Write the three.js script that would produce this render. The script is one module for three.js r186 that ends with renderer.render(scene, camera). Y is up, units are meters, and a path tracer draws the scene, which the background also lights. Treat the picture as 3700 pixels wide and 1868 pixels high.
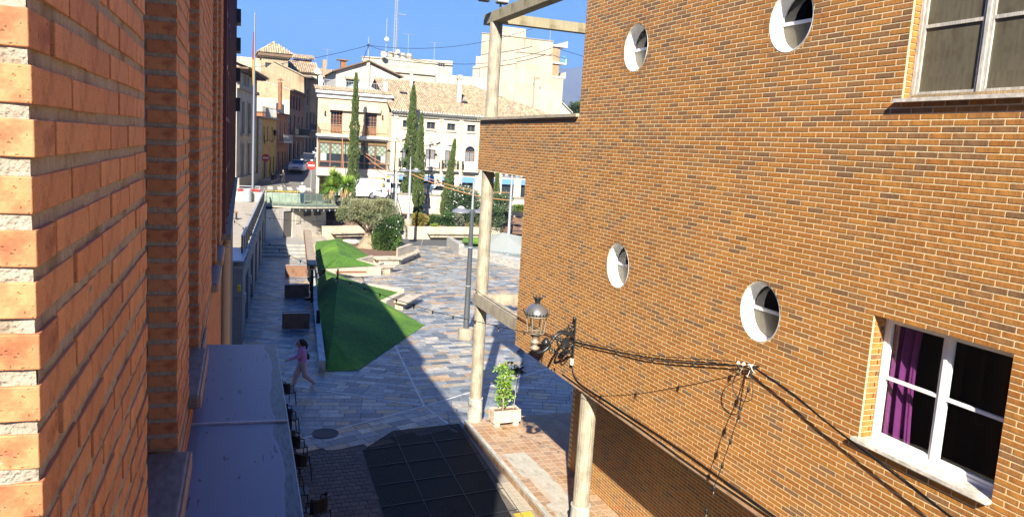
import * as THREE from 'three';
import { mergeGeometries } from 'three/addons/utils/BufferGeometryUtils.js';
import { RoundedBoxGeometry } from 'three/addons/geometries/RoundedBoxGeometry.js';
import { MarchingCubes } from 'three/addons/objects/MarchingCubes.js';

// ---------------------------------------------------------------- camera, sky, sun, exposure
const RAD = Math.PI / 180;
const scene = new THREE.Scene();
const camera = new THREE.PerspectiveCamera(36.76, 3700 / 1868, 0.05, 9000);
camera.position.set(0, 8.3, 0);
camera.rotation.set(-8.0435 * RAD, -21.394 * RAD, 3.447 * RAD, 'YXZ');
camera.updateMatrixWorld();
const renderer = new THREE.WebGLRenderer({ antialias: true });
renderer.setSize(1024, 516);
renderer.toneMapping = THREE.LinearToneMapping;
renderer.toneMappingExposure = 2.9;
renderer.shadowMap.enabled = true;

function skyTexture() {
  const W = 512, H = 256, data = new Float32Array(W * H * 4);
  for (let j = 0; j < H; j++) {
    const el = ((j + 0.5) / H - 0.5) * Math.PI;           // row 0 is the nadir
    const s = Math.sin(el);
    const t = Math.pow(Math.max(s, 0), 0.55);
    const hz = [0.088, 0.205, 0.39], zn = [0.0015, 0.033, 0.22];
    for (let i = 0; i < W; i++) {
      const o = (j * W + i) * 4;
      for (let k = 0; k < 3; k++) data[o + k] = s > 0 ? hz[k] * (1 - t) + zn[k] * t : hz[k] * 0.55;
      data[o + 3] = 1;
    }
  }
  const tx = new THREE.DataTexture(data, W, H, THREE.RGBAFormat, THREE.FloatType);
  tx.mapping = THREE.EquirectangularReflectionMapping;
  tx.magFilter = tx.minFilter = THREE.LinearFilter;
  tx.needsUpdate = true;
  return tx;
}
scene.background = skyTexture();
scene.environment = scene.background;
const SUN = new THREE.Vector3(-1, 1.7, 2.3).normalize();
const sun = new THREE.DirectionalLight(new THREE.Color(1, 0.925, 0.80), 5);
sun.position.copy(SUN).multiplyScalar(120).add(new THREE.Vector3(8, 0, -40));
sun.target.position.set(8, 0, -40);
sun.castShadow = true;
sun.shadow.mapSize.set(4096, 4096);
Object.assign(sun.shadow.camera, { left: -90, right: 90, top: 90, bottom: -90, near: 1, far: 400 });
scene.add(sun, sun.target);
scene.fog = new THREE.FogExp2(new THREE.Color(0.16, 0.30, 0.56), 0.00015);

// ---------------------------------------------------------------- helpers
function rng(seed) { let a = seed >>> 0; return () => { a = (a + 0x6D2B79F5) >>> 0; let t = Math.imul(a ^ (a >>> 15), 1 | a); t = (t + Math.imul(t ^ (t >>> 7), 61 | t)) ^ t; return ((t ^ (t >>> 14)) >>> 0) / 4294967296; }; }
const R0 = rng(7);
const rr = (r, a, b) => a + (b - a) * r();
const used = new Map();
function numbered(n) { const k = used.get(n) || 0; used.set(n, k + 1); return k ? n + '_' + String(k).padStart(3, '0') : n; }
function sh(o) { o.castShadow = true; o.receiveShadow = true; return o; }
function thing(name, label, category, { group, pos = [0, 0, 0], ry = 0 } = {}) {
  const g = new THREE.Group(); g.name = numbered(name); g.position.set(...pos); g.rotation.y = ry;
  g.userData = { label, category }; if (group) g.userData.group = group;
  scene.add(g); return g;
}
function part(parent, name, material, geo) { const m = sh(new THREE.Mesh(Array.isArray(geo) ? merge(geo) : geo, material)); m.name = name; parent.add(m); return m; }
function struct(name, material, geo, label) { const m = part(scene, numbered(name), material, geo); m.userData = { kind: 'structure', label: label || name.replace(/_/g, ' '), category: name.split('_').pop() }; return m; }
function tag(o, label, category, group) { o.name = numbered(o.name); o.userData = { label, category }; if (group) o.userData.group = group; return o; }
function merge(list) {
  const L = list.map(g => { g = g.index ? g.toNonIndexed() : g; for (const k of Object.keys(g.attributes)) if (!['position', 'normal', 'uv', 'color'].includes(k)) g.deleteAttribute(k); if (!g.attributes.uv) g.setAttribute('uv', new THREE.BufferAttribute(new Float32Array(g.attributes.position.count * 2), 2)); return g; });
  const anyC = L.some(g => g.attributes.color);
  if (anyC) for (const g of L) if (!g.attributes.color) g.setAttribute('color', new THREE.BufferAttribute(new Float32Array(g.attributes.position.count * 3).fill(1), 3));
  return L.length === 1 ? L[0] : mergeGeometries(L, false);
}
// box with uv in metres
function box(w, h, d, x = 0, y = 0, z = 0, ry = 0, rx = 0, rz = 0) {
  const g = new THREE.BoxGeometry(w, h, d), uv = g.attributes.uv, S = [[d, h], [d, h], [w, d], [w, d], [w, h], [w, h]];
  const ou = R0() * 3, ov = R0() * 3;
  for (let f = 0; f < 6; f++) for (let k = 0; k < 4; k++) { const i = f * 4 + k; uv.setXY(i, uv.getX(i) * S[f][0] + ou, uv.getY(i) * S[f][1] + ov); }
  if (rz) g.rotateZ(rz); if (rx) g.rotateX(rx); if (ry) g.rotateY(ry); g.translate(x, y, z); return g;
}
const bx = (x0, x1, y0, y1, z0, z1) => box(Math.abs(x1 - x0), Math.abs(y1 - y0), Math.abs(z1 - z0), (x0 + x1) / 2, (y0 + y1) / 2, (z0 + z1) / 2);
function rbox(w, h, d, r, x = 0, y = 0, z = 0, ry = 0) { const g = new RoundedBoxGeometry(w, h, d, 1, r); if (ry) g.rotateY(ry); g.translate(x, y, z); return g; }
function cyl(r0, r1, h, x = 0, y = 0, z = 0, seg = 16) { const g = new THREE.CylinderGeometry(r1, r0, h, seg); const uv = g.attributes.uv; for (let i = 0; i < uv.count; i++) uv.setXY(i, uv.getX(i) * 6.28 * r0, uv.getY(i) * h); g.translate(x, y + h / 2, z); return g; }   // base at y
function rod(a, b, r, seg = 6, r2 = r) {
  const A = new THREE.Vector3(...a), Bv = new THREE.Vector3(...b), d = Bv.clone().sub(A), L = d.length();
  const g = new THREE.CylinderGeometry(r2, r, L, seg); g.translate(0, L / 2, 0);
  g.applyQuaternion(new THREE.Quaternion().setFromUnitVectors(new THREE.Vector3(0, 1, 0), d.normalize())); g.translate(...a); return g;
}
function beam(a, b, w, h) { const d = new THREE.Vector3(b[0] - a[0], b[1] - a[1], b[2] - a[2]), L = d.length(); const g = box(w, h, L, 0, 0, 0); const m = new THREE.Matrix4().lookAt(new THREE.Vector3(0, 0, 0), d, new THREE.Vector3(0, 1, 0)); g.applyMatrix4(m); g.translate((a[0] + b[0]) / 2, (a[1] + b[1]) / 2, (a[2] + b[2]) / 2); return g; }
function tube(pts, r, seg = 24, rs = 5) { return new THREE.TubeGeometry(new THREE.CatmullRomCurve3(pts.map(p => new THREE.Vector3(...p))), seg, r, rs, false); }
function sag(a, b, drop, n = 12) { const P = []; for (let i = 0; i <= n; i++) { const t = i / n; P.push([a[0] + (b[0] - a[0]) * t, a[1] + (b[1] - a[1]) * t - drop * 4 * t * (1 - t), a[2] + (b[2] - a[2]) * t]); } return P; }
function lathe(pts, seg = 24) { return new THREE.LatheGeometry(pts.map(p => new THREE.Vector2(...p)), seg); }
// polygon prism: pts [[x,z]...], y range
function prism(pts, y0, y1) {
  const s = new THREE.Shape(pts.map(p => new THREE.Vector2(p[0], -p[1])));
  const g = new THREE.ExtrudeGeometry(s, { depth: y1 - y0, bevelEnabled: false }); g.rotateX(-Math.PI / 2); g.translate(0, y0, 0); return g;
}
// free polygon mesh from triangles / quads of [x,y,z]
function faces(list, uvScale = 1) {
  const P = [], U = [];
  for (const f of list) for (let i = 1; i < f.length - 1; i++) for (const k of [0, i, i + 1]) { P.push(...f[k]); U.push((f[k][0] + f[k][1] * 0.7) * uvScale, (f[k][2] + f[k][1] * 0.7) * uvScale); }
  const g = new THREE.BufferGeometry(); g.setAttribute('position', new THREE.Float32BufferAttribute(P, 3)); g.setAttribute('uv', new THREE.Float32BufferAttribute(U, 2)); g.computeVertexNormals(); return g;
}
function tint(g, c) { const n = g.attributes.position.count, a = new Float32Array(n * 3); for (let i = 0; i < n; i++) a.set(c, i * 3); g.setAttribute('color', new THREE.BufferAttribute(a, 3)); return g; }

// ---------------------------------------------------------------- textures (grain and stains only)
function makeNoise(seed) {
  const r = rng(seed), T = new Float32Array(65536); for (let i = 0; i < 65536; i++) T[i] = r();
  const v = (x, y, p) => T[(((y % p) + p) % p) * 256 + (((x % p) + p) % p)];
  return (u, w, p) => { const x = u * p, y = w * p, xi = Math.floor(x), yi = Math.floor(y); let fx = x - xi, fy = y - yi; fx = fx * fx * (3 - 2 * fx); fy = fy * fy * (3 - 2 * fy); return (v(xi, yi, p) * (1 - fx) + v(xi + 1, yi, p) * fx) * (1 - fy) + (v(xi, yi + 1, p) * (1 - fx) + v(xi + 1, yi + 1, p) * fx) * fy; };
}
const NZ = makeNoise(3), NY = makeNoise(11);
function fbm(u, v, p, o, n = NZ) { let s = 0, a = 0.5, t = 0; for (let i = 0; i < o; i++) { s += a * n(u, v, Math.min(p, 256)); t += a; p *= 2; a *= 0.5; } return s / t; }
function tex(size, fn, metres, srgb = true) {
  const d = new Uint8Array(size * size * 4);
  for (let j = 0; j < size; j++) for (let i = 0; i < size; i++) { const c = fn(i / size, j / size), o = (j * size + i) * 4; if (typeof c === 'number') { d[o] = d[o + 1] = d[o + 2] = Math.max(0, Math.min(255, c * 255)); } else for (let k = 0; k < 3; k++) d[o + k] = Math.max(0, Math.min(255, c[k] * 255)); d[o + 3] = 255; }
  const t = new THREE.DataTexture(d, size, size, THREE.RGBAFormat); t.wrapS = t.wrapT = THREE.RepeatWrapping; t.magFilter = THREE.LinearFilter; t.minFilter = THREE.LinearMipmapLinearFilter; t.generateMipmaps = true;
  let ms = [0, 0, 0]; for (let i = 0; i < d.length; i += 4 * 7) for (let k = 0; k < 3; k++) ms[k] += Math.pow(d[i + k] / 255, 2.2); t.userData = { mean: ms.map(v => v / Math.ceil(d.length / 28)) };
  if (srgb) t.colorSpace = THREE.SRGBColorSpace; t.repeat.set(1 / metres, 1 / metres); t.needsUpdate = true; return t;
}
const T = {
  grain: tex(512, (u, v) => 0.70 + 0.30 * (0.5 * fbm(u, v, 8, 4) + 0.5 * fbm(u, v, 96, 2, NY)), 1.2),
  plaster: tex(512, (u, v) => { const s = fbm(u, v, 5, 5), k = fbm(u, v, 60, 2, NY), st = fbm(u * 1, v * 0.15, 24, 3, NY); return 0.74 + 0.22 * s + 0.08 * (k - 0.5) - 0.16 * Math.max(0, st - 0.62) * 3; }, 5),
  stain: tex(512, (u, v) => { const s = fbm(u, v, 4, 5), st = NY(u, v * 0.1, 40), q = fbm(u, v, 18, 4, NY); return [0.86 - 0.45 * Math.max(0, s - 0.52) - 0.2 * Math.max(0, q - 0.6) - 0.1 * st, 0.84 - 0.52 * Math.max(0, s - 0.52) - 0.22 * Math.max(0, q - 0.6) - 0.1 * st, 0.80 - 0.6 * Math.max(0, s - 0.52) - 0.25 * Math.max(0, q - 0.6) - 0.1 * st]; }, 4),
  concrete: tex(512, (u, v) => { const a = fbm(u, v, 6, 5), b = fbm(u, v, 128, 1, NY), st = fbm(u, v * 0.08, 48, 2, NY); return 0.62 + 0.34 * a + 0.12 * (b - 0.5) - 0.12 * st; }, 1.6),
  brick: tex(512, (u, v) => { const a = fbm(u, v, 10, 4), st = NY(u, v * 0.06, 128), b = fbm(u, v, 128, 1); return 0.66 + 0.24 * a + 0.13 * (st - 0.5) + 0.10 * (b - 0.5); }, 0.55),
  slate: tex(512, (u, v) => { const w = fbm(u, v, 5, 4), vein = Math.abs(Math.sin((u * 3 + v * 7 + 3 * w) * 6.283)), q = fbm(u, v, 22, 4, NY); return 0.58 + 0.26 * w + 0.22 * q - 0.10 * Math.pow(1 - vein, 6) + 0.16 * Math.pow(Math.max(0, q - 0.45), 1) }, 1.1),
  clay: tex(512, (u, v) => { const a = fbm(u, v, 6, 5), p = fbm(u, v, 110, 2, NY), st = NY(u, v * .12, 36), d = Math.max(0, fbm(u, v, 12, 4, NY) - .56); const k = .74 + .16 * (a - .5) + .10 * (p - .5) - (p > .8 ? .22 : 0) - .16 * Math.max(0, st - .7); return [k - d * .5, k - d * .75, k - d * .8]; }, .5),
  wood: tex(256, (u, v) => 0.6 + 0.35 * fbm(u * 1, v * 0.06, 64, 3) + 0.1 * NY(u, v, 16), 0.6),
  turf: tex(1024, (u, v) => { const a = NZ(u, v, 256), b = fbm(u, v, 5, 5, NY), d = fbm(u, v, 40, 3), seam = Math.abs((u * 4) % 1 - .5) > .494 ? -.10 : 0, worn = Math.max(0, b - .56) * 1.3; const k = 0.44 + 0.30 * a + 0.28 * b + .14 * (d - .5) + seam; return [k + worn * .9, k + worn * .35, k + worn * .4]; }, 8),
};
const MAPS = {};
function mapClone(key, m) { const k = key + m; if (!MAPS[k]) { const t = T[key].clone(); t.repeat.set(1 / m, 1 / m); t.needsUpdate = true; MAPS[k] = t; } return MAPS[k]; }
// colour in linear 0..1 (paint and plaster samples read off the photograph, brought to base colour)
const BASE = 0.72;
function mat(c, rough = 0.8, o = {}) {
  if (!(o.physical && o.physical.transmission)) { const k = Math.min(...c) > 0.6 && Math.max(...c) < 1 ? 0.9 : BASE; c = c.map(v => v * k); }
  const m = o.physical ? new THREE.MeshPhysicalMaterial() : new THREE.MeshStandardMaterial();
  m.color.setRGB(...c); m.roughness = rough; m.metalness = o.metal || 0;
  if (o.map) { m.map = o.scale ? mapClone(o.map, o.scale) : T[o.map]; const mean = T[o.map].userData.mean; m.color.setRGB(...c.map((v, k) => v / mean[k])); }   // c is the average colour of the mapped surface
  if (o.bump) { m.bumpMap = o.scale ? mapClone(o.bump, o.scale) : T[o.bump]; m.bumpScale = o.bs || 0.004; }
  if (o.vc) m.vertexColors = true;
  if (o.double) m.side = THREE.DoubleSide;
  if (o.physical) Object.assign(m, o.physical);
  return m;
}
const glassPane = (c = [0.9, 0.95, 0.95], rough = 0.02) => mat(c, rough, { physical: { transmission: 1, thickness: 0, ior: 1.45 } });
const M = {
  mortarR: mat([0.82, 0.66, 0.38], 0.95, { map: 'grain', bump: 'grain', bs: 0.004 }),
  mortarL: mat([0.44, 0.37, 0.28], 0.95, { map: 'stain', scale: 0.35, bump: 'grain', bs: 0.012 }),
  concrete: mat([0.43, 0.37, 0.27], 0.85, { map: 'concrete', bump: 'concrete', bs: 0.003 }),
  concreteMoss: mat([0.36, 0.31, 0.19], 0.9, { map: 'stain', scale: 0.9, bump: 'concrete', bs: 0.004 }),
  cement: mat([0.50, 0.49, 0.42], 0.85, { map: 'concrete', bump: 'concrete', bs: 0.002 }),
  granite: mat([0.22, 0.19, 0.165], 0.55, { map: 'concrete', scale: 0.3 }),
  graniteEdge: mat([0.42, 0.30, 0.24], 0.6, { map: 'concrete', scale: 0.3 }),
  white: mat([0.70, 0.67, 0.61], 0.55, { map: 'grain' }),
  whitePaint: mat([0.84, 0.83, 0.80], 0.35),
  whiteWall: mat([0.62, 0.56, 0.45], 0.85, { map: 'plaster' }),
  oldWood: mat([0.58, 0.54, 0.46], 0.8, { map: 'wood', bump: 'wood', bs: 0.003 }),
  rawWood: mat([0.42, 0.30, 0.16], 0.85, { map: 'wood' }),
  marble: mat([0.74, 0.68, 0.58], 0.45, { map: 'slate', scale: 1.4 }),
  dark: mat([0.02, 0.02, 0.022], 0.6),
  black: mat([0.012, 0.012, 0.013], 0.45),
  iron: mat([0.035, 0.037, 0.04], 0.42, { metal: 0.5 }),
  steel: mat([0.42, 0.44, 0.46], 0.4, { metal: 0.7 }),
  galv: mat([0.52, 0.54, 0.56], 0.45, { metal: 0.35, map: 'grain' }),
  lampPole: mat([0.13, 0.145, 0.155], 0.4, { metal: 0.3, map: 'grain' }),
  lampHead: mat([0.27, 0.285, 0.30], 0.35, { metal: 0.3 }),
  room: mat([0.05, 0.045, 0.04], 0.9),
  glass: glassPane(),
  dustGlass: mat([0.15, 0.13, 0.085], 0.3, { map: 'stain', scale: 0.9 }),
  cable: mat([0.012, 0.012, 0.012], 0.55),
  roofTileA: mat([0.20, 0.13, 0.08], 0.85, { map: 'stain', scale: 2 }),
  rust: mat([0.30, 0.13, 0.055], 0.8, { map: 'stain', scale: 1 }),
};

// ================================================================ GROUND AND PLAZA
const _v = new THREE.Vector3();
function inFrame(x, y, z, m = 1.0) { _v.set(x, y, z).project(camera); return Math.abs(_v.x) < m && Math.abs(_v.y) < m && _v.z < 1; }
const camD = (x, y, z) => Math.hypot(x, y - 8.3, z);
M.asphalt = mat([0.20, 0.185, 0.16], 0.9, { map: 'grain', bump: 'grain', bs: 0.004 });
M.bed = mat([0.10, 0.10, 0.095], 0.9, { map: 'grain' });
M.slab = mat([1, 1, 1], 0.42, { map: 'slate', bump: 'slate', bs: 0.004, vc: true });
M.strip = mat([0.60, 0.60, 0.58], 0.4, { map: 'slate' });
M.pave = mat([0.46, 0.40, 0.30], 0.8, { map: 'plaster', scale: 2.2 });
M.paver = mat([1, 1, 1], 0.75, { map: 'concrete', scale: 0.5, bump: 'concrete', bs: 0.003, vc: true });
M.soil = mat([0.20, 0.115, 0.07], 0.95, { map: 'stain', scale: 1.3, bump: 'grain', bs: 0.02 });
{
  const s = new THREE.Shape([[-70, 40], [150, 40], [150, -75], [-70, -75]].map(p => new THREE.Vector2(p[0], -p[1])));
  const hole = new THREE.Path([[3.86, -20.05], [4.9, -21.2], [6.97, -21.38], [6.6, -14.6], [3.52, -14.4]].map(p => new THREE.Vector2(p[0], -p[1]))); s.holes.push(hole);
  const g = new THREE.ShapeGeometry(s); g.rotateX(-Math.PI / 2); g.translate(0, -0.02, 0);
  struct('ground', M.bed, g, 'dark bedding under the plaza paving');
  struct('drain_pit', M.cement, [bx(3.5, 7.1, -1.3, -1.25, -21.6, -14.2), bx(3.5, 3.7, -1.25, -0.03, -21.6, -14.2), bx(6.97, 7.03, -1.25, -0.03, -21.6, -14.2), bx(3.7, 6.97, -1.25, -0.03, -21.6, -21.35), bx(3.7, 6.97, -1.25, -0.03, -14.35, -14.2)], 'dark pit under the steel grating');
  struct('near_paving', mat([0.42, 0.37, 0.29], 0.85, { map: 'stain', scale: 3 }), bx(0.5, 7.04, -0.05, 0.0005, -7.98, 34), 'pale paving of the lane below the camera');
  const up = prism([[-70, -32.6], [-2.4, -32.6], [0.4, -61.0], [3.0, -63.6], [3.9, -67.2], [12.6, -67.2], [12.6, -70.2], [150, -70.2], [150, -700], [-70, -700]], -0.3, 2.9);
  struct('upper_street', M.asphalt, up, 'sunlit street level above the sunken plaza');
  struct('far_terrain', mat([0.25, 0.22, 0.15], 1, { map: 'stain', scale: 40 }), bx(-3000, 6000, -12, 1.2, -6000, -690), 'far plain behind the town');
}
const STAR = [6.37, -23.15];
const RAYS = [[7.0, -29.83], [8.35, -24.3], [6.68, -21.5], [2.2, -21.1], [2.64, -25.9]].map(p => [p[0] - STAR[0], p[1] - STAR[1]]);
function clipHalf(poly, nx, nz, c) {               // keep n.p <= c
  const out = [];
  for (let i = 0; i < poly.length; i++) { const a = poly[i], b = poly[(i + 1) % poly.length], da = nx * a[0] + nz * a[1] - c, db = nx * b[0] + nz * b[1] - c; if (da <= 0) out.push(a); if ((da < 0 && db > 0) || (da > 0 && db < 0)) { const t = da / (da - db); out.push([a[0] + (b[0] - a[0]) * t, a[1] + (b[1] - a[1]) * t]); } }
  return out;
}
function area(p) { let s = 0; for (let i = 0; i < p.length; i++) { const a = p[i], b = p[(i + 1) % p.length]; s += a[0] * b[1] - b[0] * a[1]; } return s / 2; }
function slabGeo(poly, y0, y1, col, r) {
  if (area(poly) > 0) poly = poly.slice().reverse();
  const P = [], U = [], n = poly.length, ou = r() * 5, ov = r() * 5, rot = r() < 0.5, dy = poly.map(() => rr(r, -0.0012, 0.0012));
  const put = (x, y, z) => { P.push(x, y, z); rot ? U.push(z + ou + y, x + ov) : U.push(x + ou, z + ov + y); };
  for (let i = 1; i < n - 1; i++) for (const k of [0, i, i + 1]) put(poly[k][0], y1 + dy[k], poly[k][1]);
  for (let i = 0; i < n; i++) { const j = (i + 1) % n, a = poly[i], b = poly[j]; put(a[0], y1 + dy[i], a[1]); put(a[0], y0, a[1]); put(b[0], y0, b[1]); put(a[0], y1 + dy[i], a[1]); put(b[0], y0, b[1]); put(b[0], y1 + dy[j], b[1]); }
  const g = new THREE.BufferGeometry(); g.setAttribute('position', new THREE.Float32BufferAttribute(P, 3)); g.setAttribute('uv', new THREE.Float32BufferAttribute(U, 2)); g.computeVertexNormals(); return tint(g, col);
}
const SLABCOL = [[.22, .26, .30], [.34, .36, .37], [.42, .42, .40], [.14, .17, .205], [.44, .35, .235], [.50, .46, .38], [.27, .30, .325], [.47, .33, .20], [.38, .39, .39], [.24, .27, .30], [.17, .20, .235]];
{
  const r = rng(21), S = STAR, list = [];
  const ang = RAYS.map(d => Math.atan2(d[1], d[0])), ord = ang.map((a, i) => i).sort((a, b) => ang[a] - ang[b]);
  const ROT = [27, -4, 20, -20, 12];
  for (let w = 0; w < 5; w++) {
    const d1 = RAYS[ord[w]], d2 = RAYS[ord[(w + 1) % 5]];
    const n1 = [d1[1], -d1[0]], l1 = Math.hypot(...n1), n2 = [-d2[1], d2[0]], l2 = Math.hypot(...n2);
    const c1 = (n1[0] * S[0] + n1[1] * S[1]) / l1 - 0.035, c2 = (n2[0] * S[0] + n2[1] * S[1]) / l2 - 0.035;
    const th = ROT[w] * RAD, cs = Math.cos(th), sn = Math.sin(th);
    for (let row = -110; row < 110; row++) {
      const h = 0.34, v0 = row * h; let u = -52 + r() * 0.6;
      while (u < 52) {
        const L = rr(r, 0.36, 0.86), j = 0.008;
        const q = [[u + j, v0 + j], [u + L - j, v0 + j], [u + L - j, v0 + h - j], [u + j, v0 + h - j]].map(([a, b]) => [S[0] + a * cs - b * sn, S[1] + a * sn + b * cs]);
        u += L;
        const cx = (q[0][0] + q[2][0]) / 2, cz = (q[0][1] + q[2][1]) / 2;
        if (cx < -1 || cx > 31 || cz > -17.5 || cz < -68 || cx < 0.9 + (-cz - 32) * 0.087) { r(); continue; }
        if (cz > -20.3 && cx < 7.0) continue; if (cz > -20.9 && cx > 4.4) continue;
        if (!inFrame(cx, 0, cz, 1.15)) continue;
        let p = clipHalf(q, n1[0] / l1, n1[1] / l1, c1); if (p.length > 2) p = clipHalf(p, n2[0] / l2, n2[1] / l2, c2);
        if (p.length > 2) p = clipHalf(p, 0, 1, -20.22);
        if (p.length < 3 || Math.abs(area(p)) < 0.004) continue;
        const c = SLABCOL[Math.floor(r() * SLABCOL.length)], k = rr(r, 0.8, 1.15);
        list.push({ p, c: [c[0] * k * 1.0, c[1] * k * .965, c[2] * k * .90], d: camD(cx, 0, cz), vis: inFrame(cx, 0, cz) && cx > 2.3 && !(cx > 7.3 && cz > -23) });
      }
    }
  }
  list.sort((a, b) => (b.vis - a.vis) || (a.d - b.d));
  const plaza = thing('plaza_paving', 'blue grey and tan slate slabs paving the sunken plaza', 'paving'); plaza.userData.kind = 'structure';
  const rest = [];
  list.forEach((s, i) => { const g = slabGeo(s.p, -0.02, rr(r, -0.0015, 0.0015), s.c, r); if (i < 300) part(plaza, 'slab', M.slab, g); else rest.push(g); });
  const st = part(plaza, 'far_slabs', M.slab, merge(rest)); st.userData.kind = 'stuff';
  const strips = RAYS.map((d, i) => { const L = Math.hypot(...d), k = [9, 26, L, L * 1.1, L * 1.25][i], a = S, b = [S[0] + d[0] / L * k, S[1] + d[1] / L * k], nx = -d[1] / L * 0.035, nz = d[0] / L * 0.035; return prism([[a[0] + nx, a[1] + nz], [b[0] + nx, b[1] + nz], [b[0] - nx, b[1] - nz], [a[0] - nx, a[1] - nz]], -0.01, 0.004 + i * 0.0011); });
  for (const s of strips) part(plaza, 'marble_strip', M.strip, s);
  part(plaza, 'dark_strip', mat([.25, .25, .24], .5), prism([[17.2, -65.6], [17.28, -65.6], [12.38, -49.0], [12.3, -49.0]], -0.01, 0.0045));
  part(plaza, 'marble_strip', M.strip, prism([[1.9, -34.35], [4.0, -35.2], [4.0, -35.29], [1.9, -34.44]], -0.01, 0.0046));
  // promenade steps and landing
  const steps = thing('stone_steps', 'wide pale stone steps rising to the grey door under the bridge', 'steps');
  for (let i = 0; i < 4; i++) part(steps, 'step', M.stepStone || (M.stepStone = mat([0.40, 0.38, 0.33], 0.5, { map: 'slate' })), bx(2.9 + i * .1, 6.4, 0, 0.14 * (i + 1), -54.6 - i * 0.85, -62.0));
  struct('landing', M.pave, bx(6.4, 8.3, 0, 0.55, -57.4, -66), 'pale landing at the top of the steps');
  // manhole
  const mh = thing('manhole_cover', 'round rusty manhole cover in the slate paving', 'manhole', { pos: [3.04, 0, -21.43] });
  part(mh, 'rim', M.iron, new THREE.TorusGeometry(0.36, 0.02, 6, 32).rotateX(Math.PI / 2).translate(0, 0.004, 0));
  part(mh, 'lid', mat([0.09, 0.085, 0.08], 0.7, { metal: 0.3, map: 'stain', scale: 0.4, bump: 'grain', bs: 0.01 }), cyl(0.345, 0.345, 0.02, 0, -0.008, 0, 32));
}
// interlocking pavers in the shaded foreground
{
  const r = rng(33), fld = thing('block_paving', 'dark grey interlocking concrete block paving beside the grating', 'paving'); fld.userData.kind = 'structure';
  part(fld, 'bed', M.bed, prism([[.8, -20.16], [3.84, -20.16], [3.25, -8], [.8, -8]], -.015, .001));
  const proto = w => { const g = rbox(w, 0.03, 0.198, 0.014); return g; };
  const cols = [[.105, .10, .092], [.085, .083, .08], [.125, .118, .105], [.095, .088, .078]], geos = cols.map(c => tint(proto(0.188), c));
  const rest = []; let n = 0; const L = [];
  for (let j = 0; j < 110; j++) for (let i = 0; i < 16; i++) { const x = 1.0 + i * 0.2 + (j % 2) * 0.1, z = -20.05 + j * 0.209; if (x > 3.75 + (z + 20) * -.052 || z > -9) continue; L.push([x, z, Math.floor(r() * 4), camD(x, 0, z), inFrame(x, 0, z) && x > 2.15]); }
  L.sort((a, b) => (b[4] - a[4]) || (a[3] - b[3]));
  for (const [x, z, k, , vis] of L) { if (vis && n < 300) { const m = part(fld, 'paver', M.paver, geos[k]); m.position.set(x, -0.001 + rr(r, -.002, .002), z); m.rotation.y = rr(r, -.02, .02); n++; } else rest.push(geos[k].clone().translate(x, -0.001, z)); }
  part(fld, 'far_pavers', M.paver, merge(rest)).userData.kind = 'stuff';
}
// steel grating
{
  const gr = thing('steel_grating', 'large dark steel walkway grating with a cut corner over a pit', 'grating', { pos: [4.93, 0.004, -21.23] });
  const gm = mat([0.035, 0.036, 0.038], 0.5, { metal: 0.5 });
  const pw = 1.035, pl = 1.135, gs = mat([.065, .065, .07], .45, { metal: .5 }), skew = new THREE.Matrix4().set(1, 0, -.056, 0, 0, 1, 0, 0, -.09, 0, 1, 0, 0, 0, 0, 1);
  for (let cI = -1; cI < 2; cI++) for (let rI = 0; rI < 6; rI++) {
    const G = [], x0 = cI * pw, z0 = rI * pl, cut = (x, z) => cI === -1 && rI === 0 ? (x - x0) / pw > 1 - (z - z0) / pl - 0.02 : true;
    if (cI === 1 && rI > 0) { }
    const seg = (ax, az, bx2, bz) => G.push(box(Math.abs(bx2 - ax) || 0.006, 0.03, Math.abs(bz - az) || 0.006, (ax + bx2) / 2, -0.012, (az + bz) / 2));
    for (let k = 0; k <= 31; k++) { const x = x0 + k * pw / 31; let za = z0; if (cI === -1 && rI === 0) za = z0 + pl * (1 - (x - x0) / pw); seg(x, za, x, z0 + pl); }
    for (let k = 0; k <= 34; k++) { const z = z0 + k * pl / 34; let xa = x0; if (cI === -1 && rI === 0) xa = x0 + pw * (1 - (z - z0) / pl); seg(xa, z, x0 + pw, z); }
    const fr = 0.014, ex = (cI === -1 && rI === 0);
    if (!ex) G.push(box(fr, 0.034, pl, x0, -0.01, z0 + pl / 2), box(pw, 0.034, fr, x0 + pw / 2, -0.01, z0)); else G.push(beam([x0, -0.01, z0 + pl], [x0 + pw, -0.01, z0], 0.02, 0.034));
    const gg = merge(G); gg.applyMatrix4(skew); part(gr, 'grating_panel', gm, gg); part(gr, 'seam', gs, [box(pw, .012, .02, x0 + pw / 2, .012, z0 + pl).applyMatrix4(skew), box(.012, .012, pl, x0 + pw, .0115, z0 + pl / 2).applyMatrix4(skew)]);
  }
}
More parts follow.
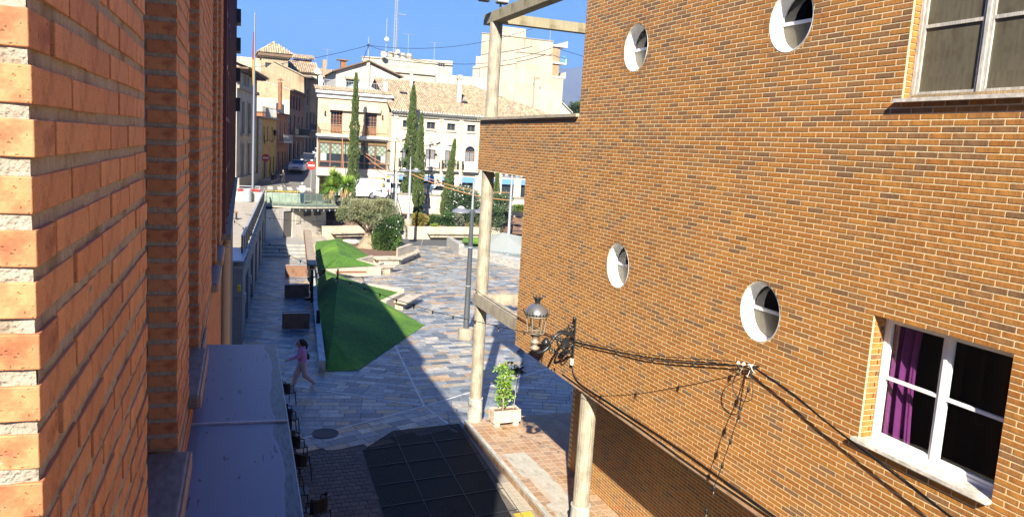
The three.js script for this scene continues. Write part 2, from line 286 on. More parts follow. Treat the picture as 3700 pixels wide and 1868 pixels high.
// tiled porch platform under the brick building
{
  const r = rng(45), pf = thing('porch_platform', 'raised porch floor of orange clay tiles with a worn concrete patch', 'porch'); pf.userData.kind = 'structure';
  part(pf, 'base', mat([.55, .45, .33], .9, { map: 'grain' }), bx(7.07, 13, -0.05, 0.2185, -21.12, -3));
  part(pf, 'nosing', M.cement, bx(7.045, 7.14, 0.16, 0.225, -21.14, -3));
  M.tileA = [[.44, .27, .15], [.48, .30, .17], [.41, .24, .125], [.50, .34, .21], [.38, .25, .155], [.46, .315, .195]].map(c => mat(c, 0.6, { map: 'stain', scale: 0.9, bump: 'grain', bs: 0.002 }));
  const tg = rbox(0.233, 0.022, 0.233, 0.003), L = [], rest = [[], [], [], [], [], []];
  for (let i = 0; i < 24; i++) for (let j = 0; j < 60; j++) {
    const x = 7.15 + 0.125 + i * 0.25, z = -21.08 + 0.125 + j * 0.25; if (x > 8.6 && z > -17.2) continue; if (z > -8 || x > 12.8) continue;
    const patch = x > 7.3 && x < 7.95 && z > -18.35 && !(x < 7.5 && z > -16.95 && z < -15.5); if (patch) continue;
    L.push([x, z, Math.floor(r() * 6), camD(x, 0, z), inFrame(x, 0.2, z)]);
  }
  L.sort((a, b) => (b[4] - a[4]) || (a[3] - b[3])); let n = 0;
  for (const [x, z, k, , vis] of L) { if (vis && n < 300) { const m = part(pf, 'tile', M.tileA[k], tg); m.position.set(x, 0.211 + rr(r, -.001, .001), z); m.rotation.y = Math.floor(r() * 4) * Math.PI / 2; n++; } else rest[k].push(tg.clone().translate(x, 0.211, z)); }
  rest.forEach((g, k) => { if (g.length) part(pf, 'far_tiles', M.tileA[k], merge(g)).userData.kind = 'stuff'; });
  part(pf, 'concrete_patch', mat([0.50, 0.46, 0.38], 0.9, { map: 'stain', scale: 0.8, bump: 'concrete', bs: 0.01 }), prism([[7.27, -18.42], [7.92, -18.44], [8.0, -17], [7.98, -15.4], [8.02, -9], [7.24, -9], [7.25, -15.4], [7.52, -15.52], [7.53, -16.9], [7.28, -16.96]], 0.2, 0.2235));
  for (let j = 0; j < 36; j++) { const z = -21.0 + j * 0.25; part(pf, 'riser_tile', M.tileA[Math.floor(r() * 6)], box(0.012, 0.15, 0.24, 7.042, 0.085, z + 0.125)); }
  // concrete strip between the grating and the porch
  struct('kerb_strip', mat([0.34, 0.29, 0.23], 0.85, { map: 'stain', scale: 0.8, bump: 'concrete', bs: 0.004 }), prism([[7.05, -21.3], [7.05, -8], [5.6, -8], [6.6, -17.0], [6.86, -20.3], [6.98, -21.3]], -0.02, 0.003), 'grey stained concrete strip along the porch step');
  for (let j = 0; j < 7; j++) for (let i = 0; i < 3; i++) { const z = -17.1 + j * 0.22, x = 6.95 - i * 0.2; if (x < 6.68 - (z + 17) * 0.06) continue; const m = part(pf, 'paving_tile', M.pave, rbox(0.19, 0.014, 0.21, 0.003)); m.position.set(x, 0.004, z); }
  tag(part(scene, 'painted_mark', mat([0.70, 0.46, 0.05], 0.7, { map: 'stain', scale: 0.5 }), prism([[6.5, -15.55], [6.95, -15.6], [6.95, -15.35], [6.5, -15.3]], 0.0, 0.0135)), 'worn yellow paint mark on the paving by the porch step', 'paint');
  // marble border strip behind the porch
  struct('porch_border', M.strip, bx(7.1, 13, -0.02, 0.03, -21.6, -21.14), 'pale marble border behind the porch');
}

// ================================================================ BRICK BUILDING (right)
const XR = 7.15, CP = 0.0675, BP = 0.281, BL = 0.2675, BH = 0.0532;
const RB = thing('brick_building', 'orange brown brick building with round windows raised on concrete columns', 'building');
const ROUND = [[-12.745, 10.23], [-12.775, 6.235], [-8.66, 6.25], [-8.655, 10.2]], RR = 0.42;
const RECT = [[-6.69, -4.99, 5.17, 6.65], [-6.69, -4.99, 9.1, 10.6]];
const WALLTOP = 14.0, ZN = 12;
{
  // shape axes: u = -z, v = y
  const s = new THREE.Shape([[-ZN, 3.47], [17.68, 3.47], [17.68, 7.63], [21.39, 7.63], [21.39, 9.03], [14.9, 9.03], [14.9, WALLTOP], [-ZN, WALLTOP]].map(p => new THREE.Vector2(...p)));
  for (const [z, y] of ROUND) { const h = new THREE.Path(); h.absarc(-z, y, RR, 0, Math.PI * 2, true); s.holes.push(h); }
  for (const [z0, z1, y0, y1] of RECT) { const h = new THREE.Path([[-z1, y0], [-z1, y1], [-z0, y1], [-z0, y0]].map(p => new THREE.Vector2(...p))); s.holes.push(h); }
  const g = new THREE.ExtrudeGeometry(s, { depth: 0.24, bevelEnabled: false, curveSegments: 40 }); g.rotateY(Math.PI / 2); g.translate(XR + 0.0046, 0, 0);
  part(RB, 'wall', M.mortarR, g);
}
const BRK = [[.47, .195, .038], [.44, .178, .031], [.49, .210, .042], [.41, .172, .038], [.45, .198, .048], [.32, .156, .054], [.255, .128, .050], [.50, .216, .038], [.43, .166, .028], [.35, .166, .050]];
M.brickR = BRK.map((c, i) => mat(c, 0.75, { map: 'brick', bump: 'brick', bs: 0.003 }));
M.brickInst = mat([1, 1, 1], 0.75, { map: 'brick', bump: 'brick', bs: 0.003 });
function brickKind(r, y, z) { const t = NZ(z / 23 + 5, y / 23, 16) + 0.5 * (NZ(z / 9 + 2, y / 9, 16) - 0.5); const k = r(); if (k < 0.12 + (y > 8.2 ? 0.2 : 0) + (t < 0.35 ? 0.14 : 0)) return [5, 6, 9][Math.floor(r() * 3)]; return [0, 1, 2, 3, 4, 7, 8][Math.floor(r() * 7)]; }
{
  const r = rng(101), full = [], cut = [];
  const D = 0.05;
  const nC = Math.floor((WALLTOP - 3.47) / CP);
  for (let c = 0; c < nC; c++) {
    const y0 = 3.47 + c * CP + 0.004, y1 = y0 + BH, yc = (y0 + y1) / 2;
    const zFar = yc > 9.03 ? -14.9 : yc > 7.64 ? -21.39 : -17.68;
    // spans between openings
    let spans = [[zFar, ZN]];
    for (const [a, b, ya, yb] of RECT) if (y1 > ya + 0.01 && y0 < yb - 0.01) { const o = []; for (const [s, e] of spans) { if (a > s && b < e) o.push([s, a], [b, e]); else o.push([s, e]); } spans = o; }
    const off = (c % 2) * BP / 2;
    for (const [s, e] of spans) {
      let z = Math.floor((s + 30) / BP) * BP - 30 + off - BP; 
      for (; z < e; z += BP) {
        let a = Math.max(z, s), b = Math.min(z + BL, e); if (b - a < 0.03) continue;
        let cr = null; for (const q of ROUND) { const dx = Math.max(a - q[0], 0, q[0] - b), dy = Math.max(y0 - q[1], 0, q[1] - y1); if (dx * dx + dy * dy < (RR + 0.014) ** 2) cr = q; }
        const o = { a, b, y0, y1, k: brickKind(r, yc, z), jx: rr(r, -.0012, .0012), v: rr(r, .9, 1.1) * (.86 + .28 * fbm(z / 14 + .37, yc / 14, 6, 3)) };
        if (cr) { o.c = cr; cut.push(o); } else full.push(o);
      }
    }
  }
  const zc = o => (o.a + o.b) / 2;
  for (const o of full) { o.d = camD(XR, o.y0, zc(o)); o.vis = inFrame(XR, o.y0, zc(o), 1.02) ? 1 : 0; }
  full.sort((p, q) => (q.vis - p.vis) || (p.d - q.d));
  const lenGeo = {}; const geoFor = L => { const k = Math.round(L * 200); if (!lenGeo[k]) lenGeo[k] = [0, 1, 2].map(() => { const g = rbox(D, BH, L, 0.004); const uv = g.attributes.uv, p = g.attributes.position, ou = R0() * 3, ov = R0() * 3; for (let i = 0; i < uv.count; i++) uv.setXY(i, p.getZ(i) + p.getX(i) + ou, p.getY(i) + ov); return g; }); return lenGeo[k]; };
  let n = 0; const inst = new Map();
  for (const o of full) {
    const L = o.b - o.a;
    if (n < 300) { const m = part(RB, 'brick', M.brickR[o.k], geoFor(L)[n % 3]); m.position.set(XR + D / 2 + o.jx, (o.y0 + o.y1) / 2, zc(o)); n++; }
    else { const key = Math.round(L * 200); if (!inst.has(key)) inst.set(key, []); inst.get(key).push(o); }
  }
  const m4 = new THREE.Matrix4(), col = new THREE.Color(), few = [];
  for (const [key, L] of inst) {
    if (L.length < 40) { for (const o of L) few.push(tint(geoFor(o.b - o.a)[0].clone().translate(XR + D / 2 + o.jx, (o.y0 + o.y1) / 2, zc(o)), BRK[o.k].map(x => x * o.v))); continue; }
    const im = sh(new THREE.InstancedMesh(geoFor(L[0].b - L[0].a)[0], M.brickInst, L.length)); im.name = 'far_bricks'; im.userData.kind = 'stuff';
    L.forEach((o, i) => { m4.makeRotationX(rr(r, -.004, .004)); m4.setPosition(XR + D / 2 + o.jx, (o.y0 + o.y1) / 2, zc(o)); im.setMatrixAt(i, m4); col.setRGB(...BRK[o.k].map(x => x * o.v)); im.setColorAt(i, col); });
    RB.add(im);
  }
  // bricks cut round the portholes: real outlines
  for (const o of cut) {
    const [cz, cy] = o.c, R = RR + 0.012, N = 10, up = [], lo = []; const mx = zc(o) - cz, my = (o.y0 + o.y1) / 2 - cy; const polys = [];
    if (Math.abs(my) > Math.abs(mx) * 0.6) {
      const top = my > 0; let cur = null;
      for (let i = 0; i <= N; i++) { const z = o.a + (o.b - o.a) * i / N, q = R * R - (z - cz) ** 2, e = q > 0 ? Math.sqrt(q) : -1; let ya = o.y0, yb = o.y1; if (e >= 0) { if (top) ya = Math.max(ya, cy + e); else yb = Math.min(yb, cy - e); } if (yb - ya > 0.003) { if (!cur) { cur = []; polys.push(cur); } cur.push([z, ya, yb]); } else cur = null; }
      for (const c of polys) if (c.length > 1) { const P = c.map(q => [q[0], q[1]]).concat(c.slice().reverse().map(q => [q[0], q[2]])); few.push(cutGeo(P, o)); }
    } else {
      const N2 = 6, left = mx < 0, P = []; const A = [], B = [];
      for (let i = 0; i <= N2; i++) { const y = o.y0 + (o.y1 - o.y0) * i / N2, q = R * R - (y - cy) ** 2, e = q > 0 ? Math.sqrt(q) : 0; const za = left ? o.a : Math.max(o.a, cz + e), zb = left ? Math.min(o.b, cz - e) : o.b; if (zb - za > 0.004) { A.push([za, y]); B.push([zb, y]); } }
      if (A.length > 1) few.push(cutGeo(A.concat(B.reverse()), o));
    }
  }
  function cutGeo(P, o) { const s = new THREE.Shape(P.map(p => new THREE.Vector2(-p[0], p[1]))); const g = new THREE.ExtrudeGeometry(s, { depth: D, bevelEnabled: false }); g.rotateY(Math.PI / 2); g.translate(XR + o.jx, 0, 0); return tint(g, BRK[o.k].map(x => x * o.v)); }
  M.brickVC = mat([1, 1, 1], 0.75, { map: 'brick', bump: 'brick', bs: 0.003, vc: true });
  part(RB, 'cut_bricks', M.brickVC, merge(few.map(g => { if (!g.attributes.uv) g.setAttribute('uv', new THREE.Float32BufferAttribute(new Float32Array(g.attributes.position.count * 2), 2)); return g; }))).userData.kind = 'stuff';
  // brick reveals of the two casement windows (far jambs facing the camera)
  for (const [z0, z1, ya, yb] of RECT) {
    const dep = ya < 6 ? 0.185 : 0.105, G = [];
    for (let c = 0; c < Math.round((yb - ya) / CP); c++) { const y = ya + 0.006 + c * CP; if (y + BH > yb) break; const k = brickKind(r, 5, z0); const split = c % 2 && dep > .15; const w = split ? 0.12 : dep; G.push(tint(box(w - 0.008, BH, 0.012, XR + 0.055 + (w - 0.055) / 2, y + BH / 2, z0 + 0.004), BRK[k].map(x => x * 1.15))); if (split) G.push(tint(box(dep - w - 0.012, BH, 0.012, XR + w + (dep - w) / 2 + .004, y + BH / 2, z0 + 0.004), BRK[(k + 3) % 10])); }
    part(RB, 'reveal_bricks', M.brickVC, merge(G)).userData.kind = 'stuff';
  }
  // ground-floor wall set back under the overhang
  const GX = 8.63, gf = []; part(RB, 'ground_floor_wall', M.mortarR, bx(GX + 0.004, 13.5, 0.1, 3.47, -17.22, ZN));
  for (let c = 0; c < 47; c++) for (let i = 0; i < 30; i++) { const z = -17.2 + i * BP + (c % 2) * BP / 2 + BL / 2, y = 0.235 + c * CP; if (z > -9.2) continue; gf.push([z, y, brickKind(r, 5, z)]); }
  const im = sh(new THREE.InstancedMesh(geoFor(BL)[1], M.brickInst, gf.length)); im.name = 'ground_floor_bricks'; im.userData.kind = 'stuff';
  gf.forEach(([z, y, k], i) => { m4.makeTranslation(GX + D / 2, y + BH / 2, z); im.setMatrixAt(i, m4); col.setRGB(...BRK[k].map(x => x * rr(r, .88, 1.1))); im.setColorAt(i, col); }); RB.add(im);
  const ends = []; for (let c = 0; c < 47; c++) for (let i = 0; i < 8; i++) { const x = GX + 0.02 + i * BP + (c % 2) * BP / 2; ends.push(tint(box(BL, BH, 0.03, x + BL / 2, 0.235 + c * CP + BH / 2, -17.22), BRK[brickKind(r, 5, x)])); } part(RB, 'end_wall_bricks', M.brickVC, merge(ends)).userData.kind = 'stuff';
}
// body: slabs, back walls, roof (closes the rooms)
part(RB, 'floor_slab', M.concrete, bx(XR + 0.02, 14, 3.475, 3.8, -17.66, ZN));
part(RB, 'upper_floor', M.room, bx(XR + 0.26, 14, 7.62, 7.9, -17.4, ZN));
part(RB, 'roof', M.concrete, bx(XR + 0.26, 14, WALLTOP - 0.2, WALLTOP, -14.88, ZN));
part(RB, 'back_wall', M.room, bx(13.8, 14, 3.8, WALLTOP - 0.2, -17.66, ZN));
part(RB, 'side_wall', M.mortarR, [bx(XR + 0.25, 13.8, 3.8, 7.62, -17.67, -17.42), bx(XR + 0.25, 13.8, 7.9, WALLTOP - 0.2, -14.89, -14.65), bx(XR + 0.25, 13.8, 3.8, 7.62, ZN - 0.2, ZN), bx(XR + 0.25, 13.8, 7.9, WALLTOP - 0.2, ZN - 0.2, ZN)]);
part(RB, 'room_partition', M.room, [bx(9.6, 9.7, 3.8, 7.62, -17.4, ZN - .2), bx(9.6, 9.7, 7.9, WALLTOP - .2, -14.6, ZN - .2)]);
part(RB, 'terrace_floor', M.concrete, bx(XR + 0.26, 13.8, 7.64, 7.9, -21.3, -17.68));
part(RB, 'terrace_parapet', M.mortarR, bx(XR + 0.25, 13.8, 7.9, 9.0, -21.38, -21.15));
part(RB, 'coping', M.concrete, bx(XR - 0.07, XR + 0.3, 9.035, 9.10, -21.46, -14.92));
part(RB, 'overhang_edge', mat([.52, .33, .2], .85, { map: 'stain', scale: .7 }), bx(XR - 0.004, XR + 0.05, 3.425, 3.472, -17.68, ZN));
// columns
function column(x, z, y0, y1, ped) {
  const c = part(RB, 'column', M.concrete, (() => {
    const seg = 96, g = new THREE.CylinderGeometry(0.178, 0.178, y1 - y0 - ped, seg, 1, false), p = g.attributes.position, uv = g.attributes.uv;
    for (let i = 0; i < p.count; i++) { const a = Math.atan2(p.getZ(i), p.getX(i)), k = 1 - 0.05 * Math.pow(Math.abs(Math.sin(a * 10)), 0.7); if (Math.hypot(p.getX(i), p.getZ(i)) > 0.05) { p.setX(i, p.getX(i) * k); p.setZ(i, p.getZ(i) * k); } uv.setXY(i, uv.getX(i) * 1.1, p.getY(i)); }
    g.computeVertexNormals(); g.translate(x, y0 + ped + (y1 - y0 - ped) / 2, z); return g;
  })());
  if (ped) part(c, 'pedestal', M.cement, lathe([[0.0, ped], [0.175, ped], [0.175, ped - 0.004], [0.196, ped + 0.012], [0.214, ped + 0.012], [0.216, ped - 0.02], [0.206, ped - 0.03], [0.212, 0.3], [0.214, 0]], 36).translate(x, y0, z));
  return c;
}
column(7.35, -21.02, 0.21, 7.64, 0.71); column(7.35, -21.02, 9.1, 11.72, 0);
column(7.35, -13.9, 0.21, 3.475, 0.71); column(7.35, -6.8, 0.21, 3.475, 0.71); column(13.2, -21.02, 0, 7.64, 0.71); column(13.2, -21.02, 7.9, 11.72, 0);
part(RB, 'tie_beam', M.concrete, bx(7.16, 7.46, 3.74, 4.06, -21.24, -17.69)); part(RB, 'tie_beam', M.concrete, bx(7.465, 13.3, 3.745, 4.055, -21.17, -20.87));
part(RB, 'pergola_beam', M.concreteMoss, bx(7.2, 7.5, 11.72, 12.0, -21.7, -14.9)); part(RB, 'pergola_beam', M.concreteMoss, bx(7.505, 13.6, 11.715, 11.98, -21.18, -20.9)); part(RB, 'pergola_beam', M.concreteMoss, bx(10.2, 10.5, 11.72, 12.0, -20.88, -14.9));
// portholes
for (const [z, y] of ROUND) {
  const w = part(RB, 'round_window', M.whitePaint, (() => { const L = []; const g = lathe([[RR - 0.003, -0.012], [RR - 0.014, -0.012], [RR - 0.022, 0.17], [RR - 0.048, 0.17], [RR - 0.048, 0.205], [RR - 0.003, 0.205]], 48); g.rotateZ(-Math.PI / 2); L.push(g); return L; })());
  w.position.set(XR + 0.01, y, z);
  part(w, 'crossbar', M.whitePaint, box(0.04, 0.045, (RR - 0.04) * 2, 0.19, 0.0, 0));
  part(w, 'pane', M.glass, (() => { const g = new THREE.CircleGeometry(RR - 0.046, 40, 0, Math.PI); g.rotateY(-Math.PI / 2); g.translate(0.19, 0.022, 0); return g; })());
  part(w, 'pane', M.dustGlass, (() => { const g = new THREE.CircleGeometry(RR - 0.046, 40, Math.PI, Math.PI); g.rotateY(-Math.PI / 2); g.translate(0.19, -0.022, 0); return g; })());
}
// casement windows
function casement(z0, z1, y0, y1, X, fm, glass, low) {
  const w = new THREE.Group(); w.name = 'casement_window'; RB.add(w); const zm = (z0 + z1) / 2 - 0.005, f = 0.042;
  part(w, 'frame', fm, [bx(X, X + 0.07, y0, y1, z0 + .015, z0 + f + .015), bx(X, X + 0.07, y0, y1, z1 - f - .004, z1 - .004), bx(X + .001, X + 0.069, y1 - f, y1 - .004, z0 + f, z1 - f), bx(X + .001, X + 0.069, y0 + .002, y0 + f, z0 + f, z1 - f), bx(X - .004, X + 0.066, y0 + f, y1 - f, zm - 0.022, zm + 0.022)]);
  for (const [a, b] of [[z0 + f + .017, zm - 0.024], [zm + 0.024, z1 - f - .006]]) {
    const s = 0.036, ya = y0 + f + .002, yb = y1 - f - .006, ymid = low ? y0 + 0.75 : y0 + 0.78;
    part(w, 'sash', low ? fm : M.oldWood, [bx(X + .012, X + .055, ya, yb, a, a + s), bx(X + .012, X + .055, ya, yb, b - s, b), bx(X + .013, X + .054, ya, ya + s, a + s, b - s), bx(X + .013, X + .054, yb - s, yb, a + s, b - s), bx(X + .013, X + .054, ymid - 0.018, ymid + 0.018, a + s, b - s)]);
    for (const [p, q] of [[ya + s, ymid - .018], [ymid + .018, yb - s]]) part(w, 'pane', glass, (() => { const g = new THREE.PlaneGeometry(b - a - 2 * s, q - p); const uv = g.attributes.uv, ps = g.attributes.position; for (let i = 0; i < uv.count; i++) uv.setXY(i, ps.getX(i) + a, ps.getY(i) + p); g.rotateY(-Math.PI / 2); g.translate(X + 0.034, (p + q) / 2, (a + b) / 2); return g; })());
  }
  return w;
}
const wl = casement(-6.69, -4.99, 5.17, 6.65, XR + 0.185, M.whitePaint, M.glass, true);
part(wl, 'sill', M.marble, [bx(XR - 0.075, XR + 0.2, 5.13, 5.172, -6.74, -4.985)]);
const wu = casement(-6.69, -4.99, 9.1, 10.6, XR + 0.105, M.oldWood, M.dustGlass, false);
part(wu, 'sill', M.marble, [bx(XR - 0.075, XR + 0.12, 9.06, 9.1, -6.74, -4.9)]);
part(wu, 'bottom_rail', M.rawWood, bx(XR + 0.095, XR + 0.108, 9.102, 9.15, -6.63, -5.0));
{ // curtain
  const P = []; for (let i = 0; i <= 40; i++) { const t = i / 40; P.push([XR + 0.36 + 0.05 * Math.sin(t * 19) + 0.02 * Math.sin(t * 43), -6.72 + t * 0.44]); }
  const F = []; for (let i = 0; i < 40; i++) for (let k = 0; k < 6; k++) { const y0 = 5.2 + k * 0.27, y1 = y0 + 0.27, q = y => 1 - 0.10 * Math.sin((y - 5.2) / 1.6 * 3.1), zz = (p, y) => -6.72 + (p[1] + 6.72) * q(y); F.push([[P[i][0], y0, zz(P[i], y0)], [P[i + 1][0], y0, zz(P[i + 1], y0)], [P[i + 1][0], y1, zz(P[i + 1], y1)], [P[i][0], y1, zz(P[i], y1)]]); }
  const g = faces(F); part(wl, 'curtain', mat([0.19, 0.02, 0.155], 0.85, { double: true, map: 'grain', scale: .3 }), g).userData.label = 'purple curtain drawn to the left';
}
// floodlights on the pergola post
{
  const f = thing('floodlight_mast', 'grey floodlights on a short post above the concrete pergola', 'floodlight', { pos: [7.4, 12.0, -20.9] });
  part(f, 'post', M.steel, cyl(0.03, 0.03, 0.42, 0, 0, 0, 10));
  part(f, 'bracket', M.steel, box(0.9, 0.04, 0.05, -0.2, 0.4, 0));
  for (const [x, s] of [[-0.5, 0.95], [0.02, 1], [0.42, .8]]) { const h = part(f, 'lamp_housing', M.galv, rbox(0.34 * s, 0.16 * s, 0.28 * s, 0.03, x, x > .3 ? .14 : 0.3, 0.05)); part(h, 'lens', M.dark, box(0.28 * s, 0.02, 0.2 * s, x, (x > .3 ? .14 : 0.3) - 0.085 * s, 0.05)); }
}

// ================================================================ LEFT BUILDING WITH BRICK PIERS
const LB = thing('pier_building', 'terracotta brick building with tall brick piers at the near left', 'building', { pos: [-0.248, 0, 0], ry: -2 * RAD });
LB.updateMatrixWorld(true);
{
  const r = rng(77), PC = 0.068, SL = 0.235, SJ = 0.014, SH = 0.0475, DP = 0.112;
  const COL = [[.66, .27, .105], [.61, .24, .092], [.70, .30, .12], [.65, .275, .11], [.58, .225, .085], [.68, .265, .095]];
  M.brickL = COL.map(c => mat(c, 0.72, { map: 'clay', bump: 'clay', bs: 0.004 }));
  const PIERS = [[-1.13, -2.34], [-3.42, -4.15], [-5.11, -7.27], [-8.35, -8.74], [-9.82, -10.85]], Y0 = 6.95, Y1 = 12.2;
  const gCache = {}; const geo = (w, h, d) => { const k = [w, h, d].map(x => Math.round(x * 400)).join(); if (!gCache[k]) { const g = new RoundedBoxGeometry(w, h, d, 2, 0.0022); const uv = g.attributes.uv, p = g.attributes.position, n = g.attributes.normal, o = R0() * 4; for (let i = 0; i < uv.count; i++) uv.setXY(i, (Math.abs(n.getX(i)) > .5 ? p.getZ(i) : p.getX(i)) + o, p.getY(i) + o); gCache[k] = g; } return gCache[k]; };
  const list = [];
  PIERS.forEach(([z0, z1], pi) => {
    const pr = new THREE.Group(); pr.name = 'pier'; LB.add(pr);
    // rough mortar body: lumpy faces
    const w = 0.44, len = z0 - z1, H = Y1 - Y0, core = new THREE.BoxGeometry(w, H, len, pi ? 1 : 24, pi ? 1 : 540, pi ? 1 : 40), p = core.attributes.position, n = core.attributes.normal;
    if (!pi) for (let i = 0; i < p.count; i++) { const x = p.getX(i), y = p.getY(i), z = p.getZ(i); if (n.getZ(i) > 0.5) { const e = (NZ(x * 1.7 + 3, y * 0.4, 64) - 0.45) * 0.012 * Math.min(1, Math.max(0, (.205 - x) / .03)) + (NY(x * 2.1, y * .5, 200) - 0.5) * 0.005; p.setZ(i, z + e); } if (n.getX(i) > 0.5) p.setX(i, x + (NZ(z * 1.3 + 1, y * 0.4, 128) - 0.5) * 0.005); }
    core.computeVertexNormals(); const uv = core.attributes.uv; for (let i = 0; i < uv.count; i++) uv.setXY(i, p.getZ(i) + p.getX(i), p.getY(i));
    core.translate(-w / 2 - 0.0045, (Y0 + Y1) / 2, (z0 + z1) / 2 - 0.0055); part(pr, 'mortar', M.mortarL, core);
    for (let c = 0; c < Math.floor(H / PC); c++) {
      const y = Y0 + c * PC + SH / 2 + 0.009, odd = c % 2, jz = rr(r, -.002, .002);
      // side face
      let z = z0 - (odd ? DP + SJ : 0), first = true;
      const push = (w2, d2, x, zz) => list.push({ pr, w: w2, d: d2, x: x + rr(r, -.0032, .0022), y: y + rr(r, -.0018, .0018), z: zz + jz, k: Math.floor(r() * 6), ry: rr(r, -.006, .006), pi, wd: 0, vis: 0 });
      while (z > z1 + 0.03) { const L = Math.min(SL, z - z1); push(DP, L, -DP / 2, z - L / 2); z -= L + SJ; }
      // front face
      let x = odd ? 0 : -DP - SJ; while (x > -0.42) { const L = Math.min(SL, x + 0.44); if (L > .03) push(L, DP, x - L / 2, z0 - DP / 2); x -= L + SJ; }
    }
  });
  const wv = new THREE.Vector3();
  for (const o of list) { wv.set(o.x, o.y, o.z); LB.localToWorld(wv); o.wd = camD(wv.x, wv.y, wv.z); o.vis = inFrame(wv.x, wv.y, wv.z, 1.12) ? 1 : 0; if (o.x < -0.2) o.vis = 0; }
  list.sort((a, b) => (b.vis - a.vis) || (a.wd - b.wd));
  const rest = new Map();
  list.forEach((o, i) => { const g = geo(o.w, SH, o.d); if (i < 300) { const m = part(o.pr, 'brick', M.brickL[o.k], g); m.position.set(o.x, o.y, o.z); m.rotation.y = o.ry; } else { if (!rest.has(g)) rest.set(g, []); rest.get(g).push(o); } });
  const m4 = new THREE.Matrix4(), col = new THREE.Color(), few = [];
  const bi = mat([1, 1, 1], 0.72, { map: 'clay', bump: 'clay', bs: 0.004 }); M.brickLI = bi;
  for (const [g, L] of rest) {
    if (L.length < 12) { for (const o of L) few.push(tint(g.clone().translate(o.x, o.y, o.z), COL[o.k])); continue; }
    const im = sh(new THREE.InstancedMesh(g, bi, L.length)); im.name = 'far_bricks'; im.userData.kind = 'stuff';
    L.forEach((o, i) => { m4.makeTranslation(o.x, o.y, o.z); im.setMatrixAt(i, m4); col.setRGB(...COL[o.k]); im.setColorAt(i, col); }); LB.add(im);
  }
  const bv = mat([1, 1, 1], 0.72, { map: 'clay', vc: true }); if (few.length) part(LB, 'odd_bricks', bv, merge(few)).userData.kind = 'stuff';
  // lower wall bricks
  const lw = []; for (let c = 0; c < 72; c++) for (let i = 0; i < 30; i++) { const z = -3.2 - i * 0.249 - (c % 2) * 0.125; if (z < -10.3) continue; lw.push([z, 1.98 + c * PC, Math.floor(r() * 6)]); }
  const im = sh(new THREE.InstancedMesh(geo(0.06, SH, SL), bi, lw.length)); im.name = 'lower_bricks'; im.userData.kind = 'stuff';
  lw.forEach(([z, y, k], i) => { m4.makeTranslation(-0.03, y, z); im.setMatrixAt(i, m4); col.setRGB(...COL[k]); im.setColorAt(i, col); }); LB.add(im);
  part(LB, 'lower_wall', M.mortarL, bx(-0.45, -0.006, -0.1, 6.9, -10.5, -1.13));
  part(LB, 'render_wall', mat([.34, .26, .20], .9, { map: 'plaster', scale: 3 }), bx(-0.45, -0.012, -0.1, 6.9, -25, -10.5));
  // body and roof line (casts the big shade over the plaza)
  part(LB, 'body', M.mortarL, [bx(-9, -0.452, -0.1, 12.2, -10.86, -1.135), bx(-9, -0.452, -0.1, 12.78, -25, -10.87)]);
  part(LB, 'cornice', M.granite, [bx(-0.6, 0.04, 12.205, 12.32, -10.85, -1.12), bx(-0.6, 0.04, 12.785, 12.9, -25, -10.87)]);
  // recessed windows, sills
  const red = mat([0.10, 0.012, 0.018], 0.35), redGlass = mat([0.05, 0.03, 0.04], 0.06, { metal: 0.0 }); M.redFrame = red; M.darkGlass = redGlass;
  for (let i = 0; i < 4; i++) {
    const a = PIERS[i][1], b = PIERS[i + 1][0]; const w = part(LB, 'recessed_window', red, [bx(-0.44, -0.38, 7.0, 12.15, a - .06, a - .002), bx(-0.44, -0.38, 7.0, 12.15, b + .002, b + .06), ...[7.0, 8.3, 9.6, 10.9, 12.05].map(y => bx(-0.43, -0.39, y, y + 0.06, b + .06, a - .06))]);
    part(w, 'pane', redGlass, bx(-0.425, -0.415, 7.0, 12.15, b + .01, a - .01));
    const s = part(LB, 'sill', M.granite, (() => { const g = new RoundedBoxGeometry(0.5, 0.075, a - b - 0.006, 2, 0.015); g.translate(-0.2, 6.913, (a + b) / 2); return g; })());
    part(s, 'sill_edge', M.graniteEdge, (() => { const g = new RoundedBoxGeometry(0.012, 0.07, a - b - 0.02, 2, 0.005); g.translate(0.052, 6.911, (a + b) / 2); return g; })());
  }
  // dark red curtain wall further along
  const cw = part(LB, 'curtain_wall', redGlass, bx(-0.44, -0.03, 6.95, 12.77, -24.98, -10.9));
  for (let z = -10.95; z > -25; z -= 1.17) part(cw, 'mullion', red, bx(-0.03, 0.045, 6.96, 12.74, z - 0.035, z + 0.035));
  for (let k = 0; k < 8; k++) part(cw, 'transom', red, bx(-0.03, 0.03, 7.0 + k * 0.72, 7.055 + k * 0.72, -24.98, -10.9));
  part(LB, 'long_sill', M.granite, bx(-0.3, 0.11, 6.87, 6.945, -24.99, -10.9));
  for (const y of [8.9, 9.75, 10.6, 11.4]) part(LB, 'bracket_box', M.dark, bx(0.0, 0.16, y, y + 0.38, -25.2, -24.4));
  // drain pipes
  const beige = mat([.46, .36, .27], .6);
  for (const z of [-10.75, -11.2, -11.7]) part(LB, 'drain_pipe', beige, cyl(0.05, 0.05, 6.8, 0.05, 0, z, 10));
  // metal clad ledge
  const led = tex(512, (u, v) => {
    const e = 1 - u, n = fbm(u, v, 6, 4), f = fbm(u, v, 40, 3, NY), wav = 0.10 + 0.16 * NZ(v, 0.3, 7) - 0.06;
    let c = [0.62 + .05 * n, 0.63 + .05 * n, 0.67 + .05 * n]; const d = e + (n - 0.5) * 0.16 < wav, d2 = Math.abs(e + (n - 0.5) * 0.16 - wav) < 0.022;
    if (d2) c = c.map(x => x + 0.06); if (d) { const k = f > 0.53 ? 0.45 : 0.72; c = [c[0] * k * 1.05, c[1] * k, c[2] * k * 0.88]; }
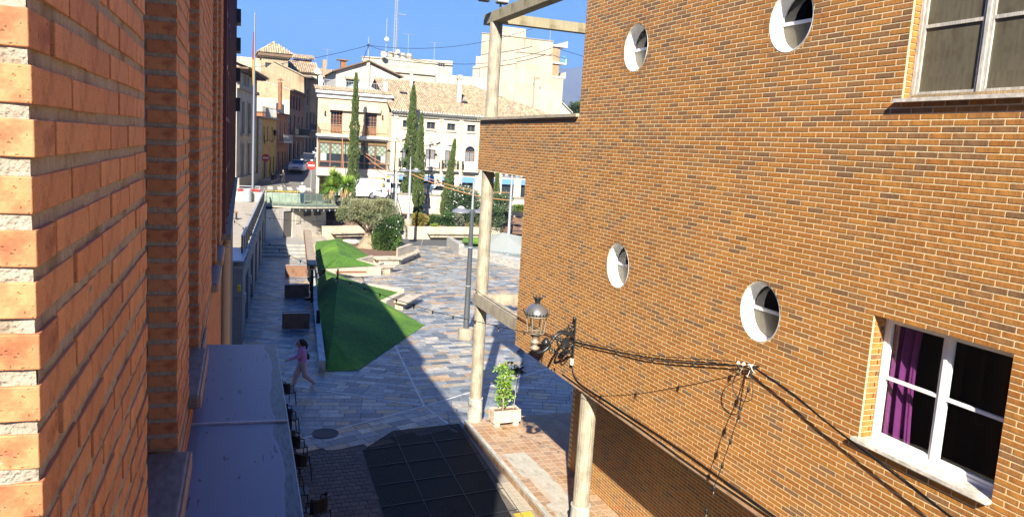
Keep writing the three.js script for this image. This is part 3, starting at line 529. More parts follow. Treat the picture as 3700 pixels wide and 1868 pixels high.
    const spot = fbm(u + .3, v + .7, 26, 3); if (spot > 0.80) c = c.map(x => x * 0.5);
    return c;
  }, 1); led.repeat.set(1, 1);
  const lm = mat([0.42, 0.51, 0.68], 0.36, { metal: 0.05 }); lm.map = led;
  const ledge = new THREE.Group(); ledge.name = 'metal_ledge'; LB.add(ledge);
  const sheet = (z0, z1, x1) => { const g = new THREE.BoxGeometry(x1, 0.02, z0 - z1), uv = g.attributes.uv, p = g.attributes.position; for (let i = 0; i < uv.count; i++) uv.setXY(i, (p.getX(i) + x1 / 2) / x1 * 0.98, (p.getZ(i) - z0) / 3.1); g.rotateZ(-0.02); g.translate(x1 / 2, 6.715, (z0 + z1) / 2); return g; };
  part(ledge, 'sheet', lm, sheet(0.4, -4.32, 0.5)); part(ledge, 'sheet', lm, sheet(-4.335, -6.02, 0.5));
  part(ledge, 'seam', M.galv, box(0.5, 0.014, 0.016, 0.25, 6.727, -4.328, 0, 0, -0.02));
  part(ledge, 'drip_edge', M.galv, [box(0.006, 0.07, 6.44, 0.503, 6.68, -2.81), box(0.5, 0.07, 0.006, 0.25, 6.683, -6.025)]);
  part(ledge, 'flashing', M.graniteEdge, bx(0.002, 0.012, 6.725, 6.86, -6.02, -4.6));
}
// ================================================================ TERRACE ON THE LEFT, BRIDGE, RETAINING WALLS
const TA = [1.15, -31.6], TB = [4.0, -63.3], tang = Math.atan2(TB[0] - TA[0], TA[1] - TB[1]);      // along the terrace front
const tp = (s, off = 0) => [TA[0] + Math.sin(tang) * s + Math.cos(tang) * off, TA[1] - Math.cos(tang) * s + Math.sin(tang) * off];
{
  const L = Math.hypot(TB[0] - TA[0], TB[1] - TA[1]);
  const tw = thing('terrace_wall', 'grey retaining wall with dark doorways below the raised terrace', 'wall', { pos: [TA[0], 0, TA[1]], ry: -tang });
  const gm = mat([.30, .26, .23], .85, { map: 'plaster', scale: 3 });
  const s = new THREE.Shape([[0, 0], [L, 0], [L, 3.05], [0, 3.05]].map(p => new THREE.Vector2(...p)));
  for (const [a, b] of [[2.2, 4.6], [6.5, 9.3], [11.5, 14], [17, 19.6], [22.5, 25]]) s.holes.push(new THREE.Path([[a, 0.02], [a, 2.35], [b, 2.35], [b, 0.02]].map(p => new THREE.Vector2(...p))));
  const g = new THREE.ExtrudeGeometry(s, { depth: 0.35, bevelEnabled: false }); g.rotateY(Math.PI / 2); g.translate(-0.35, 0, 0); part(tw, 'wall', gm, g);
  for (const [a, b] of [[2.2, 4.6], [6.5, 9.3], [11.5, 14], [17, 19.6], [22.5, 25]]) part(tw, 'door_lintel', M.concrete, bx(-0.34, -0.30, 2.2, 2.35, -b, -a));
  part(tw, 'inner_partition', gm, [1, 5.6, 10.4, 15.5, 21, 27].map(k => bx(-2.9, -.36, 0, 2.68, -k - .1, -k + .1)));
  part(tw, 'coping', M.concrete, bx(-0.4, 0.06, 3.052, 3.12, -L, 0));
  part(tw, 'end_wall', gm, [bx(-1.4, -0.35, 0, 3.3, -0.3, 0), bx(-6, -1.4, 0, 3.05, -0.3, 0)]);
  part(tw, 'end_ledge', M.galv, bx(-1.3, 0.02, 3.31, 3.36, -3.4, 0.05));
  for (const [y, z] of [[1.7, -0.9], [1.6, -5.6]]) part(tw, 'utility_box', M.galv, rbox(0.08, 0.4, 0.3, 0.01, 0.04, y, z));
  tag(part(scene, 'alarm_box', mat([.75, .48, .02], .4), rbox(0.14, 0.26, 0.2, 0.03, 1.0, 2.35, -31.2)), 'small yellow alarm box on the grey end wall', 'alarm');
  // terrace floor and railing
  struct('terrace_paving', M.pave, prism([[-30, -31.7], [TA[0] - .35, TA[1] - .1], [TB[0] - .35, TB[1]], [TB[0], -67], [TB[0] - 0.1, -75], [-30, -75]], 2.7, 2.906), 'pale paving of the raised terrace');
  const rl = thing('terrace_railing', 'long dark metal railing with handrail along the terrace edge', 'railing', { pos: [TA[0], 3.12, TA[1]], ry: -tang });
  part(rl, 'handrail', M.galv, bx(-0.19, -0.10, 0.92, 0.97, -L, -2)); part(rl, 'mesh_panel', mat([.22, .2, .17], .6), bx(-0.150, -0.142, 0.1, 0.86, -L, -2));
  for (let k = 2; k < L; k += 1.5) part(rl, 'post', M.iron, bx(-0.18, -0.12, 0.0, 0.92, -k - .03, -k + .03));
  // white door wall under the bridge
  const ww = thing('bridge_abutment', 'stained white wall with grey door and two vents below the footbridge', 'wall', { pos: [3.75, 0.55, -59.46], ry: 42 * RAD });
  const ws = new THREE.Shape([[-.05, -0.6], [6.6, -0.6], [6.6, 2.25], [-.05, 2.25]].map(p => new THREE.Vector2(...p)));
  const VENT = [[3.96, 4.86], [5.13, 6.03]];
  ws.holes.push(new THREE.Path([[1.79, 0.03], [1.79, 2.03], [2.74, 2.03], [2.74, 0.03]].map(p => new THREE.Vector2(...p))));
  for (const [a, b] of VENT) ws.holes.push(new THREE.Path([[a, 1.55], [a, 2.05], [b, 2.05], [b, 1.55]].map(p => new THREE.Vector2(...p))));
  part(ww, 'wall', mat([.62, .56, .47], .9, { map: 'stain', scale: 3.3 }), new THREE.ExtrudeGeometry(ws, { depth: 0.2, bevelEnabled: false }).translate(0, 0, -0.2));
  part(ww, 'door', mat([.13, .115, .10], .6), bx(1.8, 2.73, 0.03, 2.02, -0.12, -0.07)); part(ww, 'door_handle', M.steel, box(.12, .03, .05, 2.6, 1.0, -.04));
  for (const [a, b] of VENT) { const v = part(ww, 'vent', M.galv, bx(a, b, 1.55, 2.05, -0.16, -0.13)); for (let k = 0; k < 6; k++) part(v, 'slat', mat([.09, .07, .06], .7), box(b - a, 0.06, 0.012, (a + b) / 2, 1.58 + k * .085, -0.1, 0, .6)); }
  part(ww, 'meter_box', M.whiteWall, rbox(0.5, 0.6, 0.05, 0.01, 3.34, 1.34, 0.02));
  // footbridge
  const br = thing('footbridge', 'footbridge with glass railing and bracketed dark steel edge', 'bridge');
  const curve = []; for (let i = 0; i <= 12; i++) { const t = i / 12; curve.push([3.85 + t * 5.6, -61.7 + 1.05 * Math.sin(t * Math.PI) * 0.75 - t * 0.6]); }
  part(br, 'deck', M.pave, prism([...curve, [9.5, -67.3], [3.8, -67.3]], 2.78, 2.91));
  for (let i = 0; i < 12; i++) { const a = curve[i], b = curve[i + 1], dx = b[0] - a[0], dz = b[1] - a[1], l = Math.hypot(dx, dz), ry = Math.atan2(-dz, dx); part(br, 'edge_girder', M.iron, box(l + .02, 0.2, 0.06, (a[0] + b[0]) / 2, 2.70, (a[1] + b[1]) / 2 + .04, ry)); part(br, 'bracket', M.galv, box(0.03, 0.14, 0.1, a[0] + .1, 2.66, a[1] + .12, ry)); part(br, 'glass_panel', M.railGlass || (M.railGlass = mat([.74, .86, .80], .04, { physical: { transmission: 1, thickness: 0, ior: 1.45 } })), box(l - .05, 0.92, 0.012, (a[0] + b[0]) / 2, 3.42, (a[1] + b[1]) / 2, ry)); part(br, 'rail_post', M.steel, box(0.045, 1.06, 0.05, a[0], 3.42, a[1], ry)); part(br, 'handrail', M.iron, box(l + .02, 0.05, 0.06, (a[0] + b[0]) / 2, 3.97, (a[1] + b[1]) / 2, ry)); }
  // planter trough with flowers beyond the bridge rail
  const fp = thing('flower_trough', 'low grey stone trough of yellow flowers behind the glass railing', 'planter', { pos: [5.4, 2.91, -64.6] });
  part(fp, 'trough', M.cement, rbox(3.0, 0.8, 0.5, 0.02, 0, 0.4, 0)); const fr = rng(9), fl = [], fg = []; for (let i = 0; i < 260; i++) { const q = new THREE.IcosahedronGeometry(rr(fr, .025, .05), 0).translate(rr(fr, -1.4, 1.4), .82 + rr(fr, 0, .1), rr(fr, -.2, .2)); (i % 3 ? fl : fg).push(q); }
  part(fp, 'flowers', mat([.75, .55, .02], .8), merge(fl)).userData.kind = 'stuff'; part(fp, 'leaves', mat([.08, .16, .03], .8), merge(fg)).userData.kind = 'stuff';
  const lf = thing('flower_box', 'pale terrace planter with red flowers at the foot of the flagpole', 'planter', { pos: [2.75, 2.906, -64.7], ry: 0 });
  part(lf, 'box', M.whiteWall, [bx(-2.4, 1.0, 0, 0.75, -1.4, 0)]); const rd = []; for (let i = 0; i < 120; i++) rd.push(new THREE.IcosahedronGeometry(rr(fr, .03, .07), 0).translate(rr(fr, -.8, .9), .8 + rr(fr, 0, .14), rr(fr, -.8, -.3))); part(lf, 'flowers', mat([.55, .05, .04], .8), merge(rd)).userData.kind = 'stuff'; part(lf, 'rail', M.galv, [rod([-2.4, 1.15, -1], [.9, 1.15, -1], .04), rod([-2.4, .95, -1], [.9, .95, -1], .03), rod([.85, .75, -1], [.85, 1.15, -1], .03), rod([-1, .75, -1], [-1, 1.15, -1], .03)]);
  const bin = thing('litter_bin', 'ribbed pale metal litter bin standing on the terrace', 'bin', { pos: [2.62, 2.906, -64.2] });
  part(bin, 'body', M.galv, (() => { const P = []; for (let k = 0; k <= 20; k++) P.push([0.3 + (k % 2) * 0.02, 0.02 + k * 0.05]); P.push([0.26, 1.04], [0.26, 0.95]); return lathe(P, 24); })());
  const bn = thing('terrace_bench', 'dark slatted bench on the terrace beside the brick building', 'bench', { pos: [0.75, 2.906, -51], ry: 0.1 });
  for (let k = 0; k < 4; k++) part(bn, 'slat', M.rust, box(1.6, 0.03, 0.09, 0, 0.45, -0.2 + k * 0.12)); for (const x of [-.7, .7]) part(bn, 'leg', M.iron, box(0.06, 0.44, 0.45, x, 0.22, -0.02)); 
  // flagpole
  const fpz = thing('flagpole', 'tall silver flagpole with a furled red and yellow flag', 'flagpole', { pos: [3.07, 3.65, -65.5] });
  part(fpz, 'pole', M.steel, rod([0, 0, 0], [0, 13.7, 0], .10, 12, .06)); part(fpz, 'finial', M.steel, new THREE.SphereGeometry(.08, 10, 8).translate(0, 13.75, 0));
  const fS = (c, y0, y1) => part(fpz, 'flag', mat(c, .8, { double: true }), (() => { const F = []; for (let k = 0; k < 8; k++) { const a = y0 + (y1 - y0) * k / 8, b = y0 + (y1 - y0) * (k + 1) / 8, w = t => .06 + .07 * Math.sin((t - 8) * .7); F.push([[-.04, a, .04], [-.04 - w(a), a, .1], [-.04 - w(b), b, .1], [-.04, b, .04]], [[-.04 - w(a), a, .1], [-.02 - w(a) * .5, a, -.08], [-.02 - w(b) * .5, b, -.08], [-.04 - w(b), b, .1]]); } return faces(F); })());
  fS([.6, .36, .03], 8.3, 10.3); fS([.34, .05, .04], 10.3, 12.4);
}

// ================================================================ PLAZA FURNITURE
M.turf = mat([.085, .205, .010], 0.95, { map: 'turf', bump: 'turf', bs: 0.02, double: true });
M.bench = mat([.56, .47, .34], .8, { map: 'stain', scale: 1.4 });
M.cream = mat([.62, .53, .38], .85, { map: 'plaster', scale: 3 });
M.corten = mat([.26, .135, .075], .75, { map: 'stain', scale: .8 });
{
  // artificial grass mounds
  const m1 = thing('grass_mound', 'faceted dark green turf mound, the nearer one mostly in shade', 'turf mound', { group: 'turf mounds' });
  const A = [3.86, .02, -27.45], B = [4.97, .02, -27.35], C = [9.18, .02, -33.96], Dn = [7.92, .42, -37.7], E = [9.26, .42, -39.8], F = [7.23, .85, -38.95], K = [5.76, 1.25, -37.9], Bk = [6.14, .8, -44.5], Lb = [5.5, .45, -43.6], W1 = [4.75, .42, -37.2], W2 = [4.3, .4, -32.2], Q = [4.4, .62, -29.7], Ep = [7.6, .6, -41.4];
  part(m1, 'turf', M.turf, faces([[A, B, Q], [B, C, Q], [C, K, Q], [A, Q, W2], [Q, K, W2], [W2, K, W1], [C, Dn, K], [Dn, F, K], [Dn, E, F], [F, E, Ep], [K, F, Bk], [F, Ep, Bk], [K, Bk, Lb], [K, Lb, W1]]));
  const m2 = thing('grass_mound', 'bright sunlit green turf mound beside the olive tree', 'turf mound', { group: 'turf mounds' });
  const a = [7.21, .5, -59.2], b = [9.6, .5, -61.6], c = [10.0, .5, -52.2], d = [8.84, .5, -50.5], e = [9.7, .5, -48.1], f = [6.46, .5, -47], g = [5.84, .45, -45.9], k = [8.05, 1.25, -54.5], h = [7.7, .95, -49.6];
  part(m2, 'turf', M.turf, faces([[a, b, k], [b, c, k], [c, d, k], [d, h, k], [d, e, h], [e, f, h], [f, g, h], [g, a, k], [g, k, h]]));
  // white walls round the mounds with benches
  const w2 = thing('mound_wall', 'white low wall with recessed bench in front of the sunlit turf mound', 'wall');
  part(w2, 'wall', M.cream, prism([[6.4, -46.85], [9.75, -48.0], [9.9, -47.5], [6.45, -46.35]], 0, .5)); part(w2, 'end_wall', M.cream, prism([[9.7, -48.1], [10.45, -49.3], [10.2, -49.45], [9.5, -48.3]], 0, .52));
  part(w2, 'bench_seat', M.rust, bx(6.9, 8.7, .40, .45, -46.35, -45.9)); part(w2, 'bench_seat', M.bench, prism([[9.4, -47.6], [10.9, -48.1], [11.5, -49.0], [10.3, -48.9]], .38, .45)); part(w2, 'bench_base', M.bench, prism([[9.6, -47.75], [10.6, -48.1], [10.9, -48.7], [10.1, -48.7]], 0, .38));
  const w1 = thing('mound_wall', 'white angled bench wall at the side of the shaded turf mound', 'wall');
  part(w1, 'wall', M.cream, [prism([[7.85, -37.6], [9.3, -39.7], [9.55, -39.55], [8.1, -37.4]], 0, .46), prism([[9.3, -39.75], [7.6, -41.5], [7.75, -41.65], [9.55, -39.8]], 0, .62)]); part(w1, 'bench_seat', M.bench, prism([[8.5, -37.5], [9.7, -39.3], [10.4, -39.1], [9.0, -36.9]], .36, .43)); part(w1, 'bench_base', M.bench, prism([[8.6, -37.6], [9.6, -39.1], [9.95, -39.0], [8.95, -37.4]], 0, .36));
  const ow = thing('tree_planter', 'white polygonal planter wall with stone bench round the olive tree', 'planter');
  part(ow, 'soil', M.soil, prism([[8.9, -50.6], [10.0, -52.2], [11.4, -52.4], [13.2, -54.4], [13.4, -58], [10, -61.7], [9.6, -61.6], [10, -52.3]].slice(2).concat([[10, -52.3]]), 0, .42));
  part(ow, 'wall', M.cream, [prism([[8.85, -50.4], [10.15, -52.1], [10.3, -51.9], [8.9, -50.15]], 0, .56), prism([[8.9, -50.3], [9.8, -48.2], [9.95, -48.3], [9.1, -50.2]], 0, .53), prism([[10.1, -52.1], [11.9, -52.3], [11.9, -52.05], [10.2, -51.85]], 0, .5), prism([[11.9, -52.3], [13.3, -54.6], [13.6, -54.5], [11.95, -52.0]], 0, 1.05), prism([[13.3, -54.7], [13.5, -58], [13.8, -58], [13.6, -54.5]], 0, .5)]);
  part(ow, 'bench_seat', M.bench, prism([[10.2, -51.7], [11.85, -51.9], [13.9, -55.3], [14.5, -56.6], [14.2, -54.6], [12.1, -51.2], [10.3, -51.1]], .40, .47)); part(ow, 'bench_base', M.bench, [prism([[10.4, -51.8], [11.85, -52.0], [11.9, -51.35], [10.5, -51.25]], 0, .40), prism([[11.9, -52.0], [13.3, -54.4], [13.6, -54.1], [11.95, -51.4]], 0, .40)]);
  tag(part(scene, 'rock', M.cement, (() => { const g = new THREE.IcosahedronGeometry(.5, 2), p = g.attributes.position; for (let i = 0; i < p.count; i++) { const n = .8 + .4 * NZ(p.getX(i) * .3 + 2, p.getY(i) * .3 + p.getZ(i) * .2, 8); p.setXYZ(i, p.getX(i) * n * 1.9, p.getY(i) * n * .45, p.getZ(i) * n * .8); } g.computeVertexNormals(); g.translate(10.0, .62, -58.6); return g; })()), 'long grey rock lying behind the olive trunk', 'rock');
  // low white wall along the promenade
  const lw = thing('low_wall', 'long low pale wall along the left edge of the shaded turf', 'wall');
  part(lw, 'wall', mat([.55, .54, .50], .8, { map: 'stain', scale: 1.2 }), [prism([[3.6, -27.4], [3.83, -27.4], [5.65, -46], [5.42, -46]], 0, .42), prism([[5.42, -46.02], [5.65, -46.02], [6.7, -59], [6.45, -59]], 0, .5)]);
  // portico frame: long flat top on posts
  const pg = thing('portico_frame', 'long flat tan topped steel portico frame on dark posts along the promenade', 'portico');
  part(pg, 'top', mat([.40, .31, .20], .75, { map: 'plaster', scale: 2 }), prism([[4.36, -38.0], [4.74, -37.8], [6.12, -52.2], [5.70, -52.3]], 2.12, 2.2)); part(pg, 'side_fascia', M.corten, prism([[4.33, -38.0], [4.36, -38.0], [5.70, -52.3], [5.66, -52.3]], 1.9, 2.2));
  for (let i = 0; i < 6; i++) { const t = i / 5, x = 4.58 + t * 1.33, z = -38.1 - t * 14; part(pg, 'post', M.iron, bx(x - .06, x + .06, .3, 2.12, z - .06, z + .06)); } part(pg, 'cross_bar', M.iron, [bx(4.5, 4.62, 1.2, 1.3, -39.5, -38.0), bx(4.25, 4.65, .42, .55, -38.2, -37.9)]);
  // corten panels
  [[4.13, 5.35, -47.0, 'tan lit'], [3.56, 4.75, -40.7, 'dark, middle'], [2.91, 4.02, -34.0, 'dark, nearest']].forEach(([x0, x1, z, w], i) => { const p = thing('divider_panel', ['brown steel divider box on the promenade catching the sun', 'dark steel divider box on the promenade, middle of three', 'dark steel divider box on the promenade nearest the walking woman'][i], 'divider', { group: 'promenade dividers' }); part(p, 'panel', M.corten, bx(x0, x1, .0, .68, z - .07, z)); part(p, 'cap', M.galv, bx(x0 - .01, x1 + .01, .682, .71, z - .09, z + .02)); part(p, 'back_panel', M.corten, bx(x0, x1, 0, .66, z - .5, z - .44)); });
  // bollard light
  const bo = thing('bollard_light', 'short black bollard light on the low wall by the turf', 'bollard', { pos: [4.28, .42, -33.2] });
  part(bo, 'post', M.black, cyl(.085, .085, .34, 0, 0, 0, 14)); part(bo, 'louvre', M.iron, [cyl(.07, .07, .16, 0, .34, 0, 14), ...[.36, .4, .44, .48].map(y => cyl(.088, .088, .012, 0, y, 0, 14))]); part(bo, 'cap', M.black, new THREE.SphereGeometry(.086, 14, 8, 0, 6.283, 0, 1.57).translate(0, .5, 0));
  const sp = thing('spot_post', 'thin dark spotlight post on top of the shaded turf mound', 'spotlight', { pos: [5.85, 1.1, -38.4] }); part(sp, 'post', M.iron, cyl(.04, .04, .8, 0, 0, 0, 8)); part(sp, 'head', M.galv, new THREE.SphereGeometry(.06, 8, 6).translate(0, .02, .08));
}
// double headed street lamps
function streetLamp(label, x, y, z, H, headY, tall, mast, ry = 0, polem = M.lampPole) {
  const g = thing('street_lamp', label, 'street lamp', { group: 'double headed street lamps', pos: [x, y, z], ry });
  part(g, 'footing', M.concrete, cyl(.33, .33, .5, 0, 0, 0, 20)); part(g, 'pole', polem, rod([0, .45, 0], [0, headY + .1, 0], .13, 16, .085)); part(g, 'collar', M.galv, [cyl(.125, .125, .05, 0, headY * .72, 0, 16), cyl(.135, .135, .04, 0, headY * .42, 0, 16)]);
  part(g, 'mast', M.galv, rod([0, headY, 0], [0, headY + mast, 0], .05, 10, .035)); part(g, 'cross_arm', M.lampHead, box(1.0, .05, .07, 0, headY + .05, 0));
  for (const s of [-1, 1]) { const h = part(g, 'lamp_head', M.lampHead, lathe([[0, .12], [.12, .12], [.2, .1], [.34, .02], [.40, -.06], [.38, -.07], [.1, -.03], [0, -.03]], 28).translate(s * .5, headY + .02, 0)); part(h, 'cap', M.white, lathe([[0, .1], [.08, .09], [.15, .03], [.16, 0], [0, 0]], 20).translate(s * .5, headY + .12, 0)); }
  return g;
}
streetLamp('dark double headed street lamp in the plaza beside the concrete column', 10.33, 0, -31.32, 6, 5.55, 0, 1.25);
streetLamp('grey double headed street lamp behind the round bush', 14.36, 2.0, -64, 5, 3.5, 0, 1.5, 0, M.galv);
streetLamp('grey double headed street lamp in front of the tall twin cypresses', 15.0, 1.6, -62, 5, 4.42, 0, 1.15, 0, M.galv);
streetLamp('grey double headed street lamp seen between the column and brick wall', 23.65, .35, -61.5, 6, 5.55, 0, .3, 0, M.galv);
// concrete flower trough with ficus at the column
{
  const t = thing('concrete_trough', 'rectangular cream concrete planter on two feet by the fluted column', 'planter', { pos: [8.12, .222, -20.55], ry: 3 * RAD });
  const cm = mat([.70, .56, .42], .85, { map: 'concrete', scale: .8 });
  part(t, 'trough', cm, [bx(-.43, .43, .12, .48, .16, .2), bx(-.43, .43, .12, .48, -.2, -.16), bx(-.43, -.39, .12, .48, -.16, .16), bx(.39, .43, .12, .48, -.16, .16), bx(-.39, .39, .12, .16, -.16, .16)]); for (const x of [-.3, .3]) part(t, 'foot', cm, (() => { const g = box(.16, .12, .36, x, .06, 0); return g; })()); part(t, 'soil', M.soil, bx(-.39, .39, .16, .43, -.159, .159));
}
// cafe chairs under the metal ledge
{
  const bm = M.black;
  function chair(x, z, ry, label) {
    const g = thing('cafe_chair', label, 'chair', { group: 'black metal cafe chairs', pos: [x, 0, z], ry });
    part(g, 'seat', bm, rbox(.42, .03, .42, .012, 0, .45, 0)); for (const [a, b] of [[-.18, .18], [.18, .18], [-.2, -.2], [.2, -.2]]) part(g, 'leg', bm, rod([a * 1.15, 0.012, b * 1.2], [a, .45, b], .014, 6));
    const arc = []; for (let i = 0; i <= 16; i++) { const t = -1.9 + 3.8 * i / 16; arc.push([.25 * Math.sin(t), .72 + .08 * Math.cos(t), -.22 * Math.cos(t) + .0]); } part(g, 'back_rail', bm, tube(arc, .016, 32, 6));
    part(g, 'backrest', bm, (() => { const F = []; for (let i = 0; i < 8; i++) { const a = -1.5 + 3 * i / 8, b = -1.5 + 3 * (i + 1) / 8, p = (t, y) => [.24 * Math.sin(t), y, -.21 * Math.cos(t)]; F.push([p(a, .47), p(b, .47), p(b, .79), p(a, .79)]); } const q = faces(F); return q; })()).material = M.blackD || (M.blackD = mat([.012, .012, .013], .45, { double: true }));
    for (const s of [-1, 1]) part(g, 'arm_post', bm, rod([s * .2, .45, .12], [s * .24, .7, .08], .012));
  }
  [[2.2, -24.0, 'behind the walking woman\'s feet, farthest of the row'], [2.1, -21.7, 'second farthest along the metal ledge'], [1.98, -20.5, 'third farthest, mostly hidden by the metal ledge'], [2.1, -19.6, 'with rounded back level with the manhole cover'], [2.02, -18.4, 'with open back beside the block paving'], [1.85, -16.9, 'almost hidden by the metal ledge'], [2.12, -15.9, 'nearest the bottom of the picture']].forEach(([x, z, l], i) => chair(x, z, [2.0, 1.7, 1.2, 1.75, 2.3, 1.5, -2.4][i], 'black metal cafe chair ' + l));
}
// pool with glass pyramid, right of the plaza
{
  const p = thing('fountain_pool', 'pale marble pool with white pyramid skylight and shallow water', 'fountain');
  part(p, 'wall', M.marbleW || (M.marbleW = mat([.48, .46, .41], .6, { map: 'slate', scale: 2 })), [prism([[17.8, -56.8], [18.2, -61.5], [18.6, -61.5], [18.25, -56.9]], 0, .75), prism([[17.8, -56.8], [20.2, -49.2], [31, -45.5], [31, -45.9], [20.45, -49.5], [18.2, -56.9]], 0, .55), prism([[18.2, -55.2], [20.5, -49.6], [31, -46], [31, -46.8], [20.9, -50.3], [18.8, -55.5]], 0, .62)]);
  part(p, 'water', mat([.30, .38, .35], .08, { metal: .0 }), prism([[18.3, -56.5], [20.9, -50.4], [31, -47], [31, -62], [18.6, -61.4]], .3, .45));
  const ap = [24.2, 1.55, -65.0].map((v, i) => [22.6, 1.35, -60.2][i]), bs = [[19.4, .46, -55.8], [22.5, .46, -53.2], [28.5, .46, -57.5], [25, .46, -64], [19.6, .46, -61.2]]; part(p, 'pyramid', mat([.42, .46, .41], .3), faces(bs.map((b, i) => [b, bs[(i + 1) % 5], ap]))); part(p, 'turf_corner', M.turf, faces([[[18.5, .76, -58.4], [20.0, .72, -56.4], [20.4, 1.05, -59.0]], [[18.5, .76, -58.4], [20.4, 1.05, -59.0], [19.5, .8, -61]]]));
}
// cream planter walls with benches at the back of the plaza
{
  const p1 = thing('planter_wall', 'long cream planter wall with stone bench below the yucca', 'planter wall'); part(p1, 'wall', M.cream, prism([[8.2, -62.6], [13.0, -64.0], [13.0, -64.4], [8.2, -63.0]], 0, 1.28)); part(p1, 'wall_return', M.cream, prism([[8.2, -62.7], [8.2, -66], [8.6, -66], [8.6, -62.9]], 0, 1.27)); part(p1, 'bench_seat', M.bench, prism([[9.0, -62.2], [12.6, -63.2], [12.6, -63.8], [8.9, -62.75]], .74, .82)); part(p1, 'bench_base', M.bench, prism([[9.3, -62.5], [12.4, -63.35], [12.4, -63.8], [9.3, -62.95]], .5, .74));
  const p2 = thing('planter_wall', 'long cream planter wall with bench in front of the shrubs', 'planter wall'); part(p2, 'wall', M.cream, [prism([[16.1, -65.5], [24.6, -66.2], [24.6, -66.6], [16.1, -65.9]], 0, 1.1), prism([[15.9, -65.6], [16.1, -65.5], [16.1, -69.9], [15.9, -69.9]], 0, 1.09)]); part(p2, 'bench_seat', M.bench, prism([[17.6, -65.0], [23.3, -65.5], [23.3, -66.05], [17.6, -65.6]], .5, .58)); part(p2, 'bench_base', M.bench, prism([[17.8, -65.2], [23.2, -65.7], [23.2, -66.1], [17.8, -65.65]], .22, .5));
  struct('planter_soil', M.soil, [faces([[[8.6, 1.05, -63.1], [13, 1.05, -64.3], [13, 2.85, -67.3], [6.9, 1.6, -67.2]], [[8.6, 1.05, -63.1], [6.9, 1.6, -67.2], [6.6, .6, -63.4]]]), faces([[[16.1, .95, -66], [24.5, .95, -66.5], [24.6, 2.0, -70.1], [16.1, 2.0, -70.1]], [[24.5, .6, -66.5], [34, .4, -63], [34, 2, -70.1], [24.6, 2.0, -70.1]]])], 'brown planter soil sloping up to the street');
  const rw = thing('street_parapet', 'pale stone parapet wall along the street above the shrubs', 'wall'); part(rw, 'wall', M.whiteWall, [bx(15.8, 40, 1.4, 3.6, -70.0, -69.6)]); part(rw, 'coping', M.concrete, bx(15.75, 40, 3.602, 3.68, -70.05, -69.5));
  const st = thing('garden_stair', 'narrow stone stair with handrail climbing to the street beside the round bush', 'stair'); for (let i = 0; i < 18; i++) part(st, 'step', M.stepStone, bx(14.2, 15.85, 0, .16 * (i + 1), -65.6 - i * .27, -65.6 - (i + 1) * .27 - .02)); part(st, 'handrail', M.iron, [rod([15.7, .9, -65.5], [15.7, 3.8, -70.3], .03), rod([15.7, 0, -65.5], [15.7, 1.0, -65.5], .03), rod([15.7, 2.8, -70.2], [15.7, 3.8, -70.2], .03)]);
  const fe = thing('garden_fence', 'low silver railing beside the grey door wall', 'railing'); part(fe, 'top_rail', M.steel, [rod([6.2, 1.65, -63.1], [8.4, 1.65, -63.1], .035), rod([6.2, .72, -63.1], [8.4, .72, -63.1], .03)]); for (let k = 0; k <= 22; k++) part(fe, 'bar', M.steel, rod([6.2 + k * .1, .7, -63.1], [6.2 + k * .1, 1.62, -63.1], .012, 5));
  const rf = thing('pool_railing', 'thin dark railing with soil bed behind the pool', 'railing'); part(rf, 'rail', M.iron, [rod([24.8, 1.15, -63.5], [33, 1.0, -62], .04), rod([24.8, .7, -63.5], [33, .55, -62], .04)]);
}

// ================================================================ TOWN BEHIND THE PLAZA
function rectPath(x0, x1, y0, y1, arch) { const p = new THREE.Path(); p.moveTo(x0, y0); p.lineTo(x0, y1); if (arch) p.absarc((x0 + x1) / 2, y1, (x1 - x0) / 2, Math.PI, 0, true); else p.lineTo(x1, y1); p.lineTo(x1, y0); p.closePath(); return p; }
function facade(parent, m, outline, holes, z, d, name = 'wall') {
  const s = new THREE.Shape(outline.map(p => new THREE.Vector2(...p))); for (const h of holes) s.holes.push(rectPath(h[0], h[1], h[2], h[3], h[4]));
  return part(parent, name, m, new THREE.ExtrudeGeometry(s, { depth: d, bevelEnabled: false, curveSegments: 16 }).translate(0, 0, z - d));
}
M.glassDark = mat([.035, .045, .055], .08); M.woodBrown = mat([.22, .085, .035], .6, { map: 'wood' }); M.shutter = mat([.17, .13, .11], .8);
function win(parent, x0, x1, y0, y1, z, fm, cols = 2, rows = 2, arch = false, gm = M.glassDark, name = 'window') {
  const w = 0.07, fr = [bx(x0, x0 + w, y0, y1, z - .09, z - .03), bx(x1 - w, x1, y0, y1, z - .09, z - .03), bx(x0 + w, x1 - w, y0, y0 + w, z - .09, z - .03), bx(x0 + w, x1 - w, y1 - w, y1, z - .09, z - .03)];
  for (let i = 1; i < cols; i++) { const x = x0 + (x1 - x0) * i / cols; fr.push(bx(x - .035, x + .035, y0 + w, y1 - w, z - .088, z - .035)); }
  for (let i = 1; i < rows; i++) { const y = y0 + (y1 - y0) * i / rows; fr.push(bx(x0 + w, x1 - w, y - .03, y + .03, z - .086, z - .038)); }
  const o = part(parent, name, fm, fr); const P = [bx(x0, x1, y0, y1, z - .16, z - .10)]; if (arch) P.push(new THREE.CircleGeometry((x1 - x0) / 2, 20, 0, Math.PI).translate((x0 + x1) / 2, y1, z - .1));
  part(o, 'pane', gm, P); return o;
}
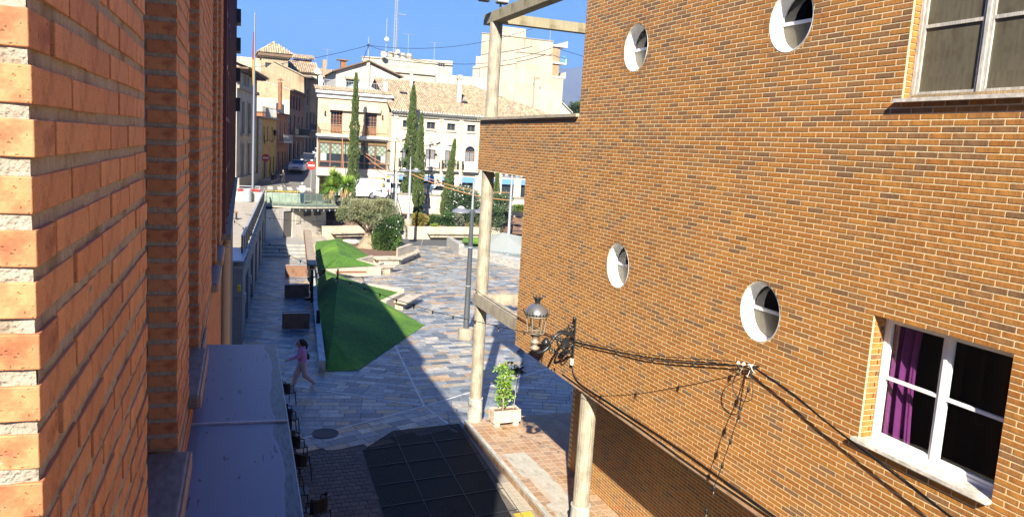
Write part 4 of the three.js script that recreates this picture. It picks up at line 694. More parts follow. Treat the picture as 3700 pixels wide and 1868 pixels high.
// clay tile slope: polygon given by eave start, eave direction, up-slope direction and a width profile
function tileSlope(parent, o, eDir, uDir, len, height, inside, tw = 0.24, tl = 0.42, mtl = M.tileInst || (M.tileInst = mat([1, 1, 1], .85, { map: 'stain', scale: 1.5 })), seed = 5) {
  const r = rng(seed), E = new THREE.Vector3(...eDir).normalize(), U = new THREE.Vector3(...uDir).normalize(), N = new THREE.Vector3().crossVectors(E, U).normalize(); if (N.y < 0) N.negate();
  const g = new THREE.CylinderGeometry(tw * 0.42, tw * 0.34, tl * 1.12, 6, 1, true, -Math.PI / 2, Math.PI);
  const L = []; for (let i = 0; i * tw < len; i++) for (let j = 0; j * tl < height; j++) { const u = i * tw, v = j * tl; if (inside(u, v + tl / 2)) L.push([u, v]); }
  const im = sh(new THREE.InstancedMesh(g, mtl, L.length)); im.name = 'roof_tiles'; im.userData.kind = 'stuff'; const m4 = new THREE.Matrix4(), c = new THREE.Color(), O = new THREE.Vector3(...o), X = new THREE.Vector3();
  g.rotateX(0);
  L.forEach(([u, v], k) => { const y = U.clone(), zz = N.clone(), x = new THREE.Vector3().crossVectors(y, zz); m4.makeBasis(x, y, zz); X.copy(O).addScaledVector(E, u + tw / 2).addScaledVector(U, v + tl / 2).addScaledVector(N, rr(r, -.01, .015)); m4.setPosition(X); im.setMatrixAt(k, m4); const b = rr(r, .6, 1.2); c.setRGB(.58 * b, (.42 + rr(r, -.03, .04)) * b, (.26 + rr(r, -.03, .04)) * b); im.setColorAt(k, c); });
  mtl.side = THREE.DoubleSide; parent.add(im); return im;
}
function rail(parent, x0, x1, y0, y1, z, m, step = .13, name = 'railing') { const G = [bx(x0, x1, y1 - .04, y1, z - .02, z + .02), bx(x0, x1, y0, y0 + .03, z - .018, z + .018)]; for (let x = x0; x <= x1; x += step) G.push(box(.022, y1 - y0 - .07, .022, x, (y0 + y1) / 2 - .005, z)); return part(parent, name, m, G); }
function textPanel(parent, name, w, h, x, y, z, draw, ry = 0) {
  const c = document.createElement('canvas'); c.width = 512; c.height = Math.round(512 * h / w); const k = c.getContext('2d'); draw(k, c.width, c.height); const t = new THREE.CanvasTexture(c); t.colorSpace = THREE.SRGBColorSpace;
  const m = new THREE.MeshStandardMaterial({ map: t, roughness: .7 }); const g = new THREE.PlaneGeometry(w, h); g.rotateY(ry); g.translate(x, y, z); return part(parent, name, m, g);
}
// ---- cream house with the glazed gallery
{
  const b = thing('gallery_house', 'cream house with brown glazed gallery, balcony and wooden doors', 'building'), Z = -76;
  const cw = mat([.66, .50, .33], .85, { map: 'plaster', scale: 5 }), wh = M.whiteWall;
  facade(b, cw, [[9.3, 8.5], [16.05, 8.5], [16.05, 12.0], [9.3, 12.0]], [[10.5, 11.6, 8.72, 11.05], [13.75, 14.9, 8.72, 11.05]], Z, .3);
  part(b, 'wall', cw, [prism([[9.3, Z - .3], [9.6, Z - .3], [12.2, -86], [11.9, -86]], 2.9, 12), bx(15.75, 16.05, 2.9, 12, -86, Z - .3), bx(12.2, 15.75, 2.9, 12, -86, -85.7), prism([[9.65, -76.35], [15.75, -76.35], [15.75, -85.7], [12.3, -85.7]], 8.2, 8.5)]);
  for (const [a, c] of [[10.5, 11.6], [13.75, 14.9]]) { const d = win(b, a, c, 8.72, 11.05, Z - .1, M.woodBrown, 4, 7, false, M.glassDark, 'wooden_door'); part(d, 'lower_panel', M.woodBrown, bx(a + .08, c - .08, 8.8, 9.35, Z - .2, Z - .14)); }
  part(b, 'awning', mat([.74, .64, .48], .8), [box(4.9, .12, .3, 12.7, 11.35, Z + .2), box(4.9, .5, .04, 12.7, 11.12, Z + .36, 0, .25)]);
  for (const x of [9.95, 15.4]) part(b, 'wall_lantern', M.iron, [cyl(.1, .06, .3, x, 10.35, Z + .12, 6), cyl(.02, .1, .1, x, 10.65, Z + .12, 6)]);
  part(b, 'cornice', M.white, [prism([[9.0, Z + .45], [16.35, Z + .45], [16.35, -86.3], [11.7, -86.3]], 12.4, 12.62), prism([[9.15, Z + .18], [16.2, Z + .18], [16.2, -86.1], [11.85, -86.1]], 12.0, 12.4)]); part(b, 'roof', M.roofTileA, prism([[9.0, Z + .4], [16.3, Z + .4], [16.3, -86], [11.7, -86]], 12.625, 12.7));
  tileSlope(b, [8.95, 12.66, Z + .5], [1, 0, 0], [0, .28, -1], 7.4, 1.3, () => true, .2, .32);
  part(b, 'roof_post', M.white, [bx(9.4, 9.75, 12.65, 14.0, Z - 1.2, Z - .8), bx(15.6, 15.95, 12.65, 14.0, Z - 1.2, Z - .8)]); for (const x of [9.57, 15.77]) part(b, 'globe_lamp', mat([.6, .62, .64], .2), new THREE.SphereGeometry(.17, 12, 8).translate(x, 14.25, Z - 1));
  rail(b, 9.8, 15.6, 12.75, 13.75, Z - 1, M.galv, .16, 'roof_railing'); part(b, 'skylight', mat([.45, .52, .50], .3), [faces([[[11.4, 12.7, Z - 1.5], [15.7, 12.7, Z - 1.5], [13.7, 13.95, Z - 3]], [[11.4, 12.7, Z - 1.5], [13.7, 13.95, Z - 3], [11.4, 12.7, Z - 5]], [[15.7, 12.7, Z - 1.5], [15.7, 12.7, Z - 5], [13.7, 13.95, Z - 3]]]), beam([11.4, 12.75, Z - 1.5], [13.7, 14.0, Z - 3], .1, .1), beam([15.7, 12.75, Z - 1.5], [13.7, 14.0, Z - 3], .1, .1)]);
  part(b, 'balcony', M.white, [bx(9.15, 16.2, 8.4, 8.62, Z - .1, Z + .85), bx(9.3, 16.05, 8.22, 8.4, Z - .1, Z + .6)]); rail(b, 9.25, 16.1, 8.66, 9.55, Z + .8, mat([.45, .30, .16], .6)); part(b, 'side_railing', mat([.45, .30, .16], .6), [bx(9.25, 9.28, 8.7, 9.5, Z, Z + .8)].concat([0]).slice(0, 1));
  // gallery
  const br = mat([.17, .085, .055], .6), gz = Z + .35; const bays = [9.45, 10.5, 11.6, 12.7, 13.75, 14.8, 15.9];
  part(b, 'gallery_frame', br, [...bays.map((x, i) => bx(x - .07, x + .07, 5.45, 8.2, gz - .15, gz)), bx(9.45, 15.9, 7.75, 7.86, gz - .14, gz - .01), bx(9.45, 15.9, 5.95, 6.12, gz - .14, gz - .01), bx(9.45, 15.9, 5.45, 5.55, gz - .14, gz - .01), bx(9.45, 15.9, 8.12, 8.2, gz - .14, gz - .01)]);
  const ch = [], rc = rng(4); for (let i = 0; i < 6; i++) { const a = bays[i] + .08, w = (bays[i + 1] - bays[i] - .16) / 4; for (let x = 0; x < 4; x++) for (let y = 0; y < 4; y++) ch.push(tint(box(w - .012, .235, .02, a + w * (x + .5), 6.92 + y * .24, gz - .1), (x + y) % 2 ? [.34, .345, .29] : [.15, .215, .145].map(q => q * rr(rc, .8, 1.2)))); }
  part(b, 'check_blind', mat([1, 1, 1], .8, { vc: true }), merge(ch)); for (let i = 0; i < 6; i++) { part(b, 'gallery_pane', M.glassDark, bx(bays[i] + .07, bays[i + 1] - .07, 5.55, 7.75, gz - .14, gz - .12)); part(b, 'transom_pane', mat([.25, .19, .06], .4), bx(bays[i] + .07, bays[i + 1] - .07, 7.86, 8.12, gz - .12, gz - .09)); }
  part(b, 'pale_curtain', mat([.5, .52, .48], .9), [bx(9.6, 10.15, 6.1, 6.9, gz - .115, gz - .105), bx(15.35, 15.8, 6.1, 6.9, gz - .115, gz - .105)]);
  part(b, 'gallery_base', wh, [bx(9.25, 16.1, 4.7, 5.45, Z - .2, Z + .55)]); part(b, 'gallery_top', M.white, bx(9.2, 16.15, 8.2, 8.22, Z, Z + .55));
  // ground floor
  part(b, 'shop_back', mat([.30, .27, .23], .8), bx(9.6, 15.75, 2.9, 4.7, -79.2, -79)); for (const x of [9.4, 11.3, 13.1, 15.4, 15.95]) part(b, 'pillar', wh, bx(x - .14, x + .14, 2.9, 4.7, Z - .1, Z + .2));
  textPanel(b, 'yellow_sign', 2.3, .42, 14.25, 4.45, Z + .6, (k, w, h) => { k.fillStyle = '#f6e81a'; k.fillRect(0, 0, w, h); k.fillStyle = '#a8760a'; for (const [x, y, L] of [[20, 14, 100], [180, 22, 46], [240, 22, 60], [320, 22, 70], [400, 22, 80], [180, 58, 60], [258, 58, 30], [310, 58, 90]]) for (let i = 0; i < L; i += 9) k.fillRect(x + i, y, 6, 10); k.fillStyle = '#e9c80e'; k.fillRect(14, 40, 140, 36); });
  part(b, 'shop_unit', M.galv, [bx(15.2, 15.7, 4.1, 4.6, Z + .2, Z + .5)]); part(b, 'shop_door', M.glassDark, bx(15.3, 15.75, 2.9, 4.0, Z - .05, Z + .02));
}
// ---- long cream house with arched balcony windows and tiled hip roof
{
  const b = thing('arcade_house', 'long cream house with arched windows, blue shop awnings and clay tile roof', 'building'), Z = -74, cw = mat([.72, .62, .43], .85, { map: 'plaster', scale: 6 }), wh = M.whiteWall;
  const sq = [[17.0, 17.8], [19.35, 20.2], [21.4, 22.22], [23.45, 24.28], [25.55, 26.4], [27.7, 28.5], [29.8, 30.6], [32, 32.8]], ar = [[17.0, 17.95], [19.35, 20.35], [21.3, 22.3], [23.36, 24.36], [25.45, 26.45], [27.6, 28.6], [29.7, 30.7], [31.9, 32.9]];
  const holes = sq.map(([a, c]) => [a, c, 9.68, 10.33]).concat(ar.map(([a, c]) => [a, c, 6.0, 7.75, true])).concat(ar.map(([a, c]) => [a - .2, c + .25, 2.9, 5.2]));
  facade(b, cw, [[15.9, 2.85], [34.5, 2.85], [34.5, 11.0], [15.9, 11.0]], holes, Z, .35); part(b, 'wall', cw, [bx(15.9, 16.2, 2.9, 11, -88, Z - .36), bx(34.2, 34.5, 2.9, 11, -88, Z - .36), bx(16.2, 34.2, 2.9, 11, -88, -87.7), bx(16.2, 34.2, 5.3, 5.5, -87.7, -74.36)]);
  part(b, 'cornice', wh, [bx(15.85, 34.6, 10.75, 11.0, Z - .1, Z + .2), bx(15.85, 34.6, 11.0, 11.16, Z - .2, Z + .42)]);
  for (const [a, c] of sq) { win(b, a, c, 9.68, 10.33, Z - .1, M.shutter, 2, 1); part(b, 'window_surround', wh, [bx(a - .12, c + .12, 9.52, 9.62, Z, Z + .12), bx(a - .1, a - .02, 9.62, 10.4, Z, Z + .05), bx(c + .02, c + .1, 9.62, 10.4, Z, Z + .05), bx(a - .02, c + .02, 10.34, 10.42, Z, Z + .05)]); part(b, 'plaque', wh, [bx(a + .1, c - .1, 8.75, 9.1, Z, Z + .05), box(.3, .12, .05, (a + c) / 2, 8.92, Z + .06)]); }
  const M2 = mat([.25, .115, .05], .6, { map: 'wood' });
  ar.forEach(([a, c], i) => {
    const w = win(b, a, c, 6.0, 7.75, Z - .12, i === 3 ? M2 : M.woodBrown, 2, 3, true, i === 3 ? M.glassDark : M.glassDark, 'arched_window'); const ring = new THREE.RingGeometry((c - a) / 2, (c - a) / 2 + .12, 20, 1, 0, Math.PI).translate((a + c) / 2, 7.75, Z + .012); part(w, 'surround', wh, [ring, bx(a - .12, a, 6.0, 7.75, Z + .001, Z + .04), bx(c, c + .12, 6.0, 7.75, Z + .001, Z + .04)]);
    const bars = []; for (let k = 1; k < 5; k++) bars.push(box(.03, 1.6, .02, a + .05 + k * .09, 6.85, Z - .14), box(.03, 1.6, .02, c - .05 - k * .09, 6.85, Z - .14)); part(w, 'net_curtain', mat([.55, .58, .60], .9), bars);
    if (i < 3) textPanel(w, 'fanlight_sign', c - a, .42, (a + c) / 2, 7.93, Z - .02, (k, W, H) => { k.fillStyle = '#c8c3ba'; k.fillRect(0, 0, W, H); k.fillStyle = '#2c2c34'; k.font = 'bold 130px sans-serif'; k.textAlign = 'center'; k.fillText('L&L', W / 2, 110); k.font = '64px sans-serif'; k.fillText('ABOGADOS', W / 2, 190); });
    const bal = part(b, 'balcony', wh, bx(a - .3, c + .3, 5.72, 5.9, Z, Z + .55)); const rl = []; for (let x = a - .28; x <= c + .28; x += .12) rl.push(box(.02, .85, .02, x, 6.32, Z + .53)); rl.push(bx(a - .3, c + .3, 6.74, 6.78, Z + .51, Z + .55), bx(a - .3, a - .27, 5.9, 6.76, Z, Z + .5), bx(c + .27, c + .3, 5.9, 6.76, Z, Z + .5)); part(bal, 'railing', M.iron, rl);
    part(b, 'shop_window', M.glassDark, bx(a - .2, c + .25, 2.9, 4.72, Z - .4, Z - .3)); part(b, 'shop_awning', mat([.14, .33, .62], .6), bx(a - .22, c + .27, 4.66, 5.2, Z - .12, Z + .03));
  });
  for (const x of [16.3, 18.6, 20.75, 22.8, 24.9, 27, 29.1, 31.3, 33.4]) { part(b, 'pilaster', cw, bx(x - .2, x + .2, 5.5, 10.6, Z + .001, Z + .06)); part(b, 'capital', wh, bx(x - .22, x + .22, 10.45, 10.74, Z + .001, Z + .12)); part(b, 'pier', wh, bx(x - .42, x + .35, 2.9, 5.45, Z + .001, Z + .12)); }
  part(b, 'string_course', wh, bx(15.9, 34.5, 5.46, 5.6, Z + .002, Z + .16));
  textPanel(b, 'banner', 1.25, .78, 19.95, 6.4, Z + .58, (k, W, H) => { k.fillStyle = '#cfcac2'; k.fillRect(0, 0, W, H); k.fillStyle = '#3a3a40'; k.textAlign = 'center'; k.font = 'bold 120px sans-serif'; k.fillText('L&L', W * .6, 130); k.font = 'bold 70px sans-serif'; k.fillText('ABOGADOS', W * .58, 220); });
  textPanel(b, 'banner', 1.55, .8, 23.95, 6.36, Z + .58, (k, W, H) => { k.fillStyle = '#d4cfc6'; k.fillRect(0, 0, W, H); for (const [c, y] of [['#f0b48a', 190], ['#d98ac0', 215], ['#f2d060', 235]]) { k.strokeStyle = c; k.lineWidth = 12; k.beginPath(); k.moveTo(0, y); k.bezierCurveTo(W * .4, y - 50, W * .6, y + 30, W, y - 30); k.stroke(); } k.strokeStyle = '#d43a4a'; k.lineWidth = 10; k.beginPath(); k.arc(120, 70, 34, .5, 5); k.stroke(); k.fillStyle = '#3a3a40'; k.font = '44px sans-serif'; k.fillText('ASESORÍA', 190, 60); k.font = 'bold 74px serif'; k.fillText('EL PILAR', 185, 130); });
  // roof
  part(b, 'roof', M.roofTileA, faces([[[15.7, 11.16, -73.5], [34.7, 11.16, -73.5], [26.2, 14.75, -82.6], [15.7, 14.55, -82.2]], [[34.7, 11.16, -73.5], [34.7, 11.16, -91.5], [26.2, 14.75, -82.6]], [[15.7, 14.55, -82.2], [26.2, 14.75, -82.6], [34.7, 11.16, -91.5], [15.7, 11.16, -91.5]]]));
  tileSlope(b, [15.7, 11.2, -73.45], [1, 0, 0], [0, 3.45, -8.9], 19, 9.6, (u, v) => u < 19 - v * (8.6 / 9.75), .22, .4);
  tileSlope(b, [34.72, 11.2, -73.5], [0, 0, -1], [-8.5, 3.59, 0], 18, 9.2, (u, v) => u > v * .97 && u < 18 - v * .97, .22, .4);
  const ee = []; for (let x = 15.8; x < 34.6; x += .25) ee.push(box(.13, .12, .2, x, 11.2, -73.4)); part(b, 'eave_tiles', M.white, merge(ee)).userData.kind = 'stuff';
  part(b, 'chimney', wh, [bx(23.1, 23.55, 12.6, 14.9, -77.2, -76.8), bx(23.0, 23.65, 14.9, 14.97, -77.3, -76.7), bx(23.12, 23.53, 15.05, 15.3, -77.18, -76.82)]); part(b, 'chimney', wh, [bx(19.1, 19.4, 14.0, 15.4, -81, -80.7), bx(19.05, 19.45, 15.5, 15.6, -81.05, -80.65)]);
  for (const [x, z] of [[17.9, -78.2], [23.9, -76.9]]) part(b, 'roof_window', M.dark, box(.75, .06, .6, x, 11.2 + (-73.45 - z) * .3876 + .09, z, 0, .37));
}
// ---- old street on the left
function houseL(name, label, pos, deg, len, y0, y1, col, depth = 8) { const g = thing(name, label, 'building', { pos: [pos[0], 0, pos[1]], ry: (90 - deg) * RAD }); g.userData.group = 'old houses along the narrow street'; return g; }
function shadedFacade(g, m, len, y0, y1, holes, depth = 8) { facade(g, m, [[0, y0], [len, y0], [len, y1], [0, y1]], holes, 0, .3); part(g, 'wall', m, [bx(0, .3, y0, y1, -depth, -.301), bx(len - .3, len, y0, y1, -depth, -.301), bx(.3, len - .3, y0, y1, -depth, -depth + .3), bx(.301, len - .301, y1 - .3, y1, -depth + .3, -.302)]); }
{
  const g1 = houseL('stone_house', 'pale stone house with tall shuttered windows behind the flagpole', [2.14, -77.64], 11.06, 12.4), m1 = mat([.52, .46, .36], .85, { map: 'plaster', scale: 5 });
  const H = [[2.4, 4.0, 8.2, 11.2], [6.2, 8.0, 8.2, 11.2], [2.4, 4.0, 4.0, 7.2], [6.2, 8.0, 4.0, 7.2], [3.9, 4.7, 12.8, 13.7], [5.4, 6.3, 12.8, 13.7]]; shadedFacade(g1, m1, 12.4, 2.9, 14, H, 10); for (const h of H) { win(g1, h[0], h[1], h[2], h[3], -.1, M.shutter, 2, 1, false, M.shutter); part(g1, 'surround', m1, [bx(h[0] - .25, h[0] - .02, h[2], h[3] + .25, .002, .08), bx(h[1] + .02, h[1] + .25, h[2], h[3] + .25, .002, .08), bx(h[0] - .02, h[1] + .02, h[3] + .03, h[3] + .25, .002, .08)]); if (h[2] < 12) part(g1, 'sill', M.concrete, bx(h[0] - .3, h[1] + .3, h[2] - .25, h[2] - .02, .002, .25)); }
  part(g1, 'cornice', M.concrete, bx(-.2, 12.5, 12.3, 12.6, .002, .25)); part(g1, 'plinth', M.concrete, bx(-.1, 12.45, 2.9, 4.0, .002, .3)); part(g1, 'eaves', M.roofTileA, [bx(-.6, 13, 14.05, 14.2, -11, 1.1)]); const br = []; for (let x = 0; x < 12.8; x += .5) br.push(box(.16, .16, .9, x, 13.95, .45)); part(g1, 'eave_bracket', M.shutter, merge(br)); tileSlope(g1, [-.6, 14.22, 1.15], [1, 0, 0], [0, .35, -1], 13.6, 6, () => true, .3, .5);
  const g2 = houseL('yellow_house', 'ochre yellow house with street lantern and roof terrace', [4.75, -90.6], 14.9, 10), m2 = mat([.60, .38, .10], .85, { map: 'plaster', scale: 4 }); const H2 = [[2.6, 3.3, 7.4, 9.1], [4.6, 5.3, 7.4, 9.1], [7.2, 7.9, 7.4, 9.1], [3, 4.6, 3, 5.6], [6.4, 7.3, 3.2, 5.6], [8.4, 9.2, 3.4, 5.6]]; shadedFacade(g2, m2, 10.2, 2.5, 10.0, H2); H2.forEach((h, i) => win(g2, h[0], h[1], h[2], h[3], -.1, i < 3 ? M.white : M.shutter, 1, 2, false, i === 4 ? M.white : M.shutter)); part(g2, 'grey_corner', M.cement, bx(-.05, 1.7, 2.5, 9.9, .002, .05)); part(g2, 'cornice', M.concrete, bx(-.1, 10.3, 10.0, 10.15, -8, .3)); rail(g2, 2, 10, 10.16, 11.3, 0, M.galv, .2, 'terrace_railing'); part(g2, 'terrace_screen', M.whiteWall, bx(5.2, 9, 10.2, 11.2, -.3, -.2));
  const l2 = (name, g, x, y, z) => { const q = thing('wall_lantern', name, 'lantern'); q.position.copy(g.localToWorld(new THREE.Vector3(x, y, z))); q.rotation.y = g.rotation.y; part(q, 'bracket', M.iron, [tube([[0, -.8, -1.1], [0, -.5, -.7], [0, -.7, -.3], [0, -.1, 0]], .035), rod([0, -1.0, -1.12], [0, 0, -1.12], .03)]); part(q, 'lantern', M.iron, [cyl(.12, .22, .5, 0, 0, 0, 6), cyl(.26, .03, .22, 0, .5, 0, 6)]); }; g2.updateMatrixWorld(); l2('black wrought iron lantern on the yellow house', g2, 3.2, 8.1, 1.15);
  const g3 = houseL('orange_house', 'rust orange house with grey mesh balcony', [7.38, -100.5], 14.9, 8.3), m3 = mat([.42, .16, .06], .85, { map: 'plaster', scale: 4 }); const H3 = [[1.4, 2.6, 7.7, 9.9], [4.6, 5.8, 7.7, 9.9], [.5, 2.0, 3.4, 6.2], [3.4, 4.6, 3.8, 6.2], [5.2, 6.4, 3.8, 6.2]]; shadedFacade(g3, m3, 8.3, 3, 10.8, H3); H3.forEach((h, i) => win(g3, h[0], h[1], h[2], h[3], -.1, M.white, 1, 1, false, i < 2 ? M.white : M.shutter)); part(g3, 'balcony', M.galv, [bx(.6, 7, 7.3, 7.42, 0, .8)]); rail(g3, .6, 7, 7.45, 8.3, .78, M.galv, .1); part(g3, 'cornice', M.roofTileA, bx(-.1, 8.4, 10.8, 10.95, -8, .3));
  part(g3, 'white_parapet', M.whiteWall, bx(0, 5.5, 10.96, 12.1, -.3, -.1));
  const g4 = houseL('red_house', 'dark red brown house with iron balcony and gallery loft', [9.4, -108.2], 14.9, 14), m4 = mat([.26, .13, .09], .85, { map: 'plaster', scale: 4 }); const H4 = [[1, 2.2, 8.6, 11], [4.2, 5.4, 8.6, 11], [7.6, 8.8, 8.6, 11], [11, 12, 8.6, 11], [1, 2.2, 4.8, 7.2], [4.2, 5.4, 4.8, 7.2], [7.6, 8.8, 4.8, 7.2], [1, 2.4, 11.8, 13.6], [3.4, 4.8, 11.8, 13.6], [5.8, 7.2, 11.8, 13.6], [8.2, 9.6, 11.8, 13.6]]; shadedFacade(g4, m4, 14, 3.5, 14.1, H4); H4.forEach((h, i) => win(g4, h[0], h[1], h[2], h[3], -.1, i < 4 ? M.concrete : M.woodBrown, 1, 1, false, i < 7 ? M.shutter : M.woodBrown)); part(g4, 'balcony', M.concrete, bx(.4, 13, 8.1, 8.3, 0, .9)); rail(g4, .4, 13, 8.32, 9.3, .88, M.iron, .14); part(g4, 'pilaster', M.concrete, [0.2, 3, 6.4, 10, 13.4].map(x => bx(x - .3, x + .3, 3.5, 7.6, .002, .1))); part(g4, 'eaves', M.roofTileA, bx(-.3, 14.4, 14.1, 14.3, -8, .7));
  g4.updateMatrixWorld(); l2('pale lantern on the dark red house', g4, .8, 9.2, 1.3);
  const g5 = houseL('dark_house', 'tall dark old house with iron balconies at the end of the street', [13.0, -121.8], 14.9, 16), m5 = mat([.22, .175, .135], .85, { map: 'plaster', scale: 4 }); const H5 = []; for (const x of [1.5, 5, 8.5, 12]) for (const [a, c] of [[5.2, 8], [9.4, 11.8], [13, 15.4]]) H5.push([x, x + 1.3, a, c]); shadedFacade(g5, m5, 16, 4, 16.9, H5); H5.forEach(h => win(g5, h[0], h[1], h[2], h[3], -.1, M.shutter, 2, 1)); part(g5, 'balcony', M.iron, bx(.5, 15, 9.1, 9.25, 0, .9)); rail(g5, .5, 15, 9.27, 10.2, .88, M.iron, .2); part(g5, 'eaves', M.shutter, [bx(-.3, 16.3, 16.9, 17.15, -8, .9)]);
  // sunlit gable ends and roofs above
  const w1 = thing('party_wall', 'stained cream party wall with white lower band and rusty flue', 'wall'); facade(w1, mat([.52, .38, .23], .9, { map: 'stain', scale: 4 }), [[4.6, 12.9], [9.5, 12.9], [9.5, 14.1], [5.0, 15.25], [4.6, 15.25]], [], -107.5, .4); part(w1, 'white_band', M.whiteWall, bx(4.6, 9.5, 9.8, 12.895, -107.9, -107.5)); part(w1, 'coping', M.cement, beam([4.6, 15.35, -107.7], [9.6, 14.15, -107.7], .5, .12));
  const fl = thing('rusty_flue', 'rusty metal chimney flue with cone cap before the party wall', 'chimney', { pos: [7.75, 11.3, -100.6] }); part(fl, 'pipe', M.rust, cyl(.24, .24, 3.3, 0, 0, 0, 12)); part(fl, 'cap', M.rust, cyl(.42, .02, .3, 0, 3.5, 0, 12)); part(fl, 'cap_stay', M.rust, cyl(.03, .03, .3, 0, 3.25, 0, 5));
  const w2 = thing('gable_house', 'plain tan rendered gable wall below the tiled tower', 'building'); facade(w2, mat([.45, .33, .20], .9, { map: 'stain', scale: 6 }), [[5.9, 12.5], [12.6, 12.5], [12.45, 16.85], [8.25, 18.55], [5.9, 16.4]], [], -119, .5); part(w2, 'coping', M.concrete, beam([8.2, 18.62, -119.2], [12.6, 16.85, -119.2], .8, .16)); part(w2, 'roof', M.roofTileA, faces([[[8.25, 18.5, -119], [12.5, 16.8, -119], [16.5, 16.8, -134], [12.5, 18.5, -134]]]));
  const tw = thing('tile_tower', 'square tower with pyramid roof of pale clay tiles and two windows', 'tower'); const tm = mat([.48, .36, .22], .9, { map: 'plaster', scale: 5 });
  facade(tw, tm, [[6.8, 14], [10.6, 14], [10.6, 19.7], [6.8, 19.7]], [[7.35, 8.35, 18.0, 18.75], [8.95, 9.95, 18.0, 18.75]], -124, .3); part(tw, 'wall', tm, [bx(6.8, 7.1, 14, 19.7, -129.5, -124.3), bx(10.3, 10.6, 14, 19.7, -129.5, -124.3), bx(7.1, 10.3, 14, 19.7, -129.5, -129.2)]); for (const a of [7.35, 8.95]) win(tw, a, a + 1, 18, 18.75, -124.1, M.shutter, 3, 1); part(tw, 'window_sill', tm, [bx(7.2, 8.5, 17.85, 17.98, -123.998, -123.9), bx(8.8, 10.1, 17.85, 17.98, -123.998, -123.9)]);
  const c = [8.7, 22.0, -126.75], q = [[6.2, 20.15, -123.3], [11.2, 20.15, -123.3], [11.2, 20.15, -130.2], [6.2, 20.15, -130.2]]; part(tw, 'roof', M.roofTileA, [faces(q.map((p, i) => [p, q[(i + 1) % 4], c])), bx(6.3, 11.1, 19.7, 20.14, -130.1, -123.4)]);
  tileSlope(tw, q[0], [1, 0, 0], [0, 1.85, -3.45], 5, 3.9, (u, v) => u > v * .64 && u < 5 - v * .64, .34, .55, M.tilePale || (M.tilePale = mat([1.15, 1.2, 1.2], .85, { map: 'stain', scale: 1.5 }))); tileSlope(tw, q[1], [0, 0, -1], [-2.5, 1.85, 0], 6.9, 3.1, (u, v) => u > v * 1.1 && u < 6.9 - v * 1.1, .34, .55, M.tilePale); tileSlope(tw, q[3], [0, 0, 1], [2.5, 1.85, 0], 6.9, 3.1, (u, v) => u > v * 1.1 && u < 6.9 - v * 1.1, .34, .55, M.tilePale);
  const eb = []; for (let x = 6.6; x < 11; x += .36) eb.push(box(.14, .2, .4, x, 19.62, -123.75)); part(tw, 'eave_bracket', M.concrete, merge(eb));
  const bl = (name, label, m, x0, x1, y0, y1, z, d = 8, tile) => { const g = thing(name, label, 'building', { group: 'background houses' }); part(g, 'wall', m, bx(x0, x1, y0, y1, z - d, z)); if (tile) { part(g, 'roof', M.roofTileA, faces([[[x0 - .3, y1, z + .4], [x1 + .3, y1, z + .4], [x1 + .3, y1 + tile, z - d / 2], [x0 - .3, y1 + tile, z - d / 2]]])); tileSlope(g, [x0 - .3, y1 + .06, z + .4], [1, 0, 0], [0, tile, -d / 2 - .4], x1 - x0 + .6, Math.hypot(tile, d / 2 + .4), () => true, .34, .6); } return g; };
  bl('back_house', 'plain cream wall left of the tiled tower', mat([.68, .54, .36], .9, { map: 'plaster' }), 3.4, 6.78, 12, 19.3, -124.6);
  bl('small_house', 'orange plastered house peeping over the roofs right of the tower', mat([.60, .34, .18], .9, { map: 'plaster' }), 12.2, 15.0, 13, 20.4, -132, 6, .9);
  const s2 = bl('low_house', 'low pale house with clay tile roof behind the dark street house', mat([.55, .43, .29], .9, { map: 'plaster' }), 11.2, 15.2, 12, 17.9, -126.5, 9, 1.9); bl('low_house', 'pale house with satellite dish between the tower and the glazed gallery house', mat([.62, .52, .38], .9, { map: 'plaster' }), 16.0, 21, 12, 18.2, -138, 9, 1.7);
  const dish = (x, y, z, r, lab) => { const g = thing('satellite_dish', lab, 'satellite dish', { pos: [x, y, z], ry: -.4 }); part(g, 'reflector', M.white, new THREE.SphereGeometry(r * 1.4, 16, 6, 0, 6.283, 0, .75).rotateX(Math.PI / 2 + 3.14159).translate(0, 0, r * 1.2)); part(g, 'mount', M.iron, rod([0, -r * 1.6, 0], [0, 0, 0], .04)); };
  dish(14.9, 18.2, -124, .5, 'white satellite dish on the low roofs right of the tower'); dish(23.0, 20.6, -114, .45, 'white satellite dish on the flat roof block beside the mast');
